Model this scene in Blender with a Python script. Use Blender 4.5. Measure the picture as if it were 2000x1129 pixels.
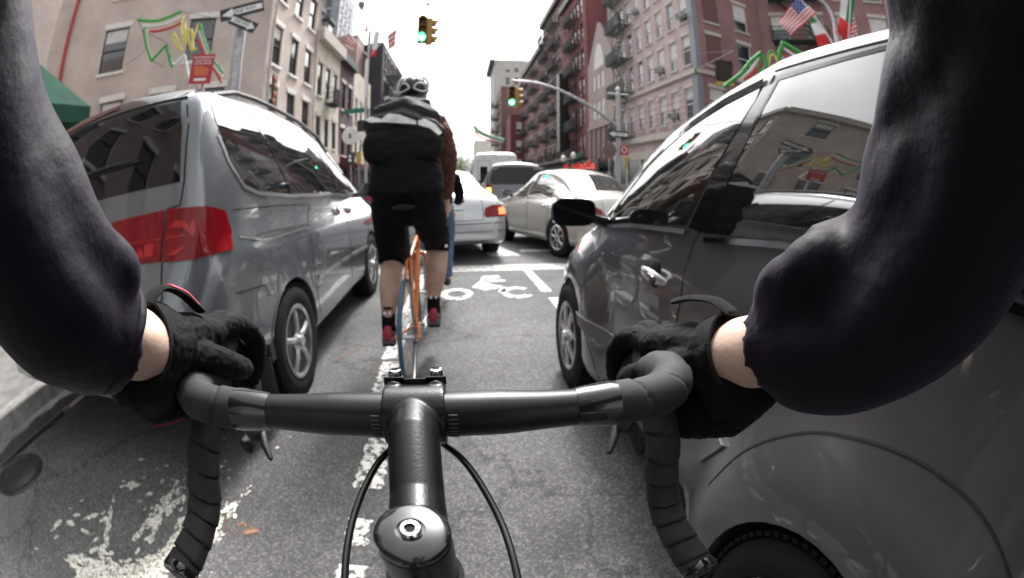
import bpy, bmesh, math, random
from mathutils import Vector, Matrix, noise, Euler
from mathutils.bvhtree import BVHTree
R = math.radians
random.seed(7)
for o in list(bpy.data.objects): bpy.data.objects.remove(o)
SC = bpy.context.scene
COL = SC.collection
# ---------------------------------------------------------------- camera (15 mm full-frame fisheye)
cam_d = bpy.data.cameras.new('camera'); cam = bpy.data.objects.new('camera', cam_d); COL.objects.link(cam)
cam_d.type = 'PANO'
cy = cam_d.cycles if hasattr(cam_d, 'cycles') and hasattr(cam_d.cycles, 'panorama_type') else cam_d
cy.panorama_type = 'FISHEYE_EQUISOLID'
cy.fisheye_lens = 15.0; cy.fisheye_fov = R(180)
cam_d.sensor_width = 36.0; cam_d.sensor_height = 36.0 * 578 / 1024; cam_d.sensor_fit = 'HORIZONTAL'
cam_d.clip_start = 0.01; cam_d.clip_end = 2000
cam.location = (0, 0, 1.2)
cam.rotation_euler = (R(90 - 14.45), 0, R(-6.8))
cam_d.dof.use_dof = True; cam_d.dof.focus_distance = 0.36; cam_d.dof.aperture_fstop = 24.0
SC.camera = cam
SC.render.engine = 'CYCLES'
SC.view_settings.view_transform = 'Standard'; SC.view_settings.look = 'None'
SC.view_settings.exposure = 1.65; SC.view_settings.gamma = 1.0
SC.view_settings.use_curve_mapping = False
# ---------------------------------------------------------------- world: bright overcast
SUN_EL, SUN_AZ = R(50), R(12)
W = bpy.data.worlds.new("World"); SC.world = W; W.use_nodes = True
nt = W.node_tree; nt.nodes.clear()
out = nt.nodes.new('ShaderNodeOutputWorld'); bg = nt.nodes.new('ShaderNodeBackground')
sky = nt.nodes.new('ShaderNodeTexSky'); sky.sky_type = 'NISHITA'; sky.sun_disc = False
sky.sun_elevation = SUN_EL; sky.sun_rotation = SUN_AZ; sky.air_density = 1.0; sky.dust_density = 6.0; sky.ozone_density = 1.0
hs = nt.nodes.new('ShaderNodeHueSaturation'); hs.inputs['Saturation'].default_value = 0.08
tc = nt.nodes.new('ShaderNodeTexCoord'); nz = nt.nodes.new('ShaderNodeTexNoise'); nz.inputs['Scale'].default_value = 2.2; nz.inputs['Detail'].default_value = 5
cr = nt.nodes.new('ShaderNodeMapRange'); cr.inputs[1].default_value = .3; cr.inputs[2].default_value = .7; cr.inputs[3].default_value = .78; cr.inputs[4].default_value = 1.18
mu = nt.nodes.new('ShaderNodeMix'); mu.data_type = 'RGBA'; mu.blend_type = 'MULTIPLY'; mu.inputs[0].default_value = 1
L = nt.links.new
L(sky.outputs[0], hs.inputs['Color']); L(tc.outputs['Generated'], nz.inputs['Vector']); L(nz.outputs['Fac'], cr.inputs[0])
L(hs.outputs[0], mu.inputs[6]); L(cr.outputs[0], mu.inputs[7]); L(mu.outputs[2], bg.inputs[0]); L(bg.outputs[0], out.inputs[0])
bg.inputs[1].default_value = 0.12
# ---------------------------------------------------------------- sun behind thin cloud
sl = bpy.data.lights.new('sun', 'SUN'); sl.energy = 1.5; sl.angle = R(10); sl.color = (1, .965, .92)
so = bpy.data.objects.new('sun', sl); COL.objects.link(so); so.location = (0, 0, 50)
so.rotation_euler = (R(90) - SUN_EL, 0, R(180) - SUN_AZ)
SC.cycles.max_bounces = 6; SC.cycles.glossy_bounces = 4; SC.cycles.diffuse_bounces = 3
SC.cycles.use_denoising = True
# ---------------------------------------------------------------- materials
MATS = {}
def mat(name, col, rough=.6, metal=0., noise_s=0, noise_a=.15, bump=0, bump_s=40, coat=0, coat_r=.03, spec=.5, emit=None, emit_s=0, ior=None, sheen=0, sheen_tint=None, col2=None, noise_lo=.35, noise_hi=.65, detail=4, aniso=0, stretch=None):
    m = bpy.data.materials.new(name); m.use_nodes = True; MATS[name] = m
    t = m.node_tree; b = t.nodes['Principled BSDF']
    c = (*col, 1); b.inputs['Base Color'].default_value = c; b.inputs['Roughness'].default_value = rough; b.inputs['Metallic'].default_value = metal
    b.inputs['Specular IOR Level'].default_value = spec
    if ior: b.inputs['IOR'].default_value = ior
    b.inputs['Coat Weight'].default_value = coat; b.inputs['Coat Roughness'].default_value = coat_r
    if sheen: b.inputs['Sheen Weight'].default_value = sheen; b.inputs['Sheen Roughness'].default_value = .45
    if sheen_tint: b.inputs['Sheen Tint'].default_value = (*sheen_tint, 1)
    if emit: b.inputs['Emission Color'].default_value = (*emit, 1); b.inputs['Emission Strength'].default_value = emit_s
    tcn = None
    def coord():
        nonlocal tcn
        if tcn is None:
            tcn = t.nodes.new('ShaderNodeTexCoord')
            if stretch:
                mp = t.nodes.new('ShaderNodeMapping'); mp.inputs['Scale'].default_value = stretch
                t.links.new(tcn.outputs['Object'], mp.inputs[0]); tcn = mp
        return tcn.outputs[0] if stretch else tcn.outputs['Object']
    if noise_s:
        n = t.nodes.new('ShaderNodeTexNoise'); n.inputs['Scale'].default_value = noise_s; n.inputs['Detail'].default_value = detail
        t.links.new(coord(), n.inputs['Vector'])
        r = t.nodes.new('ShaderNodeValToRGB'); r.color_ramp.elements[0].position = noise_lo; r.color_ramp.elements[1].position = noise_hi
        r.color_ramp.elements[0].color = (*[x * (1 - noise_a) for x in col], 1)
        r.color_ramp.elements[1].color = (*(col2 if col2 else [min(1, x * (1 + noise_a)) for x in col]), 1)
        t.links.new(n.outputs['Fac'], r.inputs[0]); t.links.new(r.outputs[0], b.inputs['Base Color'])
    if bump:
        n = t.nodes.new('ShaderNodeTexNoise'); n.inputs['Scale'].default_value = bump_s; n.inputs['Detail'].default_value = 6
        t.links.new(coord(), n.inputs['Vector'])
        bp = t.nodes.new('ShaderNodeBump'); bp.inputs['Strength'].default_value = bump; bp.inputs['Distance'].default_value = .01
        t.links.new(n.outputs['Fac'], bp.inputs['Height']); t.links.new(bp.outputs[0], b.inputs['Normal'])
    return m
def worn(name, col, scale=30, lo=.42, hi=.55, rough=.7):
    m = mat(name, col, rough, noise_s=90, noise_a=.2)
    t = m.node_tree; b = t.nodes['Principled BSDF']; o = t.nodes['Material Output']
    tr = t.nodes.new('ShaderNodeBsdfTransparent'); mx = t.nodes.new('ShaderNodeMixShader')
    n = t.nodes.new('ShaderNodeTexNoise'); n.inputs['Scale'].default_value = scale; n.inputs['Detail'].default_value = 8; n.inputs['Roughness'].default_value = .7
    c = t.nodes.new('ShaderNodeTexCoord'); t.links.new(c.outputs['Object'], n.inputs['Vector'])
    r = t.nodes.new('ShaderNodeMapRange'); r.inputs[1].default_value = lo; r.inputs[2].default_value = hi
    t.links.new(n.outputs['Fac'], r.inputs[0]); t.links.new(r.outputs[0], mx.inputs[0]); t.links.new(tr.outputs[0], mx.inputs[1]); t.links.new(b.outputs[0], mx.inputs[2]); t.links.new(mx.outputs[0], o.inputs[0])
    return m
def brick(name, c1, c2, mortar, w=.22, h=.075, rough=.85):
    m = mat(name, c1, rough); t = m.node_tree; b = t.nodes['Principled BSDF']
    u = t.nodes.new('ShaderNodeUVMap'); br = t.nodes.new('ShaderNodeTexBrick')
    br.inputs['Scale'].default_value = 1; br.inputs['Brick Width'].default_value = w; br.inputs['Row Height'].default_value = h
    br.inputs['Mortar Size'].default_value = .008; br.inputs['Color1'].default_value = (*c1, 1); br.inputs['Color2'].default_value = (*c2, 1); br.inputs['Mortar'].default_value = (*mortar, 1)
    t.links.new(u.outputs[0], br.inputs['Vector'])
    n = t.nodes.new('ShaderNodeTexNoise'); n.inputs['Scale'].default_value = .7; n.inputs['Detail'].default_value = 8; n.inputs['Roughness'].default_value = .65
    t.links.new(u.outputs[0], n.inputs['Vector'])
    r = t.nodes.new('ShaderNodeMapRange'); r.inputs[1].default_value = .3; r.inputs[2].default_value = .7; r.inputs[3].default_value = .78; r.inputs[4].default_value = 1.15
    t.links.new(n.outputs['Fac'], r.inputs[0])
    mx = t.nodes.new('ShaderNodeMix'); mx.data_type = 'RGBA'; mx.blend_type = 'MULTIPLY'; mx.inputs[0].default_value = 1
    t.links.new(br.outputs['Color'], mx.inputs[6]); t.links.new(r.outputs[0], mx.inputs[7]); t.links.new(mx.outputs[2], b.inputs['Base Color'])
    bp = t.nodes.new('ShaderNodeBump'); bp.inputs['Strength'].default_value = .5; bp.inputs['Distance'].default_value = .01; bp.invert = True
    t.links.new(br.outputs['Fac'], bp.inputs['Height']); t.links.new(bp.outputs[0], b.inputs['Normal'])
    return m
# ---------------------------------------------------------------- mesh builder
def frame_of(d):
    d = Vector(d).normalized(); a = Vector((0, 0, 1)) if abs(d.z) < .95 else Vector((0, 1, 0))
    x = a.cross(d).normalized(); return x, d.cross(x).normalized(), d
class MB:
    def __init__(s): s.bm = bmesh.new(); s.mi = 0
    def _new(s, vs, fs):
        bv = [s.bm.verts.new(v) for v in vs]; out = []
        for f in fs:
            try: q = s.bm.faces.new([bv[i] for i in f]); q.material_index = s.mi; out.append(q)
            except ValueError: pass
        return bv, out
    def box(s, c, size, rot=None, bev=0, seg=2):
        hx, hy, hz = [v / 2 for v in size]; M = (rot.to_3x3() if rot else Matrix.Identity(3)); c = Vector(c)
        vs = [c + M @ Vector((x * hx, y * hy, z * hz)) for x in (-1, 1) for y in (-1, 1) for z in (-1, 1)]
        bv, fs = s._new(vs, [(0, 1, 3, 2), (4, 6, 7, 5), (0, 4, 5, 1), (2, 3, 7, 6), (0, 2, 6, 4), (1, 5, 7, 3)])
        if bev:
            es = list({e for f in fs for e in f.edges}); r = bmesh.ops.bevel(s.bm, geom=es, offset=bev, segments=seg, affect='EDGES', profile=.5)
            for f in r['faces']: f.material_index = s.mi
        return s
    def bb(s, x0, x1, y0, y1, z0, z1, bev=0): return s.box(((x0 + x1) / 2, (y0 + y1) / 2, (z0 + z1) / 2), (abs(x1 - x0), abs(y1 - y0), abs(z1 - z0)), None, bev)
    def tube(s, pts, rad, n=12, caps=True, sq=None, closed=False, round_ends=False, up=None):
        P = [Vector(p) for p in pts]; N = len(P)
        if not isinstance(rad, (list, tuple)): rad = [rad] * N
        rad = list(rad)
        if sq is None: sq = [1] * N
        elif not isinstance(sq, (list, tuple)): sq = [sq] * N
        sq = list(sq)
        if round_ends:
            d0 = (P[0] - P[1]).normalized(); d1 = (P[-1] - P[-2]).normalized()
            pre = [(P[0] + d0 * rad[0] * math.sin(a) * .9, rad[0] * math.cos(a), sq[0]) for a in (1.45, 1.1, .7, .35)]
            post = [(P[-1] + d1 * rad[-1] * math.sin(a) * .9, rad[-1] * math.cos(a), sq[-1]) for a in (.35, .7, 1.1, 1.45)]
            P = [q[0] for q in pre] + P + [q[0] for q in post]; rad = [q[1] for q in pre] + rad + [q[1] for q in post]; sq = [q[2] for q in pre] + sq + [q[2] for q in post]; N = len(P)
        T = []
        for i in range(N):
            a = P[i - 1] if (i or closed) else P[i]; b = P[(i + 1) % N] if (i < N - 1 or closed) else P[i]
            T.append((b - a).normalized())
        if up is not None:
            u = Vector(up); x = (u - T[0] * u.dot(T[0])).normalized()
        else: x = frame_of(T[0])[0]
        vs = []
        for i in range(N):
            if up is not None: u = Vector(up); x = (u - T[i] * u.dot(T[i])).normalized()
            else: x = (x - T[i] * x.dot(T[i])).normalized()
            y = T[i].cross(x)
            for k in range(n):
                a = 2 * math.pi * k / n; vs.append(P[i] + x * math.cos(a) * rad[i] + y * math.sin(a) * rad[i] * sq[i])
        fs = []
        for i in range(N if closed else N - 1):
            j = (i + 1) % N
            for k in range(n): fs.append((i * n + k, i * n + (k + 1) % n, j * n + (k + 1) % n, j * n + k))
        if caps and not closed: fs.append(tuple(range(n))[::-1]); fs.append(tuple((N - 1) * n + k for k in range(n)))
        s._new(vs, fs); return s
    def cyl(s, a, b, r, r2=None, n=16, caps=True): return s.tube([a, b], [r, r if r2 is None else r2], n, caps)
    def lathe(s, prof, o=(0, 0, 0), d=(0, 0, 1), n=32, closed=False, caps=True):
        x, y, z = frame_of(d); o = Vector(o); vs = []; fs = []
        for (r, h) in prof:
            for k in range(n): a = 2 * math.pi * k / n; vs.append(o + z * h + x * math.cos(a) * r + y * math.sin(a) * r)
        m = len(prof)
        for i in range(m if closed else m - 1):
            j = (i + 1) % m
            for k in range(n): fs.append((i * n + k, i * n + (k + 1) % n, j * n + (k + 1) % n, j * n + k))
        if not closed and caps:
            if prof[0][0] > 1e-4: fs.append(tuple(range(n))[::-1])
            if prof[-1][0] > 1e-4: fs.append(tuple((m - 1) * n + k for k in range(n)))
        s._new(vs, fs); return s
    def sph(s, c, r, n=16, m=10, rot=None):
        if not isinstance(r, (tuple, list)): r = (r, r, r)
        M = rot.to_3x3() if rot else Matrix.Identity(3); c = Vector(c); vs = []; fs = []
        for i in range(1, m):
            p = math.pi * i / m
            for k in range(n): a = 2 * math.pi * k / n; vs.append(c + M @ Vector((r[0] * math.sin(p) * math.cos(a), r[1] * math.sin(p) * math.sin(a), r[2] * math.cos(p))))
        t = len(vs); vs += [c + M @ Vector((0, 0, r[2])), c + M @ Vector((0, 0, -r[2]))]
        for i in range(m - 2):
            for k in range(n): fs.append((i * n + k, (i + 1) * n + k, (i + 1) * n + (k + 1) % n, i * n + (k + 1) % n))
        for k in range(n): fs.append((t, k, (k + 1) % n)); fs.append((t + 1, (m - 2) * n + (k + 1) % n, (m - 2) * n + k))
        s._new(vs, fs); return s
    def prism(s, pts, ext):
        e = Vector(ext); P = [Vector(p) for p in pts]; n = len(P)
        s._new(P + [p + e for p in P], [tuple(range(n))[::-1], tuple(range(n, 2 * n))] + [(i, (i + 1) % n, n + (i + 1) % n, n + i) for i in range(n)]); return s
    def quad(s, *p): s._new([Vector(q) for q in p], [tuple(range(len(p)))]); return s
    def grid(s, rows, close_u=False):
        n = len(rows[0]); vs = [Vector(p) for r in rows for p in r]; fs = []
        for i in range(len(rows) - 1):
            for k in range(n if close_u else n - 1): fs.append((i * n + k, i * n + (k + 1) % n, (i + 1) * n + (k + 1) % n, (i + 1) * n + k))
        s._new(vs, fs); return s
    def xf(s, M): bmesh.ops.transform(s.bm, matrix=M, verts=s.bm.verts[:]); return s
    def build(s, name, m, parent=None, smooth=True, ang=40, loc=None, fixn=True):
        if fixn: bmesh.ops.recalc_face_normals(s.bm, faces=s.bm.faces[:])
        me = bpy.data.meshes.new(name); s.bm.to_mesh(me); s.bm.free()
        return link(name, me, m, parent, smooth, ang, loc)
def link(name, me, m, parent=None, smooth=True, ang=40, loc=None):
    if m is not None:
        for q in (m if isinstance(m, (list, tuple)) else [m]): me.materials.append(q if not isinstance(q, str) else MATS[q])
    if smooth:
        me.polygons.foreach_set('use_smooth', [True] * len(me.polygons)); me.set_sharp_from_angle(angle=R(ang))
    o = bpy.data.objects.new(name, me); COL.objects.link(o)
    if parent is not None: o.parent = parent
    if loc is not None: o.location = loc
    return o
def tag(o, label=None, cat=None, group=None, kind=None):
    if label: o['label'] = label
    if cat: o['category'] = cat
    if group: o['group'] = group
    if kind: o['kind'] = kind
    return o
def empty(name, loc=(0, 0, 0), rz=0, label=None, cat=None, group=None):
    o = bpy.data.objects.new(name, None); COL.objects.link(o); o.location = loc; o.rotation_euler = (0, 0, rz); o.empty_display_size = .1
    return tag(o, label, cat, group)
def kids(o): return [c for c in COL.objects if c.parent == o]
def copy_tree(o, parent=None):
    c = o.copy(); COL.objects.link(c); c.parent = parent
    for ch in kids(o): copy_tree(ch, c)
    return c
def fuse(mb, voxel, smooth=4, iters=1, disp=None):
    """union of overlapping closed shapes -> one continuous skin"""
    bmesh.ops.recalc_face_normals(mb.bm, faces=mb.bm.faces[:])
    me = bpy.data.meshes.new('tmp'); mb.bm.to_mesh(me); mb.bm.free()
    o = bpy.data.objects.new('tmp', me); COL.objects.link(o)
    r = o.modifiers.new('r', 'REMESH'); r.mode = 'VOXEL'; r.voxel_size = voxel; r.adaptivity = 0
    if smooth: q = o.modifiers.new('s', 'SMOOTH'); q.iterations = smooth; q.factor = .5
    bpy.context.view_layer.update()
    dg = bpy.context.evaluated_depsgraph_get(); me2 = bpy.data.meshes.new_from_object(o.evaluated_get(dg))
    bpy.data.objects.remove(o)
    if disp:
        ns = [v.normal.copy() for v in me2.vertices]
        for v, n in zip(me2.vertices, ns): v.co = disp(v.co, n)
    return me2
def text_mesh(s, size, ext=.001, align='CENTER'):
    cu = bpy.data.curves.new('t', 'FONT'); cu.body = s; cu.size = size; cu.extrude = ext; cu.align_x = align; cu.align_y = 'CENTER'; cu.offset = size * .012
    o = bpy.data.objects.new('t', cu); COL.objects.link(o); bpy.context.view_layer.update()
    me = bpy.data.meshes.new_from_object(o.evaluated_get(bpy.context.evaluated_depsgraph_get())); bpy.data.objects.remove(o)
    return me
def catmull(pts, n=8):
    P = [Vector(p) for p in pts]; out = []
    for i in range(len(P) - 1):
        a, b, c, d = P[max(i - 1, 0)], P[i], P[i + 1], P[min(i + 2, len(P) - 1)]
        for k in range(n):
            t = k / n; out.append(.5 * ((2 * b) + (c - a) * t + (2 * a - 5 * b + 4 * c - d) * t * t + (3 * b - a - 3 * c + d) * t ** 3))
    out.append(P[-1]); return out
def smoothpath(pts, n=8):
    """pts = (x,y,z,r[,sq]) -> interpolated positions, radii"""
    q = len(pts[0]); cols = list(zip(*pts)); out = []
    V = catmull([p[:3] for p in pts], n); E = []
    for k in range(3, q):
        E.append([v.x for v in catmull([(p[k], 0, 0) for p in pts], n)])
    return V, E
mat('asphalt', (.075, .075, .075), .85)
def _asphalt():
    m = MATS['asphalt']; t = m.node_tree; b = t.nodes['Principled BSDF']; L = t.links.new
    c = t.nodes.new('ShaderNodeTexCoord')
    def nz(s, d=4, r=.6):
        n = t.nodes.new('ShaderNodeTexNoise'); n.inputs['Scale'].default_value = s; n.inputs['Detail'].default_value = d; n.inputs['Roughness'].default_value = r; L(c.outputs['Object'], n.inputs['Vector']); return n
    v = t.nodes.new('ShaderNodeTexVoronoi'); v.inputs['Scale'].default_value = 120; v.inputs['Randomness'].default_value = 1; L(c.outputs['Object'], v.inputs['Vector'])
    r1 = t.nodes.new('ShaderNodeValToRGB'); L(v.outputs['Color'], r1.inputs[0])
    e = r1.color_ramp.elements; e[0].position = .1; e[0].color = (.048, .048, .049, 1); e[1].position = .95; e[1].color = (.165, .163, .158, 1); q = e.new(.6); q.color = (.080, .079, .078, 1)
    n1 = nz(260, 3); r2 = t.nodes.new('ShaderNodeMapRange'); r2.inputs[1].default_value = .3; r2.inputs[2].default_value = .7; r2.inputs[3].default_value = .7; r2.inputs[4].default_value = 1.3; L(n1.outputs['Fac'], r2.inputs[0])
    n2 = nz(1.3, 8, .65); r3 = t.nodes.new('ShaderNodeMapRange'); r3.inputs[1].default_value = .3; r3.inputs[2].default_value = .7; r3.inputs[3].default_value = .85; r3.inputs[4].default_value = 1.4; L(n2.outputs['Fac'], r3.inputs[0])
    def mul(a, bb):
        x = t.nodes.new('ShaderNodeMix'); x.data_type = 'RGBA'; x.blend_type = 'MULTIPLY'; x.inputs[0].default_value = 1; L(a, x.inputs[6]); L(bb, x.inputs[7]); return x.outputs[2]
    # cracks and tar
    vc = t.nodes.new('ShaderNodeTexVoronoi'); vc.feature = 'DISTANCE_TO_EDGE'; vc.inputs['Scale'].default_value = .55
    nw = nz(2.2, 6, .7); mxv = t.nodes.new('ShaderNodeMix'); mxv.data_type = 'RGBA'; mxv.blend_type = 'LINEAR_LIGHT'; mxv.inputs[0].default_value = .35; L(c.outputs['Object'], mxv.inputs[6]); L(nw.outputs['Color'], mxv.inputs[7]); L(mxv.outputs[2], vc.inputs['Vector'])
    rc = t.nodes.new('ShaderNodeMapRange'); rc.inputs[1].default_value = .0; rc.inputs[2].default_value = .011; rc.inputs[3].default_value = .45; rc.inputs[4].default_value = 1; L(vc.outputs['Distance'], rc.inputs[0])
    n5 = nz(.45, 5, .6); r5 = t.nodes.new('ShaderNodeMapRange'); r5.inputs[1].default_value = .38; r5.inputs[2].default_value = .62; r5.inputs[3].default_value = .58; r5.inputs[4].default_value = 1.2; L(n5.outputs['Fac'], r5.inputs[0])
    o = mul(mul(mul(mul(r1.outputs[0], r2.outputs[0]), r3.outputs[0]), rc.outputs[0]), r5.outputs[0]); L(o, b.inputs['Base Color'])
    bp = t.nodes.new('ShaderNodeBump'); bp.inputs['Strength'].default_value = .7; bp.inputs['Distance'].default_value = .004; L(v.outputs['Distance'], bp.inputs['Height']); L(bp.outputs[0], b.inputs['Normal'])
_asphalt()
mat('concrete', (.15, .146, .14), .85, noise_s=6, noise_a=.2, bump=.3, bump_s=90, detail=8)
mat('kerb_stone', (.24, .235, .22), .8, noise_s=12, noise_a=.25, bump=.4, bump_s=60)
worn('paint_white', (.50, .50, .48), 18, .40, .50)
worn('paint_worn', (.58, .57, .54), 30, .43, .53)
worn('spill_white', (.66, .65, .58), 75, .42, .5, .6)
worn('paint_orange', (.26, .13, .08), 14, .5, .6)
mat('puddle', (.02, .024, .022), .05, spec=.8)
mat('iron', (.05, .05, .05), .45, .6, noise_s=30, noise_a=.3)
# facades
brick('beige_brick', (.60, .51, .465), (.57, .485, .44), (.55, .48, .44))
brick('pink_brick', (.56, .435, .44), (.53, .41, .415), (.52, .42, .42))
brick('rose_brick', (.33, .175, .18), (.30, .155, .16), (.29, .19, .19))
brick('red_brick', (.27, .085, .09), (.24, .075, .08), (.22, .12, .12))
brick('dark_red_brick', (.19, .05, .055), (.17, .045, .05), (.17, .08, .08))
brick('brown_brick', (.21, .125, .115), (.19, .11, .10), (.20, .14, .13))
brick('tan_brick', (.42, .34, .31), (.39, .31, .28), (.37, .31, .29))
brick('terracotta_brick', (.42, .29, .25), (.40, .275, .235), (.38, .28, .25))
brick('purple_brick', (.12, .07, .085), (.11, .062, .075), (.12, .08, .09))
brick('cream_stucco', (.62, .58, .50), (.61, .57, .49), (.60, .56, .48), 1.2, .6)
brick('pale_stucco', (.60, .58, .54), (.59, .57, .53), (.57, .55, .51), 1.6, .9)
brick('grey_cladding', (.32, .33, .37), (.30, .31, .35), (.24, .25, .28), 1.5, 1.2, .6)
brick('black_cladding', (.06, .055, .065), (.055, .05, .06), (.04, .04, .045), 1.0, .5)
mat('stone_trim', (.52, .48, .43), .8, noise_s=5, noise_a=.15)
mat('white_trim', (.74, .72, .68), .6, noise_s=4, noise_a=.08)
mat('dark_trim', (.035, .035, .04), .55)
mat('window_glass', (.035, .04, .045), .06, ior=1.9, noise_s=.8, noise_a=.3)
mat('blind', (.62, .61, .60), .7, noise_s=2, noise_a=.1)
mat('red_pipe', (.42, .03, .035), .5)
mat('green_canvas', (.005, .04, .025), .85, spec=.15, noise_s=3, noise_a=.2)
mat('burgundy_canvas', (.10, .02, .035), .8)
mat('fire_escape_black', (.018, .022, .022), .6)
mat('fire_escape_green', (.02, .05, .04), .6)
mat('roofing', (.06, .06, .06), .9)
# metals, plastics
mat('galvanised', (.42, .42, .44), .45, .6, noise_s=9, noise_a=.18)
mat('sign_black', (.015, .015, .017), .45)
mat('sign_white', (.78, .78, .77), .45)
mat('sign_red', (.40, .02, .03), .45)
mat('sign_orange', (.55, .13, .04), .5)
mat('sign_green', (.01, .16, .10), .45)
mat('sign_yellow', (.45, .30, .05), .5)
mat('signal_yellow', (.42, .24, .05), .5)
mat('signal_face', (.03, .022, .016), .5)
mat('lens_red_off', (.08, .01, .01), .25)
mat('lens_amber_off', (.09, .05, .01), .25)
mat('lens_green_lit', (.05, .6, .4), .3, emit=(.08, 1., .55), emit_s=4.5)
mat('neon_red', (.7, .05, .03), .4, emit=(1, .06, .04), emit_s=.08)
mat('tinsel_green', (.03, .33, .05), .5, bump=1, bump_s=60)
mat('tinsel_white', (.75, .75, .73), .5, bump=1, bump_s=60)
mat('tinsel_red', (.55, .05, .04), .5, bump=1, bump_s=60)
mat('tinsel_yellow', (.72, .62, .16), .5, bump=1, bump_s=60)
mat('flag_red', (.62, .03, .04), .75); mat('flag_white', (.78, .76, .78), .75); mat('flag_blue', (.04, .06, .25), .75); mat('flag_green', (.03, .20, .06), .75)
mat('flag_black', (.03, .02, .02), .8)
mat('balloon_grey', (.25, .25, .26), .3)
mat('lamp_globe', (.75, .72, .68), .3)
mat('foliage', (.10, .17, .04), .8, noise_s=3, noise_a=.4)
mat('foliage_dark', (.03, .06, .03), .8, noise_s=3, noise_a=.4)
mat('bark', (.06, .045, .035), .9)
# ================================================================ ground, road, kerbs
def poly_sheet(name, pts, z, m, kind='structure', th=0):
    b = MB()
    if th: b.prism([(x, y, z - th) for x, y in pts], (0, 0, th))
    else: b.quad(*[(x, y, z) for x, y in pts])
    return tag(b.build(name, m, None, False), kind=kind)
KL, KR = -3.75, 9.0            # far kerb lines; the near left kerb
poly_sheet('ground', [(-600, -300), (600, -300), (600, 900), (-600, 900)], -.03, 'concrete')
poly_sheet('road', [(-90, -60), (90, -60), (90, 450), (-90, 450)], 0, 'asphalt')
def pavement(name, pts):
    b = MB(); b.prism([(x, y, -.02) for x, y in pts], (0, 0, .15)); o = b.build(name, 'concrete', None, False); tag(o, kind='structure'); return o
def kerb(a, c, out):
    a, c = Vector((*a, 0)), Vector((*c, 0)); d = (c - a).normalized(); n = Vector((d.y, -d.x, 0)) * out
    b = MB(); b.box((a + c) / 2 + n * .09 + Vector((0, 0, .062)), ((c - a).length, .18, .165), Matrix.Rotation(math.atan2(d.y, d.x), 4, 'Z'), .015)
    return tag(b.build('kerb', 'kerb_stone', None, False), kind='structure')
pavement('pavement', [(-60, -40), (-3.53, -40), (-3.53, 4.4), (-4.2, 5.4), (-6.5, 5.4), (-60, -22)])
kerb((-3.35, -40), (-3.35, 4.4), -1)
pavement('pavement', [(-3.95, 13.2), (-3.95, 300), (-60, 300), (-60, -18), (-12.5, 6.8), (-5.4, 12.4)])
kerb((-3.75, 13.2), (-3.75, 300), -1)
pavement('pavement', [(9.18, 18.5), (14, 17.2), (60, 17.2), (60, 300), (9.18, 300)])
kerb((9.0, 18.5), (9.0, 300), 1); kerb((14, 17.0), (60, 17.0), 1)
# ---- road markings
def marking(name, polys, m='paint_white', z=.004):
    b = MB()
    for p in polys: b.quad(*[(x, y, z) for x, y in p])
    return tag(b.build(name, m, None, False, fixn=False), kind='structure')
def jag(x0, x1, y0, y1, n=14, a=.012):
    rnd = random.Random(int(y0 * 100) + 5)
    l = [(x0 + rnd.uniform(-a, a), y0 + (y1 - y0) * i / n) for i in range(n + 1)]
    r = [(x1 + rnd.uniform(-a, a), y0 + (y1 - y0) * i / n) for i in range(n + 1)]
    return [(l[i], r[i], r[i + 1], l[i + 1]) for i in range(n)]
marking('lane_marking', jag(-.49, -.385, .78, .92) + jag(-.49, -.40, 1.02, 1.17) + jag(-.51, -.38, 1.36, 1.75) + jag(-.58, -.44, 2.0, 2.7, 20), 'paint_worn')
marking('lane_marking', jag(-.60, -.47, 2.75, 5.5, 30, .006), 'paint_white')
marking('stop_line', [[(-3.6, 5.62), (3.2, 5.62), (3.2, 6.02), (-3.6, 6.02)]])
marking('crosswalk_line', [[(-2.6, 9.05), (6.5, 9.05), (6.5, 9.35), (-2.6, 9.35)], [(.45, 6.75), (.95, 6.75), (.55, 8.3), (.2, 8.3)], [(1.0, 7.1), (2.6, 7.1), (2.6, 7.35), (1.0, 7.35)]])
marking('lane_marking', [[(.86, 4.45), (.98, 4.45), (.93, 5.62), (.82, 5.62)], [(.9, 3.0), (1.03, 3.0), (1.0, 4.2), (.88, 4.2)]])
def bike_symbol(cx, cy):
    P = []
    def ring(x, y, r0, r1, a0=0, a1=360, n=28, sy=1.35):
        for i in range(n):
            a, b = R(a0 + (a1 - a0) * i / n), R(a0 + (a1 - a0) * (i + 1) / n)
            P.append([(x + r0 * math.cos(a), y + sy * r0 * math.sin(a)), (x + r1 * math.cos(a), y + sy * r1 * math.sin(a)), (x + r1 * math.cos(b), y + sy * r1 * math.sin(b)), (x + r0 * math.cos(b), y + sy * r0 * math.sin(b))])
    ring(cx - .33, cy, .10, .18); ring(cx + .33, cy, .10, .18, 40, 325)
    P.append([(cx - .16, cy + .28), (cx - .02, cy + .12), (cx + .09, cy + .55), (cx - .03, cy + .62)])
    P.append([(cx - .02, cy + .12), (cx + .10, cy + .16), (cx + .20, cy + .30), (cx + .06, cy + .40)])
    P.append([(cx + .03, cy + .5), (cx + .26, cy + .52), (cx + .25, cy + .62), (cx - .02, cy + .66)])
    P.append([(cx - .05, cy + .66), (cx + .22, cy + .7), (cx + .2, cy + .86), (cx - .0, cy + .84)])
    P.append([(cx + .12, cy + .02), (cx + .20, cy + .02), (cx + .24, cy + .24), (cx + .17, cy + .26)])
    return P
marking('bicycle_lane_symbol', bike_symbol(.26, 4.47))
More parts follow.
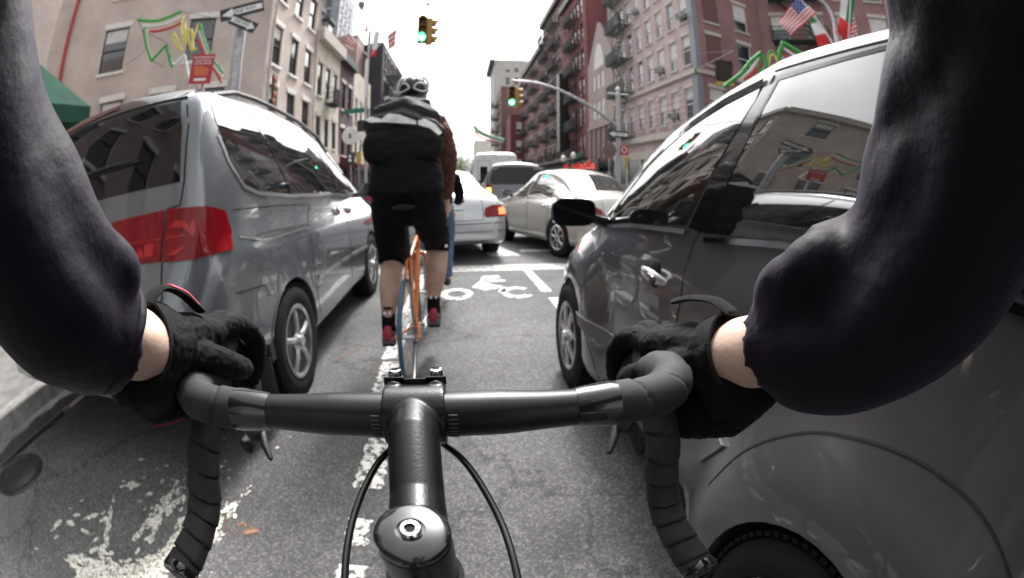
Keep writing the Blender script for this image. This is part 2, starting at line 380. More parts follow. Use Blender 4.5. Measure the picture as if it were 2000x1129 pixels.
# spilled white paint left of the lane
rnd = random.Random(3); P = []
def streak(x0, y0, x1, y1, w, n):
    for i in range(n):
        t = rnd.random() ** .8; x = x0 + (x1 - x0) * t + rnd.gauss(0, w); y = y0 + (y1 - y0) * t + rnd.gauss(0, w)
        a = math.atan2(y1 - y0, x1 - x0) + rnd.gauss(0, .35); l = rnd.uniform(.008, .045) * (1.3 - t); s = l * rnd.uniform(.25, .6); k = 7
        P.append([(x + math.cos(a) * math.cos(2 * math.pi * j / k) * l * rnd.uniform(.7, 1.2) - math.sin(a) * math.sin(2 * math.pi * j / k) * s, y + math.sin(a) * math.cos(2 * math.pi * j / k) * l * rnd.uniform(.7, 1.2) + math.cos(a) * math.sin(2 * math.pi * j / k) * s) for j in range(k)])
for a in [(-1.62, .47, -1.2, .62, .04, 260), (-1.3, .50, -1.05, .95, .02, 160), (-1.25, .50, -1.0, .62, .03, 120), (-1.45, .50, -1.02, .98, .025, 190), (-1.55, .52, -1.15, .58, .03, 190), (-1.75, .50, -1.5, .56, .02, 60), (-1.2, .75, -1.25, 1.15, .02, 50), (-1.55, .6, -1.75, 1.0, .008, 40), (-1.35, .8, -1.45, 1.25, .012, 40), (-1.1, .8, -1.0, 1.3, .015, 40), (-1.4, .8, -1.35, 1.5, .05, 60), (-1.3, .45, -1.0, .7, .03, 90), (-2.0, .6, -1.2, 1.6, .16, 60)]: streak(*a)
bsp = MB()
for i, p in enumerate(P): bsp.quad(*[(x, y, .004 + (i % 40) * .00006) for x, y in p])
tag(bsp.build('paint_spill', 'spill_white', None, False, fixn=False), 'off-white paint splattered over the asphalt left of the lane line', 'paint spill', kind='stuff')
marking('road_stain', [[(-1.12, .98), (-.86, 1.0), (-.84, 1.06), (-1.0, 1.07), (-1.15, 1.03)], [(-.92, 2.75), (-.83, 2.85), (-.85, 2.95), (-.96, 2.8)]], 'paint_orange')
b = MB(); b.lathe([(.0, .008), (.155, .008), (.16, .004), (.185, .004), (.19, .012), (.225, .012), (.235, .0)], (-2.72, .78, 0), n=40); b.build('manhole_cover', 'iron', None)
tag(COL.objects['manhole_cover'], 'small dark round iron cover sunk in the asphalt at the left edge', 'manhole cover')
b = MB(); n = 26; b.quad(*[(-3.08 + .15 * math.cos(2 * math.pi * i / n) * (1 + .2 * math.sin(3 * i)), 1.35 + .75 * math.sin(2 * math.pi * i / n), .005) for i in range(n)]); tag(b.build('puddle', 'puddle', None, False), kind='structure')
# ================================================================ buildings
def wall_mesh(name, A, B, h, holes, m, parent, z0=0., depth=.2, thick=None):
    """wall from A to B (plan, local), outward normal on the right hand of A->B; holes = [(u0,u1,v0,v1)]"""
    A = Vector((*A, 0)); B = Vector((*B, 0)); d = (B - A); Lw = d.length; d.normalize(); n = Vector((d.y, -d.x, 0))
    us = sorted({0., Lw} | {round(q, 4) for a in holes for q in a[:2]}); vs = sorted({z0, h} | {round(q, 4) for a in holes for q in a[2:]})
    bm = bmesh.new(); uvl = bm.loops.layers.uv.new('UVMap'); cache = {}
    def V(u, v, w=0.):
        k = (round(u, 4), round(v, 4), round(w, 3))
        if k not in cache: cache[k] = bm.verts.new(A + d * u + Vector((0, 0, v)) + n * w)
        return cache[k]
    def F(c, uv):
        try: f = bm.faces.new([V(*q) for q in c])
        except ValueError: return
        for l, q in zip(f.loops, uv): l[uvl].uv = q
    def inhole(u, v):
        return any(a[0] < u < a[1] and a[2] < v < a[3] for a in holes)
    for i in range(len(us) - 1):
        for j in range(len(vs) - 1):
            u0, u1, v0, v1 = us[i], us[i + 1], vs[j], vs[j + 1]
            if inhole((u0 + u1) / 2, (v0 + v1) / 2): continue
            F([(u0, v0), (u1, v0), (u1, v1), (u0, v1)], [(u0, v0), (u1, v0), (u1, v1), (u0, v1)])
    for (u0, u1, v0, v1) in holes:
        D = -depth
        for c in ([(u0, v0), (u0, v1)], [(u0, v1), (u1, v1)], [(u1, v1), (u1, v0)], [(u1, v0), (u0, v0)]):
            (a, b_), (e, f_) = c
            # own vertices for the reveals keep the brick face clean
            q = [bm.verts.new(A + d * x + Vector((0, 0, y)) + n * w) for x, y, w in ((a, b_, 0), (e, f_, 0), (e, f_, D), (a, b_, D))]
            fc = bm.faces.new(q)
            for l, uvv in zip(fc.loops, ((a, b_), (e, f_), (e + .2, f_), (a + .2, b_))): l[uvl].uv = uvv
    me = bpy.data.meshes.new(name); bm.to_mesh(me); bm.free()
    return link(name, me, m, parent, False), (A, d, n, Lw)
WCACHE = {}
def window_unit(w, h, kind, parent, M, trim='white_trim', frame='white_trim', lintel=True, sill=True, rnd=random, simple=False):
    """one window: frame (with panes, blind) sunk in its opening, plus sill and lintel"""
    bl = rnd.choice([0, .35, .5, .5, .62]) if kind != 'dark' else rnd.choice([0, 0, 0, 0, .3])
    key = (round(w, 2), round(h, 2), trim, frame, lintel, sill, bl, simple)
    if key not in WCACHE:
        parts = []
        b = MB(); f = .05
        b.bb(-w / 2, -w / 2 + f, -.14, -.07, 0, h); b.bb(w / 2 - f, w / 2, -.14, -.07, 0, h); b.bb(-w / 2 + f, w / 2 - f, -.14, -.07, 0, f); b.bb(-w / 2 + f, w / 2 - f, -.14, -.07, h - f, h)
        b.bb(-w / 2 + f, w / 2 - f, -.13, -.06, h * .5 - .025, h * .5 + .025)
        parts.append(('window', b, frame, 0))
        b = MB(); b.quad((-w / 2 + f, -.115, f), (w / 2 - f, -.115, f), (w / 2 - f, -.115, h * .5 - .025), (-w / 2 + f, -.115, h * .5 - .025)); b.quad((-w / 2 + f, -.10, h * .5 + .025), (w / 2 - f, -.10, h * .5 + .025), (w / 2 - f, -.10, h - f), (-w / 2 + f, -.10, h - f))
        parts.append(('pane', b, 'window_glass', 1))
        if bl:
            b = MB(); z1 = h - f; z0 = h - f - bl * (h - 2 * f); b.bb(-w / 2 + f + .01, w / 2 - f - .01, -.098, -.094, max(z0, f + .02), z1 - .003); parts.append(('blind', b, 'blind', 1))
        if sill: b = MB(); b.bb(-w / 2 - .09, w / 2 + .09, -.06, .09, -.13, -.003, .01); parts.append(('sill', b, trim, 1))
        if lintel: b = MB(); b.bb(-w / 2 - .1, w / 2 + .1, -.05, .05, h + .003, h + .25, .01); parts.append(('lintel', b, trim, 1))
        obs = []
        for nm, bb_, mm, lv in parts:
            bmesh.ops.recalc_face_normals(bb_.bm, faces=bb_.bm.faces[:]); me = bpy.data.meshes.new(nm); bb_.bm.to_mesh(me); bb_.bm.free(); me.materials.append(MATS[mm]); obs.append((nm, me, lv))
        WCACHE[key] = obs
    root = None
    for nm, me, lv in WCACHE[key]:
        o = bpy.data.objects.new(nm, me); COL.objects.link(o)
        if lv == 0: o.parent = parent; o.matrix_local = M; root = o
        else: o.parent = root
    return root
def facade(parent, A, B, h, m, rows, cols, w, z0=0., kind='mix', seed=1, skip=(), name='wall', **kw):
    holes = []; Lw = (Vector(B) - Vector(A)).length
    cells = []
    for j, (v0, v1) in enumerate(rows):
        for i, c in enumerate(cols):
            if (j, i) in skip or c - w / 2 < .1 or c + w / 2 > Lw - .1: continue
            holes.append((c - w / 2, c + w / 2, v0, v1)); cells.append((c, v0, v1))
    wl, (a, d, n, Lw) = wall_mesh(name, A, B, h, holes, m, parent, z0)
    # window mesh local: x along wall, -y into the wall... outward = -n mapped to +y
    rnd = random.Random(seed)
    for c, v0, v1 in cells:
        M = Matrix.Translation(a + d * c + Vector((0, 0, v0))) @ Matrix(((-d.x, n.x, 0, 0), (-d.y, n.y, 0, 0), (0, 0, 1, 0), (0, 0, 0, 1)))
        window_unit(w, v1 - v0, kind, parent, M, rnd=rnd, **kw)
    return a, d, n, Lw
def band(parent, A, B, z0, z1, out, m, name='cornice', ext=.0, ins=.004):
    A = Vector((*A, 0)); B = Vector((*B, 0)); d = (B - A).normalized(); n = Vector((d.y, -d.x, 0))
    b = MB(); b.prism([A - d * ext + n * ins + Vector((0, 0, z0)), B + d * ext + n * ins + Vector((0, 0, z0)), B + d * ext + n * out + Vector((0, 0, z0)), A - d * ext + n * out + Vector((0, 0, z0))], (0, 0, z1 - z0))
    return b.build(name, m, parent, False)
def roof(parent, pts, z, m='roofing'):
    b = MB(); b.quad(*[(x, y, z) for x, y in pts]); return b.build('roof', m, parent, False)
def fire_escape(parent, A, B, u0, u1, levels, m='fire_escape_black', out=1.0, stairs=True):
    A = Vector((*A, 0)); B = Vector((*B, 0)); d = (B - A).normalized(); n = Vector((d.y, -d.x, 0)); Z = Vector((0, 0, 1))
    def P(u, w, z): return A + d * u + n * w + Z * z
    rot = Matrix.Rotation(math.atan2(d.y, d.x), 4, 'Z')
    fe = None
    for k, z in enumerate(levels):
        b = MB(); L_ = u1 - u0; ww = .03
        for i in range(7): b.box(P((u0 + u1) / 2, .06 + out * (i + .5) / 7, z), (L_, out / 7 * .62, .03), rot)
        for t in range(6): b.box(P(u0 + L_ * t / 5, out / 2, z - .035), (.05, out, .04), rot)
        r = b.build('fire_escape', m, parent, False)
        b = MB()
        for zz in (.35, .65, .95):
            b.box(P((u0 + u1) / 2, out, z + zz), (L_, .045, .045), rot)
            for uu in (u0, u1): b.box(P(uu, out / 2, z + zz), (.03, out, .03), rot)
        nb = int(L_ / .16)
        for i in range(nb + 1): b.box(P(u0 + L_ * i / nb, out, z + .47), (.034, .034, .95), rot)
        for uu in (u0, u1):
            for w in (.25, .5, .75): b.box(P(uu, out * w, z + .47), (.022, .022, .95), rot)
        b.build('railing', m, r, False)
        if stairs and k < len(levels) - 1:
            z2 = levels[k + 1]; s0, s1 = (u0 + .35, u1 - .5) if k % 2 == 0 else (u1 - .35, u0 + .5); b = MB()
            for w in (.32, .82):
                p, q = P(s0, w, z + .02), P(s1, w, z2); b.cyl(p, q, .035, n=4); b.cyl(p + Z * .8, q + Z * .8, .02, n=4)
            for i in range(1, 10): t = i / 10; b.box(P(s0 + (s1 - s0) * t, .57, z + (z2 - z) * t), (.16, .5, .03), rot)
            b.build('ladder', m, r, False)
    return fe
def awning(parent, A, B, u0, u1, z1, drop, out, m, name='awning'):
    A = Vector((*A, 0)); B = Vector((*B, 0)); d = (B - A).normalized(); n = Vector((d.y, -d.x, 0)); Z = Vector((0, 0, 1))
    P = lambda u, w, z: A + d * u + n * w + Z * z
    b = MB(); b.prism([P(u0, .01, z1), P(u0, out, z1 - drop), P(u0, out, z1 - drop - .25), P(u0, .01, z1 - drop - .05)], d * (u1 - u0)); return b.build(name, m, parent, False)
def shopfront(parent, A, B, h, m, n_=3, seed=0, base='dark_trim'):
    A3 = Vector((*A, 0)); B3 = Vector((*B, 0)); Lw = (B3 - A3).length; d = (B3 - A3).normalized(); nn = Vector((d.y, -d.x, 0)); rot = Matrix.Rotation(math.atan2(d.y, d.x), 4, 'Z'); Z = Vector((0, 0, 1))
    b = MB(); g = MB()
    for i in range(n_ + 1): b.box(A3 + d * (.2 + (Lw - .4) * i / n_) + nn * .06 + Z * (h / 2 - .1), (.22, .12, h - .2), rot)
    b.box(A3 + d * Lw / 2 + nn * .07 + Z * (h - .2), (Lw - .02, .14, .55), rot); b.box(A3 + d * Lw / 2 + nn * .05 + Z * .25, (Lw - .02, .1, .5), rot)
    f = b.build('shopfront', m, parent, False)
    for i in range(n_):
        u0 = .2 + (Lw - .4) * i / n_ + .13; u1 = .2 + (Lw - .4) * (i + 1) / n_ - .13; g.quad(A3 + d * u0 + nn * .02 + Z * .5, A3 + d * u1 + nn * .02 + Z * .5, A3 + d * u1 + nn * .02 + Z * (h - .5), A3 + d * u0 + nn * .02 + Z * (h - .5))
    g.build('shop_window', 'window_glass', f, False)
def bld(label, x, y, cat='building', group=None): return empty('building', (x, y, 0), 0, label, cat, group)
def shell(parent, pts, h, m, skipn=()):
    """plain walls for the sides no window faces"""
    for i in range(len(pts)):
        if i in skipn: continue
        wall_mesh('wall', pts[i], pts[(i + 1) % len(pts)], h, [], m, parent)[0]
# walls run with their outward side on the right hand of A->B.
# --- LEFT: corner building. street front x=-8 (faces +x), skewed side front towards the crossing
T = bld('pale beige brick corner building with white sills, behind the tilted street signs', -8, 15.6)
S = Vector((-.83, -.62)).normalized() * 22
SP = (S.x, S.y)                             # far end of the side front (local)
rows = [(3.6, 5.25), (6.25 + .3, 8.35), (9.7, 11.4), (12.9, 14.6)]
# side front: from SP to (0,0); outward normal = right of direction -> towards the crossing
def along(v): return 22 - v
cs = [along(v) for v in (3.0, 7.0, 11.6, 16.2, 20.2)]
a_ = facade(T, SP, (0, 0), 13, 'beige_brick', [(6.95, 8.85), (10.3, 12.1)], cs, 1.15, 0, 'dark', 3, frame='dark_trim')
b = MB()
d2 = Vector((-SP[0], -SP[1], 0)).normalized(); n2 = Vector((d2.y, -d2.x, 0)); A2 = Vector((*SP, 0))
for v in (2.2, 4.4, 6.7, 9.0, 12.5):
    M = Matrix.Translation(A2 + d2 * along(v) + n2 * .15 + Vector((0, 0, 4.35))) @ Matrix(((-d2.x, n2.x, 0, 0), (-d2.y, n2.y, 0, 0), (0, 0, 1, 0), (0, 0, 0, 1)))
    window_unit(1.0, 1.35, 'dark', T, M, frame='dark_trim', sill=True, rnd=random.Random(int(v)))
pp = A2 + d2 * along(9.55) + n2 * .12
b = MB(); b.cyl(pp, pp + Vector((0, 0, 12.3)), .085, n=12); 
for z in (3, 7, 11): b.box(pp + Vector((0, 0, z)) - n2 * .05, (.2, .2, .05))
b.build('standpipe', 'red_pipe', T)
ac = A2 + d2 * along(12.3) + n2 * .35; b = MB(); b.box(ac + Vector((2.0 * d2.x * -1.9, 2.0 * d2.y * -1.9, 10.6)), (.65, .5, .42), Matrix.Rotation(math.atan2(d2.y, d2.x), 4, 'Z'), .02); b.build('air_conditioner', 'galvanised', T)
facade(T, (0, 0), (0, 6.4), 13, 'beige_brick', [(4.0, 5.9), (6.85, 8.75), (10.0, 11.9)], [1.05, 3.15, 5.2], 1.0, 0, 'dark', 5, frame='dark_trim')
shell(T, [(0, 6.4), (-24, 6.4), SP], 13, 'beige_brick', (2,))
roof(T, [(0, 0), (0, 6.4), (-24, 6.4), SP], 12.9)
band(T, SP, (0, 0), 12.5, 13.15, .4, 'stone_trim')
band(T, (0, 0), (0, 6.4), 12.5, 13.15, .4, 'stone_trim'); shopfront(T, (0, .2), (0, 6.3), 3.3, 'dark_trim', 3)
b = MB(); b.cyl((.1, 6.15, 0), (.1, 6.15, 12.4), .06); b.cyl((.12, .25, 0), (.12, .25, 9.6), .07); b.build('downpipe', 'stone_trim', T)
b = MB(); b.bb(.25, .32, .35, .75, 3.2, 6.2); 
s_ = b.build('vertical_sign', 'sign_black', T, False)
b = MB()
for i in range(9): b.sph((.33, .55 + .08 * math.sin(i * 2.1), 3.4 + i * .33), (.03, .1, .13), 8, 6)
b.build('sign_lettering', 'sign_orange', s_)
# --- cream building with dormers
T = bld('low cream stucco building with dormers, between the corner building and a purple one', -8, 22)
facade(T, (0, .003), (0, 5), 10.6, 'cream_stucco', [(3.7, 5.4), (6.6, 8.6)], [.95, 2.5, 4.05], .85, 0, 'dark', 8, frame='dark_trim', trim='stone_trim')
shell(T, [(0, 5), (-12, 5), (-12, 0), (0, 0)], 10.6, 'cream_stucco', (3,)); roof(T, [(0, 0), (0, 5), (-12, 5), (-12, 0)], 10.55)
band(T, (0, 0), (0, 5), 9.9, 10.62, .38, 'stone_trim'); shopfront(T, (0, .1), (0, 4.9), 3.3, 'stone_trim', 2)
for yy in (1.2, 3.7):
    b = MB(); b.bb(-1.9, -.55, yy - .6, yy + .6, 10.6, 12.3); r = b.build('dormer', 'grey_cladding', T, False)
    b = MB(); b.bb(-2.0, -.35, yy - .75, yy + .75, 12.3, 12.5); b.build('dormer_roof', 'dark_trim', r, False)
    b = MB(); b.bb(-.56, -.53, yy - .38, yy + .38, 10.9, 12.1); b.build('pane', 'window_glass', r, False)
b = MB(); b.bb(-3.5, -1.9, .02, 4.98, 10.56, 12.6); b.build('mansard', 'roofing', T, False)
fire_escape(T, (0, 0), (0, 5), 1.9, 3.2, [6.3], 'fire_escape_black', .6, False)
# --- purple brick
T = bld('narrow dark purple brick building with white window heads on the left', -8, 27)
facade(T, (0, .003), (0, 3.9), 10.4, 'purple_brick', [(3.4, 5.3), (6.6, 8.5)], [1.1, 2.8], .95, 0, 'dark', 9, frame='dark_trim')
shell(T, [(0, 3.9), (-12, 3.9), (-12, 0), (0, 0)], 10.4, 'purple_brick', (3,)); roof(T, [(0, 0), (0, 3.9), (-12, 3.9), (-12, 0)], 10.35); band(T, (0, 0), (0, 3.9), 9.9, 10.45, .35, 'dark_trim'); shopfront(T, (0, .1), (0, 3.8), 3.0, 'burgundy_canvas', 2)
awning(T, (0, 0), (0, 3.9), .1, 3.8, 3.4, .7, 1.5, 'burgundy_canvas')
# --- second cream
T = bld('low cream building with small windows beyond the purple brick one', -8, 30.9)
facade(T, (0, .003), (0, 6), 10.3, 'cream_stucco', [(3.5, 5.1), (6.3, 8.0)], [1.0, 2.6, 4.2, 5.4], .7, 0, 'dark', 11, frame='dark_trim', trim='stone_trim')
shell(T, [(0, 6), (-12, 6), (-12, 0), (0, 0)], 10.3, 'cream_stucco', (3,)); roof(T, [(0, 0), (0, 6), (-12, 6), (-12, 0)], 10.25); shopfront(T, (0, .1), (0, 5.9), 3.0, 'dark_trim', 3)
# --- terracotta blank wall
T = bld('tall plain terracotta brick building rising behind the low cream one', -9.5, 37)
shell(T, [(0, 0), (0, 7), (-14, 7), (-14, 0)], 15.6, 'terracotta_brick'); roof(T, [(0, 0), (0, 7), (-14, 7), (-14, 0)], 15.55)
# --- black tall
T = bld('tall near-black building with fire escapes at the end of the left row', -7.6, 40)
wall_mesh('wall', (-1.5, 0), (0, 0), 15.6, [], 'black_cladding', T)
facade(T, (0, 0), (0, 13), 15.6, 'black_cladding', [(4 + 3 * k, 5.8 + 3 * k) for k in range(4)], [1.5, 3.5, 5.5, 7.5, 9.5, 11.5], 1.0, 0, 'dark', 12, frame='stone_trim', trim='stone_trim')
shell(T, [(0, 13), (-12, 13), (-12, 0)], 15.6, 'black_cladding', (2,)); roof(T, [(0, 0), (0, 13), (-12, 13), (-12, 0)], 15.5)
fire_escape(T, (0, 0), (0, 13), 3, 8, [3.8 + 3 * k for k in range(4)], 'fire_escape_black')
b = MB(); b.bb(.1, .5, 1.5, 1.55, 4.0, 11.5); r = b.build('vertical_sign', 'dark_trim', T, False); b = MB()
for z in (4.3, 6.0, 8.0, 9.6): b.bb(.08, .52, 1.44, 1.49, z, z + (.55 if z != 6.0 else 1.5)); b.build('sign_panel', 'sign_white', r, False); b = MB()
# --- grey tower
T = bld('pale grey tower block far behind the left row', -24.4, 78)
facade(T, (-12, 0), (0, 0), 44, 'grey_cladding', [(20 + 3.2 * k, 21.9 + 3.2 * k) for k in range(7)], [1.5, 4.2, 6.9, 9.6], 1.3, 0, 'dark', 13, frame='dark_trim', trim='dark_trim')
facade(T, (0, 0), (0, 12), 44, 'grey_cladding', [(20 + 3.2 * k, 21.9 + 3.2 * k) for k in range(7)], [2, 5, 8], 1.3, 0, 'dark', 14, frame='dark_trim', trim='dark_trim')
shell(T, [(0, 12), (-12, 12), (-12, 0)], 44, 'grey_cladding', (2,)); roof(T, [(0, 0), (0, 12), (-12, 12), (-12, 0)], 43.9)
# --- near left building with green awning (behind the van)
T = bld('brown brick building with a dark green awning beside the left pavement', -7.8, -4)
facade(T, (0, -12), (0, 8.4), 11, 'tan_brick', [(4.6, 6.5), (7.8, 9.7)], [2 + 2.3 * k for k in range(7)], 1.0, 0, 'dark', 15, frame='dark_trim')
shell(T, [(0, 8.4), (-10, 0), (-10, -12), (0, -12)], 11, 'tan_brick', (3,)); roof(T, [(0, -12), (0, 8.4), (-10, 0), (-10, -12)], 10.9); shopfront(T, (0, -11.9), (0, 8.3), 3.4, 'dark_trim', 6)
awning(T, (0, -12), (0, 8.4), 14.5, 20.25, 4.40, 1.45, 2.3, 'green_canvas')
# --- RIGHT row, fronts on x = 13, faces -x : direction A->B must run towards -y
def rb(label, y0, y1, h, m, rows, nwin, w, kind='mix', x=13, dep=12, seed=1, frame='white_trim', trim='stone_trim', shop='dark_trim', gap=1.0, z0=3.6, near=None, **kw):
    T = bld(label, x, y0); Ln = y1 - y0
    cols = [gap + (Ln - 2 * gap) * (i + .5) / nwin for i in range(nwin)]
    facade(T, (0, Ln), (0, .003), h, m, rows, cols, w, 0, kind, seed, frame=frame, trim=trim, **kw)
    if near is not False: wall_mesh('wall', (0, 0), (dep, 0), h, [], near or m, T)
    shell(T, [(dep, 0), (dep, Ln), (0, Ln)], h, m, (2,)); roof(T, [(0, 0), (dep, 0), (dep, Ln), (0, Ln)], h - .05)
    if shop: shopfront(T, (0, Ln - .1), (0, .1), 3.2, shop, max(2, int(Ln / 2.5)))
    return T, Ln
rows = [(5.3, 7.3), (8.75, 10.75), (11.7, 13.7), (14.7, 16.7), (17.7, 19.6)]
T = bld('large pink brick corner building with pale window heads across the junction', 13, 20.85); Ln = 13.8
facade(T, (0, Ln), (0, .003), 21, 'pink_brick', rows, [Ln - v for v in (1.1, 2.85, 4.6, 6.4, 8.2, 10.0, 11.6, 13.0)], .95, 0, 'mix', 21, trim='stone_trim')
facade(T, (0, 0), (5.5, 0), 21, 'rose_brick', rows, [1.35, 3.75], 1.05, 0, 'mix', 22, trim='stone_trim', skip=((1, 0), (2, 0), (3, 0), (4, 0)))
for r_ in rows[1:]:
    b = MB(); b.bb(.82, 1.88, -.05, .02, r_[0], r_[1]); bw = b.build('bricked_window', 'dark_red_brick', T, False)
    b = MB(); b.bb(.75, 1.95, -.1, .04, r_[0] - .15, r_[0] - .02); b.build('sill', 'stone_trim', bw, False); b = MB(); b.bb(.75, 1.95, -.1, .04, r_[1] + .02, r_[1] + .25); b.build('lintel', 'stone_trim', bw, False)
shell(T, [(5.5, 0), (5.5, 14), (0, 14)], 21, 'rose_brick', (2,)); roof(T, [(0, 0), (5.5, 0), (5.5, 13.8), (0, 13.8)], 20.9)
band(T, (0, Ln), (0, -.15), 8.05, 8.3, .16, 'stone_trim', 'string_course'); band(T, (-.16, 0), (5.5, 0), 8.05, 8.3, .16, 'stone_trim', 'string_course')
band(T, (0, Ln), (0, -.0), 4.35, 4.75, .3, 'stone_trim', 'string_course'); band(T, (-.3, 0), (5.5, 0), 4.35, 4.75, .3, 'stone_trim', 'string_course')
b = MB(); b.bb(-.035, .35, -.035, .6, 4.8, 8.0); b.bb(-.03, .3, -.03, .55, 8.31, 20.9); b.build('corner_quoin', 'grey_cladding', T, False)
b = MB()
for k in range(7):
    for z in (5.1, 5.75, 6.4, 7.05, 7.7): b.bb(-.03, -.003, .2 + k * 1.95, 1.0 + k * 1.95 - .2, z - .28, z + .28) if False else None
for z in [4.95 + .42 * k for k in range(8)]: b.bb(-.02, -.004, .4, Ln - .1, z, z + .025)
b.build('rusticated_joint', 'rose_brick', T, False)
for (yy_, zz_) in ((1.1, 12.15), (4.6, 9.2), (8.2, 15.1), (2.85, 6.0 - .25)):
    b = MB(); b.box((-.22, yy_, zz_), (.5, .62, .40), None, .02); ac_ = b.build('air_conditioner', 'galvanised', T); b = MB(); b.box((-.475, yy_, zz_), (.012, .5, .3)); b.build('grille', 'iron', ac_, False)
fire_escape(T, (0, Ln), (0, 0), .9, 4.3, [4.9, 8.5, 11.4, 14.4, 17.4], 'fire_escape_green', 1.1)
shopfront(T, (0, Ln - .1), (0, .1), 3.6, 'stone_trim', 5); shopfront(T, (.1, 0), (5.4, 0), 3.6, 'stone_trim', 2)
# next building on the cross street (rose brick, fire escape), skewed
T = bld('rose brick building with a dark fire escape behind the flags', 18.47, 20.92)
Q = Vector((.55, -.83)).normalized() * 16
facade(T, (0, 0), (Q.x, Q.y), 20, 'rose_brick', [(4.9, 6.8), (8.2, 10.2), (11.4, 13.4), (14.6, 16.6)], [1.5, 4.0, 6.3, 8.6, 10.9, 13.2], 1.25, 0, 'mix', 23, trim='stone_trim')
shell(T, [(Q.x, Q.y), (Q.x + 10, Q.y + 6), (10, 8), (0, 0)], 20, 'rose_brick', (3,)); roof(T, [(0, 0), (Q.x, Q.y), (Q.x + 10, Q.y + 6), (10, 8)], 19.9)
fire_escape(T, (0, 0), (Q.x, Q.y), 1.0, 5.0, [8.0, 11.2, 14.4], 'fire_escape_green', 1.1); fire_escape(T, (0, 0), (Q.x, Q.y), 9.8, 13.9, [8.0, 11.2, 14.4], 'fire_escape_green', 1.1)
band(T, (0, 0), (Q.x, Q.y), 19.2, 20.1, .4, 'stone_trim'); shopfront(T, (.1, -.15), (Q.x, Q.y), 3.6, 'dark_trim', 6)
# gabled tan building with arched window
T = bld('tan building with a gable and a big arched window, left of the pink one', 13, 34.9); Ln = 7.6
b = MB(); wl, fr = wall_mesh('wall', (0, Ln), (0, .003), 13.5, [(1.6, 2.5, 7.6, 9.4), (2.9, 3.8, 7.6, 9.4), (4.2, 5.1, 7.6, 9.4), (1.6, 2.5, 10.6, 12.2), (2.9, 3.8, 10.6, 12.2), (4.2, 5.1, 10.6, 12.2)], 'tan_brick', T)
b = MB(); b.prism([(0, 0, 13.5), (0, Ln, 13.5), (0, Ln / 2, 17.8)], (.3, 0, 0)); b.build('gable', 'tan_brick', T, False)
b = MB(); b.bb(.05, .15, 2.4, 6.1, 7.5, 12.3); b.build('glazing', 'blind', T, False)
b = MB(); b.prism([(-.05, Ln / 2 + 1.5 * math.cos(a), 12.7 + 2.6 * math.sin(a)) for a in [math.pi * i / 14 for i in range(15)]], (.045, 0, 0)); b.build('arched_window', 'blind', T, False)
b = MB(); 
for k in range(5): b.bb(-.12, -.004, .9 + k * 1.45, 1.25 + k * 1.45, 3.5, 6.6)
b.bb(-.2, -.004, 0.1, Ln - .1, 6.6, 6.9); b.build('pilaster', 'tan_brick', T, False)
b = MB(); b.bb(-.05, -.004, .4, Ln - .4, 3.3, 6.55); b.build('recess_panel', 'dark_red_brick', T, False)
shell(T, [(0, 0), (12, 0), (12, Ln), (0, Ln)], 13.5, 'tan_brick', (3,)); shopfront(T, (0, Ln - .1), (0, .1), 3.2, 'dark_trim', 3)
T = bld('plain pale grey building rising behind the gabled tan one', 15.5, 34.95)
shell(T, [(0, 0), (9, 0), (9, 8), (0, 8)], 24, 'pale_stucco'); roof(T, [(0, 0), (9, 0), (9, 8), (0, 8)], 23.9)
# red brick tenement with paired windows
rws = [(4.2 + 3.35 * k, 6.4 + 3.35 * k) for k in range(6)]
T, Ln = rb('red brick tenement with paired windows and dark fire escapes', 42.6, 53.5, 25, 'red_brick', rws, 6, .95, 'dark', seed=31, frame='dark_trim', trim='red_brick')
fire_escape(T, (0, Ln), (0, 0), 4.6, 8.6, [r[0] - .3 for r in rws], 'fire_escape_black', 1.1)
band(T, (0, Ln), (0, -.2), 24.4, 25.2, .5, 'dark_trim')
b = MB(); b.bb(-1.2, -.1, 8.0, 9.4, 5, 15); b.build('chimney_duct', 'iron', T, False)
rws = [(4.4 + 3.3 * k, 6.4 + 3.3 * k) for k in range(7)]
T, Ln = rb('brown brick tenement crowded with fire escapes, beyond the red brick one', 53.5, 67, 28, 'brown_brick', rws, 7, .95, 'mix', seed=32, frame='dark_trim')
fire_escape(T, (0, Ln), (0, 0), 1.0, 5.2, [r[0] - .3 for r in rws], 'fire_escape_black', 1.1); fire_escape(T, (0, Ln), (0, 0), 8.0, 12.4, [r[0] - .3 for r in rws], 'fire_escape_black', 1.1)
band(T, (0, Ln), (0, -.2), 27.2, 28.2, .6, 'dark_trim')
b = MB(); b.bb(-1.6, -.05, -10.5, Ln, 3.6, 3.9); b.build('canopy', 'dark_trim', T, False)
T, Ln = rb('rose brick tenement at the far end of the right row', 67, 88, 24.5, 'rose_brick', [(4.4 + 3.3 * k, 6.4 + 3.3 * k) for k in range(6)], 9, 1.0, 'mix', seed=33, frame='dark_trim')
fire_escape(T, (0, Ln), (0, 0), 2, 7, [4.1 + 3.3 * k for k in range(6)], 'fire_escape_black', 1.2); fire_escape(T, (0, Ln), (0, 0), 12, 18, [4.1 + 3.3 * k for k in range(6)], 'fire_escape_black', 1.2)
band(T, (0, Ln), (0, -.2), 23.6, 24.6, .6, 'dark_trim')
T = bld('narrow dark red brick house whose end wall shows behind the right signal', 10.2, 88.3)
facade(T, (0, 0), (3.6, 0), 15.5, 'dark_red_brick', [(3.6, 5.6), (7.6, 9.6), (11.6, 13.6)], [1.8], 1.1, 0, 'mix', 34)
shell(T, [(3.6, 0), (3.6, 9), (0, 9), (0, 0)], 15.5, 'dark_red_brick', (3,)); roof(T, [(0, 0), (3.6, 0), (3.6, 9), (0, 9)], 15.4)
T = bld('dark tenement hung with fire escapes in front of the pale tower', 9.2, 98)
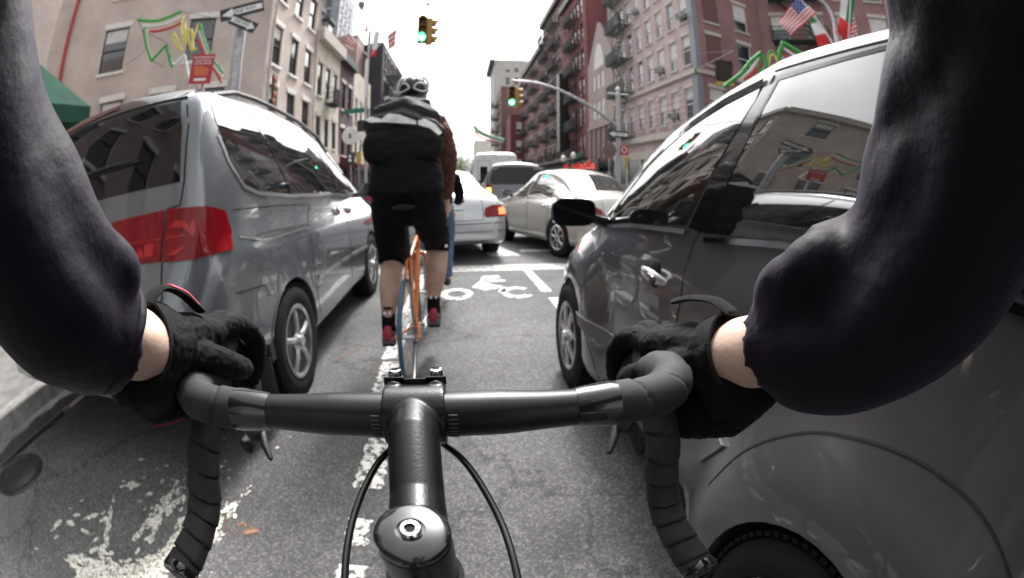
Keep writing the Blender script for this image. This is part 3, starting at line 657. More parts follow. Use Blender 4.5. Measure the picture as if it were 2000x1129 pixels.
facade(T, (0, 14), (0, 0), 24, 'brown_brick', [(4 + 3.3 * k, 6 + 3.3 * k) for k in range(6)], [2, 5, 8, 11], 1.1, 0, 'dark', 35, frame='dark_trim')
shell(T, [(0, 0), (8, 0), (8, 14), (0, 14)], 24, 'brown_brick', (3,)); roof(T, [(0, 0), (8, 0), (8, 14), (0, 14)], 23.9); fire_escape(T, (0, 14), (0, 0), 4, 10, [3.7 + 3.3 * k for k in range(6)], 'fire_escape_black', 1.6)
T = bld('pale cream tower with a corner cornice at the far end of the street', 9.3, 122)
facade(T, (0, 0), (12, 0), 38, 'pale_stucco', [(22 + 4 * k, 24.5 + 4 * k) for k in range(4)], [4, 6.5], 1.3, 0, 'mix', 36)
facade(T, (0, 16), (0, 0), 38, 'pale_stucco', [(6 + 4 * k, 8.5 + 4 * k) for k in range(8)], [3, 6, 9, 12], 1.3, 0, 'mix', 37)
shell(T, [(12, 0), (12, 16), (0, 16)], 38, 'pale_stucco', (2,)); roof(T, [(0, 0), (12, 0), (12, 16), (0, 16)], 37.9); band(T, (0, 16), (0, -.8), 36.4, 37.8, 1.3, 'fire_escape_green')
T = bld('low grey building with green trim at the far end right of the bus', 5.2, 160)
shell(T, [(0, 0), (10, 0), (10, 20), (0, 20)], 17, 'pale_stucco'); roof(T, [(0, 0), (10, 0), (10, 20), (0, 20)], 16.9, 'fire_escape_green')
facade(T, (0.2, -.3), (9.8, -.3), 16, 'pale_stucco', [(4, 7), (9, 12)], [2, 5, 8], 1.6, 0, 'dark', 38, frame='dark_trim')
# far trees closing the street
def tree(x, y, h, r, label, seed, m='foliage', cat='tree'):
    T = empty('tree', (x, y, 0), 0, label, cat, 'trees closing the street'); rn = random.Random(seed)
    b = MB(); b.tube([(0, 0, 0), (.1, 0, h * .35), (0, .1, h * .6)], [.22, .16, .08], 8)
    for k in range(5): a = k * 1.3; b.tube([(0, 0, h * .35), (math.cos(a) * r * .6, math.sin(a) * r * .6, h * .7)], [.09, .03], 6)
    b.build('trunk', 'bark', T)
    b = MB()
    for k in range(1500):
        u = Vector((rn.gauss(0, 1), rn.gauss(0, 1), rn.gauss(0, 1))).normalized() * (rn.random() ** .45)
        c = Vector((u.x * r, u.y * r, h * .65 + u.z * h * .36)); c += Vector((noise.noise(c * .8 + Vector((seed, 0, 0))), noise.noise(c * .8 + Vector((0, seed, 0))), 0)) * .9
        s = rn.uniform(.12, .3); q = Vector((rn.gauss(0, 1), rn.gauss(0, 1), rn.gauss(0, 1))).normalized(); x_, y_, _ = frame_of(q)
        b.quad(c - x_ * s, c + y_ * s * .6, c + x_ * s, c - y_ * s * .6)
    b.build('crown', m, T, False, fixn=False)
tree(-2.5, 150, 11, 4.5, 'light green street tree at the far end, left of the bus', 1)
tree(-7.5, 135, 9, 3.8, 'small street tree beyond the left row of buildings', 2)
tree(1.0, 175, 12, 4.5, 'pale street tree at the vanishing point of the street', 4)
# ================================================================ vehicles
mat('paint_slate', (.165, .18, .195), .26, .5, coat=1, coat_r=.015, noise_s=2.5, noise_a=.07, detail=8)
mat('paint_charcoal', (.072, .073, .077), .28, .28, coat=1, coat_r=.01, noise_s=2.5, noise_a=.10, detail=8)
mat('paint_silver', (.50, .51, .53), .3, .5, coat=1)
mat('paint_beige', (.50, .485, .445), .3, .4, coat=1)
mat('paint_grey', (.13, .13, .14), .3, .4, coat=1)
mat('paint_white', (.72, .72, .73), .35, 0, coat=.6) if 'paint_white_car' in MATS else mat('paint_white_car', (.72, .72, .73), .35, 0, coat=.6)
mat('paint_brown', (.10, .06, .05), .3, .3, coat=1)
mat('black_cavity', (.008, .008, .008), .9)
mat('black_plastic', (.018, .018, .019), .5, bump=.15, bump_s=300)
mat('grey_plastic', (.10, .10, .105), .5)
mat('black_gloss', (.008, .008, .009), .12, coat=.6)
mat('rubber', (.012, .012, .012), .8, spec=.25, bump=.2, bump_s=200)
mat('alloy', (.55, .55, .56), .25, .85)
mat('chrome', (.75, .75, .76), .08, 1)
mat('car_glass', (.010, .013, .013), .01, ior=2.9, spec=.5)
mat('car_glass_dark', (.005, .005, .006), .02, ior=1.5)
mat('red_lens', (.20, .004, .008), .22, coat=.25, spec=.25, noise_s=60, noise_a=.25, stretch=(1, 1, .12))
mat('red_lens_bright', (.42, .018, .022), .2, coat=.3, spec=.3)
mat('red_lens_lit', (.9, .08, .03), .2, emit=(1, .12, .04), emit_s=1.6)
mat('amber_lens_lit', (1, .4, .05), .2, emit=(1, .38, .04), emit_s=5)
mat('headlamp', (.35, .36, .38), .1, .3, coat=1)
mat('plate_white', (.70, .72, .68), .5)
mat('disc_steel', (.25, .25, .26), .4, .9)
def interp(keys, y):
    if y <= keys[0][0]: return keys[0][1:]
    for a, b in zip(keys, keys[1:]):
        if y <= b[0]:
            t = (y - a[0]) / (b[0] - a[0]); return tuple(p + (q - p) * t for p, q in zip(a[1:], b[1:]))
    return keys[-1][1:]
def smooth_keys(keys, n):
    """monotone-ish resample with catmull in y"""
    y0, y1 = keys[0][0], keys[-1][0]; out = []
    for i in range(n + 1):
        y = y0 + (y1 - y0) * i / n; acc = [0] * (len(keys[0]) - 1); W_ = 0
        for k, wgt in ((-.05, .25), (0, .5), (.05, .25)):
            v = interp(keys, y + k)
            for q in range(len(v)): acc[q] += v[q] * wgt
            W_ += wgt
        out.append((y, *[a / W_ for a in acc]))
    return out
class Car:
    """local frame: +y is the nose, x = 0 the centre line, z up. keys: y, w (half width), zb, zs (shoulder), wt (half width at roof edge), zt"""
    def __init__(s, name, label, cat, loc, rz, keys, paint, wheels, wr, group=None, n=70, bulge=None, crown=.05, side=None, arch=1.13, rt=.09):
        s.root = empty(name, loc, rz, label, cat, group); s.paint = paint
        st = smooth_keys(keys, n); rows = []
        ra = .0
        for (y, w, zb, zs, wt, zt) in st:
            P = []
            def add(x, z): P.append((x, z))
            h = zs - zb
            add(0, zb); add(w * .45, zb); add(w * .82, zb)
            add(w * .93, zb + .015); add(w * .975, zb + h * .08)
            for t in (.16, .26, .36, .46, .56, .66, .76, .86, .94): add(w * (1 - .016 * (2 * t - 1.05) ** 2 - (.02 if t > .9 else 0)), zb + h * t)
            x0, z0 = w * .965, zs
            add(x0, z0)
            r = min(rt, max(.02, (zt - zs) * .45)); xe, ze = wt, zt - r
            for t in (.12, .28, .45, .62, .8, 1): add(x0 + (xe - x0) * (t ** 2.0), z0 + (ze - z0) * t)
            for a in (20, 42, 65, 85): add(xe - r * 1.3 * (1 - math.cos(R(a))), ze + r * math.sin(R(a)))
            xr = P[-1][0]; zr = P[-1][1]
            for t in (.75, .5, .25, 0): add(xr * t, zr + crown * (1 - t * t))
            if bulge:
                P = [(x + bulge(y, z) * min(1, max(0, (x / max(w, .01) - .7) * 5)), z) for x, z in P]
            ring = [(x, y, z) for x, z in P] + [(-x, y, z) for x, z in P[::-1][1:-1]]
            rows.append(ring)
        b = MB(); b.grid(rows, close_u=True); k = len(rows[0])
        b._new([Vector(p) for p in rows[0]], [tuple(range(k))]); b._new([Vector(p) for p in rows[-1]], [tuple(range(k))[::-1]])
        bmesh.ops.remove_doubles(b.bm, verts=b.bm.verts[:], dist=.0004); bmesh.ops.recalc_face_normals(b.bm, faces=b.bm.faces[:])
        me = bpy.data.meshes.new('t'); b.bm.to_mesh(me)
        s.bvh = BVHTree.FromBMesh(b.bm); b.bm.free()
        me.materials.append(MATS[paint]); me.materials.append(MATS['black_cavity'])
        me.polygons.foreach_set('use_smooth', [True] * len(me.polygons))
        # wheel arches
        o = bpy.data.objects.new('t', me); COL.objects.link(o)
        c = MB(); c.mi = 1
        for (wx, wy, wz) in wheels:
            sg = 1 if wx > 0 else -1; c.cyl((wx - sg * .26, wy, wz), (wx + sg * .4, wy, wz), wr * arch, n=40)
        bmesh.ops.recalc_face_normals(c.bm, faces=c.bm.faces[:])
        mc = bpy.data.meshes.new('c'); c.bm.to_mesh(mc); c.bm.free(); mc.materials.append(MATS[paint]); mc.materials.append(MATS['black_cavity'])
        oc = bpy.data.objects.new('c', mc); COL.objects.link(oc)
        md = o.modifiers.new('b', 'BOOLEAN'); md.operation = 'DIFFERENCE'; md.object = oc; md.solver = 'EXACT'; md.material_mode = 'INDEX'
        bpy.context.view_layer.update(); dg = bpy.context.evaluated_depsgraph_get(); m2 = bpy.data.meshes.new_from_object(o.evaluated_get(dg))
        bpy.data.objects.remove(o); bpy.data.objects.remove(oc)
        m2.name = 'body'; m2.materials.clear(); m2.materials.append(MATS[paint]); m2.materials.append(MATS['black_cavity'])
        m2.polygons.foreach_set('use_smooth', [True] * len(m2.polygons)); m2.set_sharp_from_angle(angle=R(50))
        s.body = bpy.data.objects.new('body', m2); COL.objects.link(s.body); s.body.parent = s.root
    dx = 0
    def hit(s, a, b_, ax):
        if s.dx and ax in 'BFT': a = a + math.copysign(s.dx * min(1, abs(a) / .3), a)
        """ax: 'L' left side (-x), 'R' right side, 'B' back, 'F' front, 'T' top; (a,b) = (y,z) or (x,z) or (x,y)"""
        o, d = {'L': ((-3, a, b_), (1, 0, 0)), 'R': ((3, a, b_), (-1, 0, 0)), 'B': ((a, -9, b_), (0, 1, 0)), 'F': ((a, 9, b_), (0, -1, 0)), 'T': ((a, b_, 5), (0, 0, -1))}[ax]
        h = s.bvh.ray_cast(Vector(o), Vector(d))
        if h[0] is None:
            q = {'L': (-1, a, b_), 'R': (1, a, b_), 'B': (a, -2, b_), 'F': (a, 2.5, b_), 'T': (a, b_, 1.4)}[ax]; h = s.bvh.find_nearest(Vector(q)); return h[0], Vector(d) * -1
        n = h[1]
        if n.dot(Vector(d)) > 0: n = -n
        return h[0], n
    def decal(s, name, poly, ax, m, off=.003, step=.06, parent=None, skirt=.006, label=None, rnd=0, seg=4):
        if rnd: poly = round_poly(poly, rnd, seg)
        bm = bmesh.new(); f = bm.faces.new([bm.verts.new((p[0], p[1], 0)) for p in poly])
        for k in (0, 1):
            lo, hi = min(p[k] for p in poly), max(p[k] for p in poly); q = lo + step
            while q < hi - 1e-4:
                co = [0, 0, 0]; no = [0, 0, 0]; co[k] = q; no[k] = 1
                bmesh.ops.bisect_plane(bm, geom=bm.verts[:] + bm.edges[:] + bm.faces[:], plane_co=co, plane_no=no, dist=1e-5); q += step
        bmesh.ops.triangulate(bm, faces=[f for f in bm.faces if len(f.verts) > 4])
        nor = {}
        for v in bm.verts:
            p, n = s.hit(v.co.x, v.co.y, ax); nor[v.index] = n; v.co = p + n * off
            nor[v] = n
        be = [e for e in bm.edges if e.is_boundary]
        if skirt:
            r = bmesh.ops.extrude_edge_only(bm, edges=be); nv = [g for g in r['geom'] if isinstance(g, bmesh.types.BMVert)]
            for v in nv:
                h = s.bvh.find_nearest(v.co); n = h[1]
                if (v.co - h[0]).dot(n) < 0: n = -n
                v.co = v.co - n * (off + skirt)
        bmesh.ops.recalc_face_normals(bm, faces=bm.faces[:])
        # orient outwards
        dd = Vector({'L': (-1, 0, 0), 'R': (1, 0, 0), 'B': (0, -1, 0), 'F': (0, 1, 0), 'T': (0, 0, 1)}[ax])
        if sum((f.normal.dot(dd) * f.calc_area()) for f in bm.faces) < 0: bmesh.ops.reverse_faces(bm, faces=bm.faces[:])
        me = bpy.data.meshes.new(name); bm.to_mesh(me); bm.free()
        o = link(name, me, m, parent or s.root, True, 50)
        if label: o['label'] = label
        return o
    def strip(s, name, line, w, ax, m, off=.002, parent=None, closed=False, step=.05, label=None, curve=False):
        """thin band following the skin along a polyline"""
        pts = []
        if curve: line = [(v.x, v.y) for v in catmull([(a, b_, 0) for a, b_ in line], 6)]; step = .03
        L_ = list(line) + ([line[0]] if closed else [])
        for a, b_ in zip(L_, L_[1:]):
            d = math.hypot(b_[0] - a[0], b_[1] - a[1]); k = max(1, int(d / step))
            for i in range(k): pts.append((a[0] + (b_[0] - a[0]) * i / k, a[1] + (b_[1] - a[1]) * i / k))
        if not closed: pts.append(L_[-1])
        P = []
        for p in pts: h, n = s.hit(p[0], p[1], ax); P.append((h + n * off, n))
        N = len(P); vs = []; fs = []
        for i in range(N):
            a = P[(i - 1) % N][0] if (closed or i) else P[i][0]; b_ = P[(i + 1) % N][0] if (closed or i < N - 1) else P[i][0]
            t = (b_ - a).normalized(); c = P[i][1].cross(t).normalized() * w / 2
            vs += [P[i][0] - c - P[i][1] * .004, P[i][0] - c, P[i][0] + c, P[i][0] + c - P[i][1] * .004]
        for i in range(N if closed else N - 1):
            j = (i + 1) % N
            for k in range(3): fs.append((i * 4 + k, i * 4 + k + 1, j * 4 + k + 1, j * 4 + k))
        b = MB(); b._new(vs, fs); o = b.build(name, m, parent or s.root, True, 60)
        if label: o['label'] = label
        return o
    def wheels(s, ws, r, w=.2, spokes=5, style='alloy'):
        key = (r, w, spokes, style)
        for i, (x, y, z) in enumerate(ws):
            sg = 1 if x > 0 else -1
            hub = MB(); hub.lathe([(.0, .03), (.03, .028), (.035, .0), (.03, -.05)], (0, 0, 0), (1, 0, 0), 20)
            ho = hub.build('wheel', 'alloy', s.root); ho.location = (x, y, z); ho.rotation_euler = (0, 0, 0 if sg > 0 else math.pi)
            rr = r * .67; t = MB()
            pr = [(rr, -w), (rr + .02, -w - .004), (r * .86, -w - .012), (r * .96, -w + .004), (r, -w * .78), (r + .001, -w * .5), (r, -w * .2), (r * .96, -.004), (r * .86, .012), (rr + .02, .004), (rr, 0)]
            t.lathe(pr + [(rr - .005, -w * .5)], (0, 0, 0), (1, 0, 0), 56, closed=True)
            for k in range(64):
                a = 2 * math.pi * k / 64; e = Matrix.Rotation(a, 4, 'X')
                for xx in (-.02, -w + .02, -w * .5): t.box(e @ Vector((xx, 0, r + .002)), (.032 if xx != -w * .5 else .06, r * .062, .012), e)
            t.build('tyre', 'rubber', ho)
            m = MB(); m.lathe([(rr - .002, .004), (rr - .014, .009), (rr - .03, -.0), (rr - .035, -w * .9)], (0, 0, 0), (1, 0, 0), 48, caps=False)
            for k in range(spokes):
                a = 2 * math.pi * k / spokes + .3; ca, sa = math.cos(a), math.sin(a); tw = .055 if style == 'alloy' else .035
                p = Vector((0, ca, sa)); q = Vector((0, -sa, ca))
                vs = []
                for rad, wd, xo, th in ((.025, tw * .9, -.005, .04), (rr * .45, tw * .75, .006, .035), (rr * .8, tw * .8, -.0, .03), (rr - .02, tw * 1.15, -.006, .03)):
                    vs.append([p * rad + q * wd * .5 + Vector((xo - .008, 0, 0)), p * rad + q * wd * .25 + Vector((xo + .004, 0, 0)), p * rad - q * wd * .25 + Vector((xo + .004, 0, 0)), p * rad - q * wd * .5 + Vector((xo - .008, 0, 0)), p * rad - q * wd * .45 + Vector((xo - th, 0, 0)), p * rad + q * wd * .45 + Vector((xo - th, 0, 0))])
                m.grid(vs, True)
            m.lathe([(.0, .004), (.055, .002), (.062, -.01), (.06, -.03)], (0, 0, 0), (1, 0, 0), 24)
            m.build('rim', 'alloy', ho)
            d = MB(); d.lathe([(.0, -.09), (rr * .78, -.09), (rr * .78, -.1)], (0, 0, 0), (1, 0, 0), 32); d.lathe([(0, -.13), (rr - .006, -.13), (rr - .006, -.135)], (0, 0, 0), (1, 0, 0), 32); d.build('brake_disc', 'black_cavity' if i % 2 else 'disc_steel', ho)
def round_poly(poly, r, seg=4):
    out = []; n = len(poly)
    for i in range(n):
        p = Vector((*poly[i][:2], 0)); a = Vector((*poly[i - 1][:2], 0)); c = Vector((*poly[(i + 1) % n][:2], 0))
        rr = poly[i][2] if len(poly[i]) > 2 else r
        da, dc = (a - p), (c - p); k = min(rr, da.length * .48, dc.length * .48); s0 = p + da.normalized() * k; s1 = p + dc.normalized() * k
        if k < .003: out.append((p.x, p.y)); continue
        for j in range(seg + 1): t = j / seg; q = s0 * (1 - t) ** 2 + p * 2 * t * (1 - t) + s1 * t * t; out.append((q.x, q.y))
    return out

class Skin(Car):
    def __init__(s, me_world, root):
        s.root = root; bm = bmesh.new(); bm.from_mesh(me_world); s.bvh = BVHTree.FromBMesh(bm); bm.free()
def wkeys(keys, y0): return [(k[0] - y0, *k[1:]) for k in keys]
# ---------------- left minivan
VX, VY = -1.955, 3.5
VD = .15
VKEYS = [(a, b_ + VD, c, d, e + VD, f) for a, b_, c, d, e, f in [
    (1.25, .74, .42, .56, .66, .70), (1.28, .86, .37, .64, .78, .82), (1.34, .90, .36, .74, .84, .92), (1.43, .925, .38, .86, .88, 1.08), (1.50, .942, .38, .98, .875, 1.38), (1.55, .952, .38, 1.04, .84, 1.62), (1.60, .955, .38, 1.08, .82, 1.70), (1.74, .96, .38, 1.11, .785, 1.76), (1.9, .96, .36, 1.11, .78, 1.765),
    (2.4, .96, .22, 1.10, .765, 1.78), (3.0, .96, .22, 1.07, .76, 1.74), (3.5, .955, .22, 1.05, .755, 1.66), (3.85, .95, .22, 1.03, .75, 1.56), (4.25, .95, .22, 1.0, .74, 1.44), (4.65, .945, .22, .98, .76, 1.205), (4.85, .94, .22, .95, .76, 1.06), (5.15, .92, .23, .86, .70, .98), (5.42, .86, .25, .68, .60, .84), (5.54, .72, .30, .5, .5, .62)]]
V = Car('minivan', 'slate grey minivan close on the left with a big red tail lamp', 'minivan', (VX - VD, VY, 0), 0, wkeys(VKEYS, VY),
    'paint_slate', [(1.01, 2.26 - VY, .335), (-1.01, 2.26 - VY, .335), (1.01, 4.62 - VY, .335), (-1.01, 4.62 - VY, .335)], .335, n=100, crown=.09)
V.dx = VD
# ---------------- right hatchback
HX, HY = 1.47, 1.2
def hb(y, z):
    y += HY; d = 0
    for c, a in ((2.3, .06), (.22, .10)):
        q = math.hypot((y - c) / .70, (z - .30) / .66)
        t = min(1, max(0, (1.0 - q) / .42)); d = max(d, a * t * t * (3 - 2 * t))
    return d
HC = Car('hatchback', 'charcoal grey hatchback close on the right with round door handle', 'car', (HX, HY, 0), 0, wkeys([
    (-.78, .55, .35, .6, .5, .75), (-.70, .74, .27, .8, .68, 1.0), (-.58, .80, .23, 1.0, .68, 1.32), (-.42, .815, .21, 1.09, .68, 1.51), (-.1, .82, .2, 1.11, .69, 1.575),
    (.4, .82, .2, 1.11, .70, 1.62), (.83, .82, .2, 1.085, .70, 1.605), (1.17, .82, .2, 1.06, .70, 1.535), (1.47, .82, .2, 1.04, .695, 1.46), (1.72, .82, .2, 1.015, .69, 1.37), (1.96, .82, .2, .985, .70, 1.22), (2.15, .81, .2, .95, .70, 1.05), (2.32, .80, .2, .90, .62, .97), (2.55, .775, .21, .82, .55, .91), (2.75, .735, .22, .74, .48, .83), (2.90, .67, .25, .60, .40, .72), (3.0, .52, .32, .5, .3, .60)], HY),
    'paint_charcoal', [(.80, 2.3 - HY, .31), (-.80, 2.3 - HY, .31), (.82, .22 - HY, .32), (-.82, .22 - HY, .32)], .31, n=110, bulge=hb, arch=1.12, crown=.08)

# ================================================================ details of the near vehicles
def mirror(C, name, c, size, m_shell, m_face, arm_to, face='B', rz=0):
    b = MB(); sx, sy, sz = size; M = Matrix.Translation(c) @ Matrix.Rotation(rz, 4, 'Z')
    rows = []
    for t, k in ((0, 1.), (.25, 1.0), (.55, .9), (.8, .68), (.97, .32)):
        rows.append([M @ Vector((sx / 2 * k * math.copysign(abs(math.cos(a)) ** .55, math.cos(a)), sy * t, sz / 2 * k * math.copysign(abs(math.sin(a)) ** .6, math.sin(a)))) for a in [2 * math.pi * i / 28 for i in range(28)]])
    b.grid(rows, True); b._new(rows[-1], [tuple(range(28))]); b._new(rows[0], [tuple(range(28))])
    b.tube([M @ Vector((math.copysign(sx * .35, arm_to[0] - c[0]), sy * .4, -sz * .1)), arm_to], [.038, .055], 12, sq=.6)
    o = b.build(name, m_shell, C.root, True, 55)
    g = MB(); g._new([M @ Vector((sx / 2 * .9 * math.copysign(abs(math.cos(a)) ** .55, math.cos(a)), -.002, sz / 2 * .86 * math.copysign(abs(math.sin(a)) ** .6, math.sin(a)))) for a in [2 * math.pi * i / 28 for i in range(28)]], [tuple(range(28))])
    g.build('mirror_glass', m_face, o, False); return o
# ---- minivan
g = V.decal('side_window', [(-1.80, 1.655, .03), (-1.2, 1.668), (-.6, 1.655), (-.3, 1.62), (.1, 1.545), (.4, 1.46), (.66, 1.33), (.86, 1.15, .02), (.68, 1.12), (-.02, 1.168), (-1.06, 1.198), (-1.50, 1.232), (-1.64, 1.27, .05), (-1.74, 1.37, .05), (-1.79, 1.5)], 'R', 'car_glass', .004, .05)
V.strip('window_pillar', [(-1.06, 1.2), (-1.2, 1.4), (-1.36, 1.655)], .028, 'R', 'black_gloss', .007, g); V.strip('window_pillar', [(-.03, 1.17), (-.15, 1.4), (-.3, 1.615)], .035, 'R', 'black_gloss', .007, g)
V.strip('window_pillar', [(.42, 1.455), (.5, 1.3), (.62, 1.125)], .03, 'R', 'black_gloss', .007, g)
V.strip('belt_trim_and_highlight', [(.86, 1.135), (.68, 1.105), (-.02, 1.15), (-1.06, 1.18), (-1.50, 1.214), (-1.655, 1.255), (-1.765, 1.37), (-1.812, 1.5)], .02, 'R', 'alloy', .005)  # bright metal strip puts the white belt-line highlight into its colour
V.strip('body_crease', [(-1.79, 1.154), (-1.2, 1.135), (-.74, 1.108)], .008, 'R', 'black_cavity', .001)
r = V.decal('slide_rail', [(-1.64, 1.0), (-1.60, 1.02), (-.86, .992), (-.855, .972), (-1.5, .985)], 'R', 'black_cavity', .0015, .08, skirt=0); V.strip('rail_trim', [(-1.78, 1.03), (-1.62, .995), (-1.5, .975), (-.86, .962)], .010, 'R', 'alloy', .004, r)
V.strip('door_gap', [(-.74, 1.108), (-.85, .97), (-.83, .7), (-.76, .26)], .009, 'R', 'black_cavity', .001); V.strip('door_gap', [(.03, 1.15), (.13, 1.04), (.19, .7), (.2, .26)], .009, 'R', 'black_cavity', .001); V.strip('door_gap', [(.88, 1.12), (1.0, .9), (.98, .6)], .008, 'R', 'black_cavity', .001)
V.strip('side_moulding', [(-.76, .612), (-.19, .598)], .03, 'R', 'alloy', .010); V.strip('side_moulding', [(-.13, .596), (.17, .59)], .03, 'R', 'alloy', .010); V.strip('side_moulding', [(.22, .588), (.9, .57)], .03, 'R', 'alloy', .010)
V.decal('sill_cladding', [(-.86, .31), (.78, .31), (.78, .22), (-.86, .22)], 'R', 'black_plastic', .004, .1)
for yy, zz in ((-.09, 1.012), (.29, .995)):
    b = MB(); h, n = V.hit(yy, zz, 'R'); b.box(h + Vector((.006, 0, 0)), (.02, .15, .07), None, .008); o = b.build('door_handle', 'chrome', V.root); b = MB(); b.sph(h + Vector((.014, .015, 0)), (.008, .035, .02)); b.build('handle_recess', 'black_cavity', o)
V.strip('wheel_lip', [(-1.235 + .385 * math.cos(a), .335 + .385 * math.sin(a)) for a in [R(-8 + i * 9) for i in range(22)]], .012, 'R', 'paint_slate', .006)
V.strip('bumper_gap', [(-1.89, .80), (-1.6, .765), (-1.55, .70)], .007, 'R', 'black_cavity', .001)
b = MB(); b.box((1.01, -1.66, .27), (.19, .012, .27), None, .004); b.box((1.01, -1.62, .42), (.19, .05, .1)); b.build('mud_flap', 'black_plastic', V.root)
# rear
g = V.decal('rear_window', [(-.78, 1.32, .03), (.775, 1.305, .03), (.735, 1.55), (.675, 1.685, .04), (0, 1.73), (-.675, 1.685, .04), (-.735, 1.55)], 'B', 'car_glass_dark', .004, .06)
V.decal('spoiler', [(-.70, 1.70), (-.66, 1.755), (0, 1.80), (.66, 1.755), (.70, 1.70), (.5, 1.712), (0, 1.742), (-.5, 1.712)], 'B', 'black_gloss', .012, .06)
b = MB(); h = [V.hit(x, z, 'B')[0] + Vector((0, -.025, 0)) for x, z in ((.02, 1.45), (.25, 1.455), (.45, 1.45))]; b.tube(h, [.012, .009, .005], 8); h2 = [V.hit(x, z, 'B')[0] + Vector((0, -.012, 0)) for x, z in ((.0, 1.435), (.5, 1.44))]; b.cyl(h2[0], h2[1], .006, n=6); b.sph(h[0], .022); b.build('rear_wiper', 'black_plastic', g)
V.decal('brake_light', [(-.22, 1.755), (.22, 1.755), (.22, 1.775), (-.22, 1.775)], 'B', 'lens_red_off', .016, .1)
tl = V.decal('tail_lamp', [(.722, 1.200, .01), (.875, 1.192, .0), (.885, .988, .0), (.722, .995, .01)], 'B', 'red_lens', .010, .03, label='big red tail lamp wrapping the corner')
V.decal('tail_lamp_side', [(-2.035, 1.188), (-1.99, 1.19), (-1.86, 1.155, .05), (-1.83, 1.06, .05), (-1.87, .985, .03), (-2.045, .99)], 'R', 'red_lens', .010, .03, tl, label='outer wrap of the tail lamp on the side panel')
tl2 = V.decal('tail_lamp', [(.33, 1.19, .02), (.700, 1.199, .01), (.708, .998, .01), (.38, 1.0, .02)], 'B', 'red_lens', .008, .04, label='inner half of the red tail lamp on the tailgate')
for q in ([(.74, 1.125), (.78, 1.15), (.84, 1.135), (.86, 1.095), (.82, 1.12), (.77, 1.12)], [(.74, 1.015), (.80, 1.015), (.85, 1.045), (.80, 1.035)], [(.845, 1.10), (.865, 1.14), (.872, 1.10), (.865, 1.075)]): V.decal('lens_cell', q, 'B', 'red_lens_bright', .0125, .03, tl, 0)
V.strip('lens_divider', [(.725, 1.082), (.83, 1.085), (.875, 1.08)], .005, 'B', 'red_lens_bright', .0125, tl); V.strip('lens_divider', [(.36, 1.082), (.70, 1.082)], .005, 'B', 'red_lens_bright', .0105, tl2)
V.decal('lens_cell', [(.60, 1.02), (.66, 1.02), (.66, 1.07), (.60, 1.07)], 'B', 'red_lens_bright', .0105, .03, tl2, 0); V.decal('lens_cell', [(.52, 1.02), (.60, 1.02), (.58, 1.06)], 'B', 'red_lens_bright', .0105, .03, tl2, 0)
V.strip('tailgate_gap', [(.70, 1.71), (.775, 1.55), (.80, 1.30), (.79, 1.21), (.712, 1.20), (.715, .99), (.74, .86), (.70, .80)], .009, 'B', 'black_cavity', .001)
V.strip('bumper_gap', [(-.72, .80), (0, .795), (.72, .80)], .010, 'B', 'black_cavity', .001); V.strip('bumper_step', [(-.74, .70), (0, .69), (.74, .70)], .02, 'B', 'black_plastic', .003)
b = MB(); h = V.hit(0, .93, 'B')[0]; b.box(h + Vector((0, -.006, 0)), (.31, .008, .16)); b.build('number_plate', 'plate_white', V.root)
for sg in (1, -1):
    b = MB(); pts = [V.hit(sg * .74, y, 'T')[0] + Vector((0, 0, .035 if 0 < i < 8 else -.01)) for i, y in enumerate([-1.72 + .24 * k for k in range(9)])]; b.tube(pts, .014, 8); b.build('roof_rail', 'grey_plastic', V.root)
mirror(V, 'side_mirror', (1.195, .62, 1.165), (.20, .11, .15), 'paint_slate', 'car_glass', (1.05, .72, 1.12)); mirror(V, 'side_mirror', (-1.195, .62, 1.165), (.20, .11, .15), 'paint_slate', 'car_glass', (-1.05, .72, 1.12))
V.decal('windscreen', [(-.70, .30), (.70, .30), (.74, 1.05), (-.74, 1.05)], 'T', 'car_glass', .004, .1); 
V.decal('side_window', [(-1.80, 1.655), (-.3, 1.62), (.4, 1.46), (.86, 1.15), (-.02, 1.168), (-1.5, 1.232), (-1.79, 1.5)], 'L', 'car_glass', .004, .08)
V.decal('headlamp', [(1.55, .70), (1.85, .66), (1.93, .74), (1.6, .84)], 'R', 'headlamp', .004, .05)
V.wheels([(1.105, 2.26 - VY, .335), (-1.105, 2.26 - VY, .335), (1.095, 4.62 - VY, .335), (-1.095, 4.62 - VY, .335)], .335, .21, 5)
# ---- hatchback (left side faces us)
g = HC.decal('front_window', [(.715, 1.012, .01), (.56, 1.145), (.41, 1.272), (.25, 1.352), (.08, 1.415), (-.13, 1.467), (-.31, 1.495, .02), (-.30, 1.46), (-.045, 1.087, .01)], 'L', 'car_glass', .004, .04)
HC.strip('window_frame_and_shade', [(.735, 1.005), (.56, 1.155), (.41, 1.284), (.25, 1.364), (.08, 1.427), (-.13, 1.479), (-.325, 1.508)], .026, 'L', 'black_gloss', .007, g)  # black strip paints the frame's shadow along the top of the glass
g2 = HC.decal('rear_window', [(-.165, 1.078, .02), (-.39, 1.502, .03), (-.77, 1.53), (-1.2, 1.515), (-1.5, 1.46, .06), (-1.66, 1.3, .08), (-1.62, 1.16, .05), (-.9, 1.14)], 'L', 'car_glass', .004, .05)
HC.strip('window_frame_and_shade', [(-.165, 1.078), (-.39, 1.506), (-.77, 1.535), (-1.2, 1.52), (-1.5, 1.465)], .012, 'L', 'black_gloss', .006, g2)
HC.decal('door_pillar', [(-.06, 1.08), (-.325, 1.492), (-.38, 1.50), (-.15, 1.078)], 'L', 'black_gloss', .003, .05, skirt=.002)
HC.strip('belt_trim_and_highlight', [(.82, .985), (.4, 1.035), (-.045, 1.066)], .016, 'L', 'alloy', .008); HC.strip('belt_trim_and_highlight', [(-.16, 1.058), (-.5, 1.098), (-.9, 1.118), (-1.6, 1.14)], .016, 'L', 'chrome', .008)
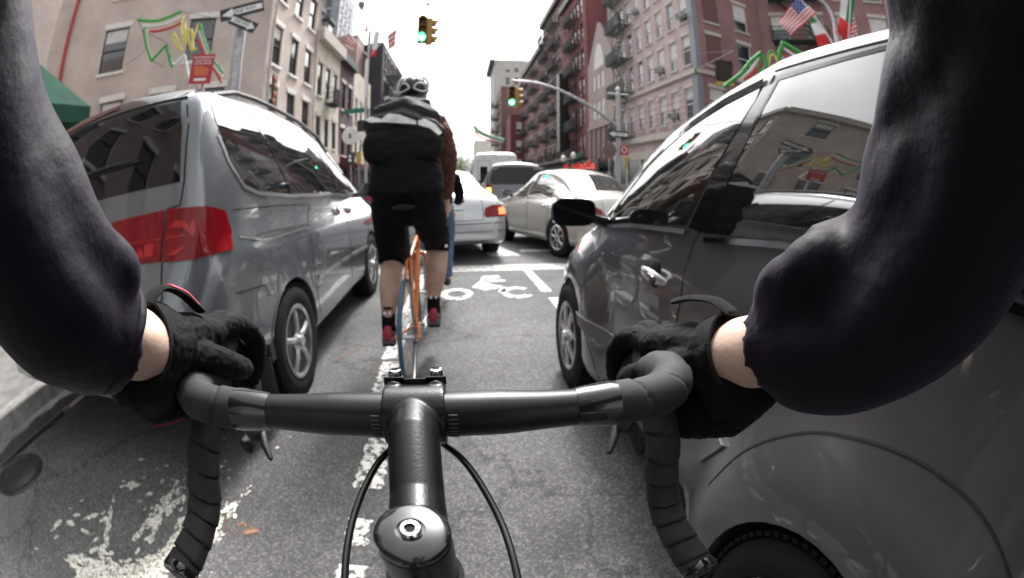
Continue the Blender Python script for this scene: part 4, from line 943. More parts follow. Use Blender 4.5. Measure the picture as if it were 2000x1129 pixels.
HC.strip('door_gap', [(-.365, 1.525), (-.13, 1.09), (-.09, 1.03), (-.085, .85), (-.06, .66), (-.03, .5), (-.02, .26)], .007, 'L', 'black_cavity', .001, curve=True)
HC.strip('door_gap', [(.80, .97), (.84, .8), (.80, .55), (.62, .38), (.55, .27)], .007, 'L', 'black_cavity', .001, curve=True);
HC.strip('roof_gap', [(-.365, 1.537), (-.9, 1.56), (-1.5, 1.535)], .006, 'L', 'black_cavity', .001)
r = HC.decal('side_moulding', [(.875, .53), (-.505, .605), (-.40, .475), (.825, .475)], 'L', 'grey_plastic', .010, .06, label='dark grey moulding low across the doors'); HC.strip('moulding_edge', [(.87, .528), (-.50, .602)], .005, 'L', 'alloy', .0125, r)
HC.decal('sill_cladding', [(.52, .30), (.50, .205), (-.50, .205), (-.55, .30)], 'L', 'black_plastic', .006, .08)
HC.strip('fender_crease', [(-.52, .50), (-.60, .66), (-.74, .785), (-.90, .85), (-1.05, .872), (-1.2, .858), (-1.36, .80)], .005, 'L', 'black_cavity', .002, curve=True)
for sgn, ax in ((-1, 'L'), (1, 'R')):
    h, n = HC.hit(.10, .900, ax); X_ = Vector((sgn, 0, 0))
    b = MB(); b.tube([h + X_ * a_ + Vector((0, y_, z_)) for a_, y_, z_ in ((.004, .078, -.004), (.026, .058, .002), (.036, .015, .004), (.036, -.030, .002), (.026, -.062, -.004), (.004, -.076, -.010))], [.012, .017, .020, .021, .019, .013], 16, sq=.6, round_ends=True, up=(0, 0, 1)); o = b.build('door_handle', 'alloy', HC.root)
    b = MB(); b.sph(h + Vector((0, .015, .022)), (.012, .042, .030), 20, 12); b.sph(h + Vector((0, .015, -.026)), (.011, .040, .024), 20, 12); b.build('handle_recess', 'black_cavity', o); b = MB(); b.lathe([(0, .046), (.013, .046), (.015, .040), (.0155, .02)], h + Vector((0, -.052, -.006)), (sgn, 0, 0), 18); b.build('lock_button', 'black_gloss', o)
mirror(HC, 'side_mirror', (-.975, .62, 1.068), (.205, .12, .125), 'black_gloss', 'car_glass_dark', (-.76, .74, 1.0), rz=.1)
mirror(HC, 'side_mirror', (.975, .62, 1.068), (.205, .12, .125), 'black_gloss', 'car_glass_dark', (.76, .74, 1.0))
b = MB(); b.prism([(-.80, .86, .965), (-.80, .60, 1.05), (-.775, .66, 1.09), (-.775, .84, 1.01)], (.02, 0, 0)); b.build('mirror_mount', 'black_gloss', HC.root)
HC.decal('windscreen', [(-.62, .02), (.62, .02), (.66, .90), (-.66, .90)], 'T', 'car_glass', .004, .1)
HC.decal('front_window', [(.715, 1.012), (.41, 1.272), (0, 1.395), (-.37, 1.473), (-.045, 1.087)], 'R', 'car_glass', .004, .08); HC.decal('rear_window', [(-.165, 1.078), (-.44, 1.478), (-.8, 1.503), (-1.5, 1.45), (-1.62, 1.16)], 'R', 'car_glass', .004, .08)
HC.decal('headlamp', [(1.18, .80, .02), (1.44, .72, .02), (1.60, .60), (1.42, .56, .03), (1.2, .66, .03)], 'L', 'headlamp', .005, .04, rnd=.02); HC.decal('indicator', [(1.50, .62), (1.66, .52), (1.60, .47), (1.5, .52)], 'L', 'red_lens_bright', .006, .04)
HC.wheels([(.865, 2.3 - HY, .31), (-.865, 2.3 - HY, .31), (.90, .22 - HY, .32), (-.90, .22 - HY, .32)], .31, .19, 7)
b = MB(); ant = HC.hit(0.25, -1.2, 'T')[0]; b.tube([ant, ant + Vector((.1, -.1, .5))], [.004, .0015], 6); b.build('aerial', 'black_plastic', HC.root)
# ================================================================ cars in and beyond the junction
def sedan(label, x, y, rz, paint, rearlit=False, plate=True, L_=4.3, sc=1., mirr=True, wheels=True, far=False):
    """origin under the middle of the car; nose towards local +y"""
    h = L_ / 2; k = L_ / 4.5
    S_ = lambda v: v * k
    C = Car('sedan', label, 'car', (x, y, 0), rz, [(S_(a), *r) for a, *r in [
        (-2.25, .60, .34, .50, .55, .62), (-2.20, .78, .27, .62, .70, .78), (-2.10, .85, .24, .78, .76, .93), (-1.95, .875, .22, .86, .76, .985), (-1.65, .885, .2, .90, .74, 1.02), (-1.35, .89, .2, .92, .66, 1.14), (-1.0, .89, .2, .93, .62, 1.30), (-.65, .89, .2, .93, .62, 1.385), (-.2, .89, .2, .92, .62, 1.41), (.15, .89, .2, .91, .61, 1.38), (.55, .885, .2, .90, .62, 1.22), (.9, .88, .2, .88, .66, 1.04), (1.1, .87, .2, .86, .66, .98), (1.7, .84, .21, .78, .62, .88), (2.05, .76, .24, .66, .5, .76), (2.2, .6, .3, .5, .4, .62)]],
        paint, [(.78, S_(1.35), .31), (-.78, S_(1.35), .31), (.78, S_(-1.35), .31), (-.78, S_(-1.35), .31)], .31, n=56 if not far else 36, group='cars caught in the junction')
    T = C.root
    w1 = [(-.05, .925, .01), (-.05, 1.325), (.15, 1.315), (.50, 1.18), (.86, .945, .02)]; w2 = [(-.12, .925, .01), (-.12, 1.33), (-.6, 1.31, .05), (-1.02, 1.16, .04), (-1.12, .945, .04)]
    for ax in 'LR':
        C.decal('side_window', [(S_(a), b, *c) for a, b, *c in w1], ax, 'car_glass', .004, .08); C.decal('side_window', [(S_(a), b, *c) for a, b, *c in w2], ax, 'car_glass', .004, .08)
        if not far:
            C.strip('door_gap', [(S_(-.085), 1.34), (S_(-.085), .3)], .012, ax, 'black_cavity', .001); C.strip('door_gap', [(S_(-1.12), .94), (S_(-1.0), .7), (S_(-.95), .35)], .010, ax, 'black_cavity', .001); C.strip('door_gap', [(S_(.88), .92), (S_(.92), .6), (S_(.85), .3)], .010, ax, 'black_cavity', .001)
            C.strip('side_moulding', [(S_(-.92), .52), (S_(.85), .52)], .03, ax, 'chrome' if paint == 'paint_silver' else paint, .010)
            for yy in (-.25, .62) if ax == 'L' else (-.25,):
                hh, n = C.hit(S_(yy - .55), .80, ax); b = MB(); b.box(hh + n * .012, (.02, .14, .035), None, .006); b.build('door_handle', 'chrome', T)
    C.decal('rear_window', [(-.60, S_(-1.62), .05), (.60, S_(-1.62), .05), (.53, S_(-.98), .05), (-.53, S_(-.98), .05)], 'T', 'car_glass', .004, .08)
    C.decal('windscreen', [(-.56, S_(.22)), (.56, S_(.22)), (.64, S_(.98)), (-.64, S_(.98))], 'T', 'car_glass', .004, .1)
    for sg in (1, -1):
        tl = C.decal('tail_lamp', [(sg * .47, .70), (sg * .50, .80), (sg * .62, .845), (sg * .86, .84), (sg * .865, .66), (sg * .50, .66)] if sg > 0 else [(sg * .47, .70), (sg * .50, .66), (sg * .865, .66), (sg * .86, .84), (sg * .62, .845), (sg * .50, .80)], 'B', 'red_lens', .006, .05)
        C.decal('tail_lamp_core', [(sg * .72, .70), (sg * .84, .70), (sg * .84, .80), (sg * .72, .80)] if sg > 0 else [(sg * .72, .70), (sg * .72, .80), (sg * .84, .80), (sg * .84, .70)], 'B', 'red_lens_lit' if rearlit else 'red_lens_bright', .009, .05, tl)
        C.decal('headlamp', [(sg * .45, .60), (sg * .72, .60), (sg * .72, .70), (sg * .45, .70)] if sg > 0 else [(sg * .45, .60), (sg * .45, .70), (sg * .72, .70), (sg * .72, .60)], 'F', 'headlamp', .004, .1)
        if mirr: mirror(C, 'side_mirror', (sg * .97, S_(.72), .98), (.19, .10, .13), 'black_gloss' if paint != 'paint_silver' else paint, 'car_glass', (sg * .85, S_(.78), .93))
    C.strip('bumper_gap', [(-.82, .575), (0, .57), (.82, .575)], .014, 'B', 'black_cavity', .001); C.strip('bumper_trim', [(-.83, .45), (0, .445), (.83, .45)], .03, 'B', 'chrome' if paint == 'paint_silver' else paint, .006); C.strip('boot_gap', [(-.46, .93), (-.46, .62), (.46, .62), (.46, .93)], .010, 'B', 'black_cavity', .001)
    C.decal('bumper_underside', [(-.7, .25), (.7, .25), (.72, .32), (-.72, .32)], 'B', 'black_plastic', .003, .1)
    if plate:
        hh, n = C.hit(0, .72, 'B'); b = MB(); b.box(hh + Vector((0, -.012, 0)), (.32, .012, .16), None, .003); p = b.build('number_plate', 'plate_white', T)
        b = MB(); b.sph(hh + Vector((.0, -.019, 0)), (.035, .004, .03), 10, 6); b.build('plate_emblem', 'sign_orange', p); b = MB(); b.box(hh + Vector((0, -.0195, .066)), (.3, .002, .02)); b.build('plate_band', 'sign_green', p)
    if wheels: C.wheels([(.875, S_(1.35), .31), (-.875, S_(1.35), .31), (.875, S_(-1.35), .31), (-.875, S_(-1.35), .31)], .31, .2, 7)
    return C
SD = sedan('silver sedan seen from behind, waiting in the junction past the cyclists', -.52, 8.35, R(11), 'paint_silver', True, L_=4.2)
SD2 = sedan('beige sedan turning across the junction right of the silver one', 1.98, 7.9, R(19), 'paint_beige', False, L_=3.6)
sedan('dark far sedan left of the white bus', -.85, 29, 0, 'paint_grey', far=True, mirr=False)
# ---- SUV
SX, SY = 1.68, 14.4
SU = Car('suv', 'dark grey utility vehicle with a glowing orange tail lamp, right behind the bus', 'car', (SX, SY, 0), R(-2), [
    (-2.2, .7, .40, .55, .6, .70), (-2.14, .86, .36, .72, .80, .92), (-2.06, .92, .34, .92, .84, 1.14), (-2.0, .935, .34, 1.05, .80, 1.40), (-1.93, .94, .33, 1.12, .74, 1.66), (-1.75, .94, .33, 1.14, .70, 1.74), (.2, .94, .33, 1.10, .68, 1.74), (.8, .93, .33, 1.06, .7, 1.38), (1.1, .92, .33, 1.0, .74, 1.14), (1.9, .88, .34, .9, .68, 1.04), (2.15, .78, .38, .7, .55, .85)],
    'paint_grey', [(.82, 1.4, .37), (-.82, 1.4, .37), (.82, -1.35, .37), (-.82, -1.35, .37)], .37, n=50, group='cars caught in the junction')
SU.decal('rear_window', [(-.80, 1.12, .04), (.80, 1.12, .04), (.68, 1.64, .06), (-.68, 1.64, .06)], 'B', 'car_glass_dark', .004, .1)
for ax in 'LR': SU.decal('side_window', [(-1.85, 1.15), (.65, 1.12), (.3, 1.6), (-1.8, 1.6)], ax, 'car_glass', .004, .1)
for sg in (-1, 1):
    q = [(sg * .70, .84), (sg * .90, .84), (sg * .885, 1.14), (sg * .76, 1.14)]; t = SU.decal('tail_lamp', q if sg > 0 else q[::-1], 'B', 'red_lens', .006, .06)
    q = [(sg * .75, .88), (sg * .87, .88), (sg * .86, 1.02), (sg * .76, 1.02)]; SU.decal('lit_indicator', q if sg > 0 else q[::-1], 'B', 'amber_lens_lit' if sg < 0 else 'red_lens_bright', .010, .06, t)
    mirror(SU, 'side_mirror', (sg * 1.06, .75, 1.14), (.2, .1, .2), 'black_gloss', 'car_glass', (sg * .9, .8, 1.08))
SU.strip('roof_rack', [(-.66, 1.70), (.66, 1.70)], .02, 'B', 'black_plastic', .02); SU.strip('bumper_gap', [(-.85, .62), (.85, .62)], .02, 'B', 'black_cavity', .001)
SU.wheels([(.93, 1.4, .37), (-.93, 1.4, .37), (.93, -1.35, .37), (-.93, -1.35, .37)], .37, .22, 6)
hh, n = SU.hit(0, .78, 'B'); b = MB(); b.box(hh + Vector((0, -.01, 0)), (.3, .01, .15)); b.build('number_plate', 'plate_white', SU.root)
# ---- shuttle bus
BX, BY = 1.78, 25.0
BU = Car('shuttle_bus', 'white shuttle bus with rounded roof beyond the dark utility vehicle', 'bus', (BX, BY, 0), 0, [
    (-3.0, 1.10, .45, 2.0, 1.02, 2.62), (-2.97, 1.18, .42, 2.1, 1.08, 2.68), (-2.9, 1.2, .40, 2.1, 1.10, 2.72), (2.0, 1.2, .4, 2.1, 1.10, 2.72), (2.2, 1.15, .4, 1.5, .95, 2.3), (2.6, 1.05, .4, 1.1, .8, 1.5), (3.1, .95, .4, .9, .7, 1.15), (3.2, .8, .45, .7, .6, .95)],
    'paint_white_car', [(1.05, 2.3, .4), (-1.05, 2.3, .4), (1.05, -1.9, .4), (-1.05, -1.9, .4)], .40, n=50, crown=.02, rt=.22)
BU.decal('rear_door_window', [(-.80, 1.15, .05), (-.42, 1.15, .05), (-.42, 2.0, .06), (-.80, 2.0, .06)], 'B', 'car_glass_dark', .004, .1, rnd=.05)
for ax in 'LR':
    for k in range(4): BU.decal('side_window', [(-2.6 + 1.1 * k, 1.45), (-1.7 + 1.1 * k, 1.45), (-1.7 + 1.1 * k, 2.15), (-2.6 + 1.1 * k, 2.15)], ax, 'car_glass', .004, .12, rnd=.05)
for x in (-.92, .92):
    for z in (.95, 1.12): BU.decal('tail_lamp', [(x - .07, z), (x + .07, z), (x + .07, z + .13), (x - .07, z + .13)], 'B', 'red_lens_bright', .006, .1)
for x in (-.62, 0.05, .7): BU.decal('marker_light', [(x - .05, 2.42), (x + .05, 2.42), (x + .05, 2.47), (x - .05, 2.47)], 'B', 'sign_orange', .012, .1)
BU.strip('door_gap', [(-.92, .5), (-.92, 2.3), (-.28, 2.3), (-.28, .5)], .02, 'B', 'black_cavity', .001)
b = MB(); b.bb(-1.1, 1.1, -3.1, -2.95, .42, .62, .02); b.build('bumper', 'black_plastic', BU.root)
mirror(BU, 'side_mirror', (-1.35, 2.4, 1.6), (.2, .1, .35), 'black_gloss', 'car_glass', (-1.1, 2.4, 1.4))
BU.wheels([(1.16, 2.3, .4), (-1.16, 2.3, .4), (1.16, -1.9, .4), (-1.16, -1.9, .4)], .4, .25, 6)
# parked cars down the left kerb
for i, (yy, pt, lb) in enumerate([(17.5, 'paint_charcoal', 'dark car parked at the left kerb just past the crossing'), (22.6, 'paint_brown', 'brown car parked further along the left kerb')]):
    C = sedan(lb, -2.75, yy, 0, pt, far=True, mirr=False, plate=False, L_=4.4)
# ================================================================ bicycles
mat('bar_black', (.011, .011, .012), .36, .3, bump=.03, bump_s=900)
mat('stem_black', (.016, .016, .018), .30, .55, bump=.05, bump_s=500)
mat('cap_gloss', (.012, .012, .014), .12, .2, coat=1)
mat('bar_tape', (.019, .019, .020), .75, noise_s=60, noise_a=.25, bump=.2, bump_s=1300)
mat('tape_gloss', (.009, .009, .010), .22, coat=.5, bump=.04, bump_s=60)
mat('hood_rubber', (.10, .10, .105), .7, bump=.5, bump_s=400)
mat('cable_black', (.008, .008, .009), .3, coat=.3)
mat('orange_enamel', (.62, .17, .025), .3, coat=.8)
mat('tyre_blue', (.045, .10, .15), .7)
mat('frame_black', (.010, .010, .011), .3, coat=.6)
mat('spoke_steel', (.45, .45, .46), .3, 1)
def XY(o): return Matrix.Translation(-o.location) if False else o.matrix_basis.inverted()
def _cl(v): return min(1., max(0., v))
def reach(co):
    """bar ends, hands and cuffs sit a little further out and lower"""
    sd = 1 if co.x > -.0365 else -1; r = abs(co.x + .0365); w = _cl((r - .11) / .09) * _cl((co.y - .08) / .12) * _cl((co.z - .93) / .08)
    return Vector((co.x + sd * (.017 if sd < 0 else .012) * w, co.y, co.z - .0045 * _cl((co.y - .05) / .1)))
REACH = set()
def wb(b, name, m, root, smooth=True, ang=40, sub=None):
    if root.name in REACH:
        for v in b.bm.verts: v.co = reach(v.co)
    """build from world coordinates under a root that may be turned"""
    b.xf(root.matrix_basis.inverted()); return b.build(name, m, sub or root, smooth, ang)
def bike_wheel(root, name, c, r, tyre, tw=.013, spokes=24, lean=0):
    h = MB(); h.lathe([(.012, -.05), (.022, -.045), (.022, -.035), (.011, -.03), (.011, .03), (.022, .035), (.022, .045), (.012, .05)], c, (1, 0, 0), 14); ho = h.build(name, 'alloy', root)
    t = MB(); t.tube([(c[0], c[1] + (r - tw) * math.cos(a), c[2] + (r - tw) * math.sin(a)) for a in [2 * math.pi * i / 56 for i in range(56)]], tw, 10, closed=True); t.build('tyre', tyre, ho)
    t = MB(); rr = r - tw * 2.1; t.lathe([(rr + .002, -.010), (rr + .002, .010), (rr - .012, .008), (rr - .016, 0), (rr - .012, -.008)], c, (1, 0, 0), 56, closed=True); t.build('rim', 'alloy', ho)
    s = MB()
    for i in range(spokes):
        a = 2 * math.pi * i / spokes; sg = 1 if i % 2 else -1; a2 = a + (.5 if (i // 2) % 2 else -.5)
        s.cyl((c[0] + sg * .04, c[1] + .022 * math.cos(a2), c[2] + .022 * math.sin(a2)), (c[0], c[1] + (rr - .008) * math.cos(a), c[2] + (rr - .008) * math.sin(a)), .0011, n=4)
    s.build('spokes', 'spoke_steel', ho); return ho
def bicycle(label, loc, rz, paint, fork, tyre, saddle_h=.95, drive=True, group=None, handle=True, rack=False, crank=20):
    T = empty('bicycle', loc, R(rz), label, 'bicycle', group)
    bb, ra, fa = Vector((0, 0, .27)), Vector((0, -.42, .34)), Vector((0, .59, .34)); ht, hbm, st = Vector((0, .375, .86)), Vector((0, .42, .71)), Vector((0, -.155, .76))
    b = MB(); b.tube([st, bb], .0145); b.tube([st + Vector((0, .004, -.03)), ht + Vector((0, .006, -.03))], .0135); b.tube([bb, hbm + Vector((0, -.005, .02))], .016); b.tube([hbm, ht], .018)
    b.cyl(bb - Vector((.034, 0, 0)), bb + Vector((.034, 0, 0)), .021); b.build('frame', paint, T)
    b = MB()
    for s in (-1, 1): b.tube([st + Vector((s * .012, -.005, -.02)), Vector((s * .030, -.30, .52)), Vector((s * .064, -.415, .355))], [.0085, .008, .007], 8)
    b.build('seat_stay', paint, T)
    b = MB()
    for s in (-1, 1): b.tube([bb + Vector((s * .02, -.02, 0)), Vector((s * .045, -.2, .30)), Vector((s * .064, -.415, .335))], [.011, .009, .008], 8); b.cyl((s * .058, -.42, .34), (s * .078, -.42, .34), .013, n=10)
    b.build('chain_stay', paint, T)
    b = MB(); b.tube([hbm, Vector((0, .432, .69))], .016); b.cyl((-.045, .436, .685), (.045, .436, .685), .014)
    for s in (-1, 1): b.tube([(s * .045, .437, .69), (s * .048, .50, .50), fa + Vector((s * .05, 0, 0))], [.012, .010, .007], 8)
    b.build('fork', fork, T)
    b = MB(); sp = Vector((0, -.155 - (saddle_h - .76) * .28, saddle_h - .03)); b.tube([st, sp], .0136); b.box(sp + Vector((0, .0, .008)), (.04, .05, .02), None, .004); b.build('seatpost', 'frame_black', T)
    b = MB(); yy = sp.y
    rows = []
    for y, w, z, th in ((-.13, .05, .03, .02), (-.12, .066, .036, .03), (-.07, .068, .034, .04), (0, .042, .028, .035), (.07, .022, .026, .03), (.13, .018, .022, .025), (.15, .010, .018, .015)):
        rows.append([(w * math.cos(a), yy + y, sp.z + .02 + z * .6 + th * .5 * math.sin(a)) for a in [2 * math.pi * i / 16 for i in range(16)]])
    b.grid(rows, True); b._new([Vector(p) for p in rows[0]], [tuple(range(16))]); b._new([Vector(p) for p in rows[-1]], [tuple(range(16))]); b.build('saddle', 'rubber', T)
    bike_wheel(T, 'rear_wheel', ra, .34, tyre); bike_wheel(T, 'front_wheel', fa, .34, tyre)
    if drive:
        b = MB(); b.lathe([(.085, -.002), (.098, -.002), (.098, .002), (.085, .002)], bb + Vector((.045, 0, 0)), (1, 0, 0), 36, closed=True)
        for k in range(5): a = k * 1.257; b.box(bb + Vector((.045, .045 * math.cos(a), .045 * math.sin(a))), (.004, .09, .014), Matrix.Rotation(a, 4, 'X'))
        a = R(crank)
        for s in (-1, 1): d = Vector((0, math.cos(a) * s, math.sin(a) * s)); b.tube([bb + Vector((s * .05, 0, 0)), bb + Vector((s * .06, 0, 0)) + d * .17], [.013, .009], 8)
        b.build('crankset', 'alloy', T)
        for s in (-1, 1):
            d = Vector((0, math.cos(a) * s, math.sin(a) * s)); p = bb + d * .17 + Vector((s * .10, 0, 0)); b = MB(); b.box(p, (.085, .07, .018), None, .004); b.cyl(bb + d * .17 + Vector((s * .06, 0, 0)), p, .006, n=8); b.build('pedal', 'frame_black', T)
        b = MB()
        for dz in (.094, -.094): b.cyl((.045, 0, .27 + dz), (.045, -.42, .34 + dz * .42), .004, n=5)
        b.lathe([(.03, -.002), (.042, -.002), (.042, .002), (.03, .002)], (.045, -.42, .34), (1, 0, 0), 20, closed=True); b.build('chain', 'iron', T)
    if handle == 'drop':
        b = MB(); b.tube([ht, (0, .36, .92), (0, .45, .93)], .014); b.build('stem', 'frame_black', T)
        b = MB(); H_ = [(.0, .45, .93), (.16, .45, .93), (.195, .48, .93), (.2, .53, .92), (.2, .54, .88), (.2, .50, .83), (.2, .42, .81)]
        for s in (-1, 1): b.tube(catmull([(s * x, y, z) for x, y, z in H_], 4), .013, 10)
        b.build('handlebar', 'bar_tape', T)
    elif handle == 'flat':
        b = MB(); b.tube([ht, (0, .36, .96), (0, .43, .98)], .014); b.build('stem', 'frame_black', T); b = MB(); b.tube([(-.29, .40, .99), (-.1, .43, .98), (.1, .43, .98), (.29, .40, .99)], .013); b.build('handlebar', 'frame_black', T)
    return T
# ---- the rider's own bicycle, under the camera
OB = bicycle('black road bicycle with taped drop handlebar, ridden from the camera side', (-.035, -.165, 0), 5.5, 'frame_black', 'frame_black', 'rubber', .96, True, None, None)
OB_M = OB.matrix_basis.copy(); REACH.add(OB.name)
bpy.context.view_layer.update()
c0 = Vector((-.0365, .256, 1.05)); hd = Matrix.Rotation(R(3), 3, 'Z')
b = MB(); b.tube([(-.030, .142, 1.045), (-.030, .150, 1.0), (-.036, .19, .88), (-.042, .215, .80)], [.0186, .0186, .0186, .021], 28); b.lathe([(.0, 0), (.0225, 0), (.0225, .012), (.019, .016), (0, .016)], (-.0315, .1555, .975), (0, -.29, .957), 28); b.lathe([(.0, 0), (.022, 0), (.022, .008), (.0, .008)], (-.0305, .150, .998), (0, -.29, .957), 28)
wb(b, 'headset', 'stem_black', OB)
# stem: sleeve on the steerer, extension and bar clamp, blended into one skin
b = MB(); ax = Vector((0, -.20, .98)).normalized(); sc_ = Vector((-.030, .1425, 1.030))
b.cyl(sc_ - ax * .020, sc_ + ax * .0215, .0185, n=48); b.tube([sc_ + Vector((0, .004, .002)), sc_ + Vector((-.002, .04, .006)), c0 + Vector((.001, -.03, .001)), c0 + Vector((0, -.004, 0))], [.0172, .0160, .0168, .019], 40)
b.cyl(c0 - Vector((.0212, 0, 0)), c0 + Vector((.0212, 0, 0)), .0212, n=48)
for s in (-1, 1): b.cyl(c0 + Vector((s * .0150, .0205, -.012)), c0 + Vector((s * .0150, .0215, .0195)), .0062, n=20); b.cyl(c0 + Vector((s * .0150, -.018, -.004)), c0 + Vector((s * .0150, .012, .0178)), .0066, n=20)
me = fuse(b, .0011, 3)
for v in me.vertices: v.co = reach(v.co)
me.transform(OB_M.inverted()); stem = link('stem', me, 'stem_black', OB, True, 60)
b = MB()
for s in (-1, 1): b.box(c0 + Vector((s * .0150, .0128, .0205)), (.0145, .0014, .006), None)
b.box(c0 + Vector((0, .0128, .0192)), (.030, .0014, .006)); wb(b, 'clamp_gap', 'black_cavity', OB, sub=stem); b = MB(); b.box(sc_ + Vector((0, -.0185, -.002)), (.0022, .004, .036)); wb(b, 'clamp_gap', 'black_cavity', OB, sub=stem)
for s in (-1, 1):
    b = MB(); p = c0 + Vector((s * .0150, .0215, .0190)); b.lathe([(0, .0), (.0046, 0), (.0048, .004), (.0042, .0062), (.0026, .0064), (.0022, .003), (0, .003)], p, (0, .05, 1), 20); wb(b, 'clamp_bolt', 'chrome', OB, sub=stem)
b = MB(); tc_ = sc_ + ax * .0222; b.lathe([(0, 0), (.0183, 0), (.0186, .0018), (.0178, .0036), (.0150, .0050), (.0070, .0056), (.0066, .0040), (0, .0040)], tc_, ax, 56); cap = wb(b, 'top_cap', 'cap_gloss', OB)
b = MB(); q = tc_ + ax * .0042; b.lathe([(0, .0), (.0052, 0), (.0054, .0022), (.0046, .0032), (.0029, .0034), (.0026, .0010), (0, .0010)], q, ax, 32); wb(b, 'cap_bolt', 'chrome', OB, sub=cap)
b = MB(); b.cyl(q + ax * .0005, q + ax * .0022, .0025, n=6); wb(b, 'bolt_socket', 'black_cavity', OB, sub=cap)
# bar
bar = [(-.150, .2555, 1.0500, .0132), (-.128, .2555, 1.05, .0140), (-.104, .2558, 1.05, .0154), (-.085, .256, 1.05, .0159), (.012, .256, 1.05, .0159), (.030, .2558, 1.05, .0154), (.055, .2555, 1.05, .0140), (.077, .2555, 1.05, .0132)]
P_, Q_ = smoothpath(bar, 6); b = MB(); b.tube(P_, Q_[0], 40); hb_ = wb(b, 'handlebar', 'bar_black', OB)
for s in (-1, 1):
    b = MB()
    for i in range(9): a = R(-60 + i * 11); b.box(c0 + Vector((s * .0265, -math.cos(a) * .0160, math.sin(a) * .0160)), (.006, .0006, .0006))
    wb(b, 'alignment_marks', 'grey_plastic', OB, sub=hb_)
def tape(path, name, m, root, r0=.0163, pitch=.026, amp=.0015, ph=0):
    P, Rr = smoothpath(path, 14); L_ = 0; pts = []; rad = []
    # resample evenly
    D = [0]
    for a, c in zip(P, P[1:]): D.append(D[-1] + (c - a).length)
    n = int(D[-1] / .0016); j = 0
    for i in range(n + 1):
        d = D[-1] * i / n
        while j < len(D) - 2 and D[j + 1] < d: j += 1
        t = (d - D[j]) / max(1e-9, D[j + 1] - D[j]); pts.append(P[j].lerp(P[j + 1], t)); rr = Rr[0][j] + (Rr[0][j + 1] - Rr[0][j]) * t
        u = ((d / pitch + ph) % 1); rad.append(rr + amp * u - (.0016 if u < .05 else 0) + .0003 * noise.noise(pts[-1] * 120))
    b = MB()
    N = len(pts); x = None; vs = []; nn = 30; dsum = 0
    for i in range(N):
        T_ = (pts[min(i + 1, N - 1)] - pts[max(i - 1, 0)]).normalized()
        x = frame_of(T_)[0] if x is None else (x - T_ * x.dot(T_)).normalized(); y = T_.cross(x)
        d = D[-1] * i / (N - 1)
        for k in range(nn):
            a = 2 * math.pi * k / nn; u = ((d + .006 * math.sin(a + .6)) / pitch + ph) % 1
            j2 = min(len(Rr[0]) - 1, int(i / N * len(Rr[0]))); rr = rad[i]; base = rr - amp * (((d / pitch + ph) % 1)) + (.0016 if ((d / pitch + ph) % 1) < .05 else 0)
            r_ = base + amp * u - (.0026 if u < .055 else 0)
            vs.append(pts[i] + x * math.cos(a) * r_ + y * math.sin(a) * r_)
    fs = [(i * nn + k, i * nn + (k + 1) % nn, (i + 1) * nn + (k + 1) % nn, (i + 1) * nn + k) for i in range(N - 1) for k in range(nn)] + [tuple(range(nn))[::-1], tuple((N - 1) * nn + k for k in range(nn))]
    b._new(vs, fs); return wb(b, name, m, root, True, 70), pts
LT = [(-.172, .2555, 1.050, .0155), (-.192, .2565, 1.050, .0158), (-.212, .262, 1.050, .0162), (-.229, .281, 1.049, .0165), (-.2365, .312, 1.044, .0165), (-.243, .338, 1.028, .0165), (-.250, .336, 1.008, .0165), (-.2535, .314, .996, .0165), (-.257, .291, .980, .0163), (-.262, .269, .955, .0163), (-.268, .250, .930, .0163), (-.272, .216, .915, .0163), (-.2755, .176, .909, .0166)]
RT = [(.099, .2555, 1.050, .0155), (.119, .2565, 1.050, .0158), (.139, .262, 1.050, .0162), (.156, .281, 1.049, .0165), (.1635, .312, 1.044, .0165), (.168, .345, 1.026, .0165), (.173, .346, 1.006, .0165), (.177, .329, .988, .0165), (.181, .309, .966, .0163), (.1855, .296, .930, .0163), (.190, .277, .897, .0163), (.195, .243, .882, .0163), (.2005, .200, .876, .0166)]
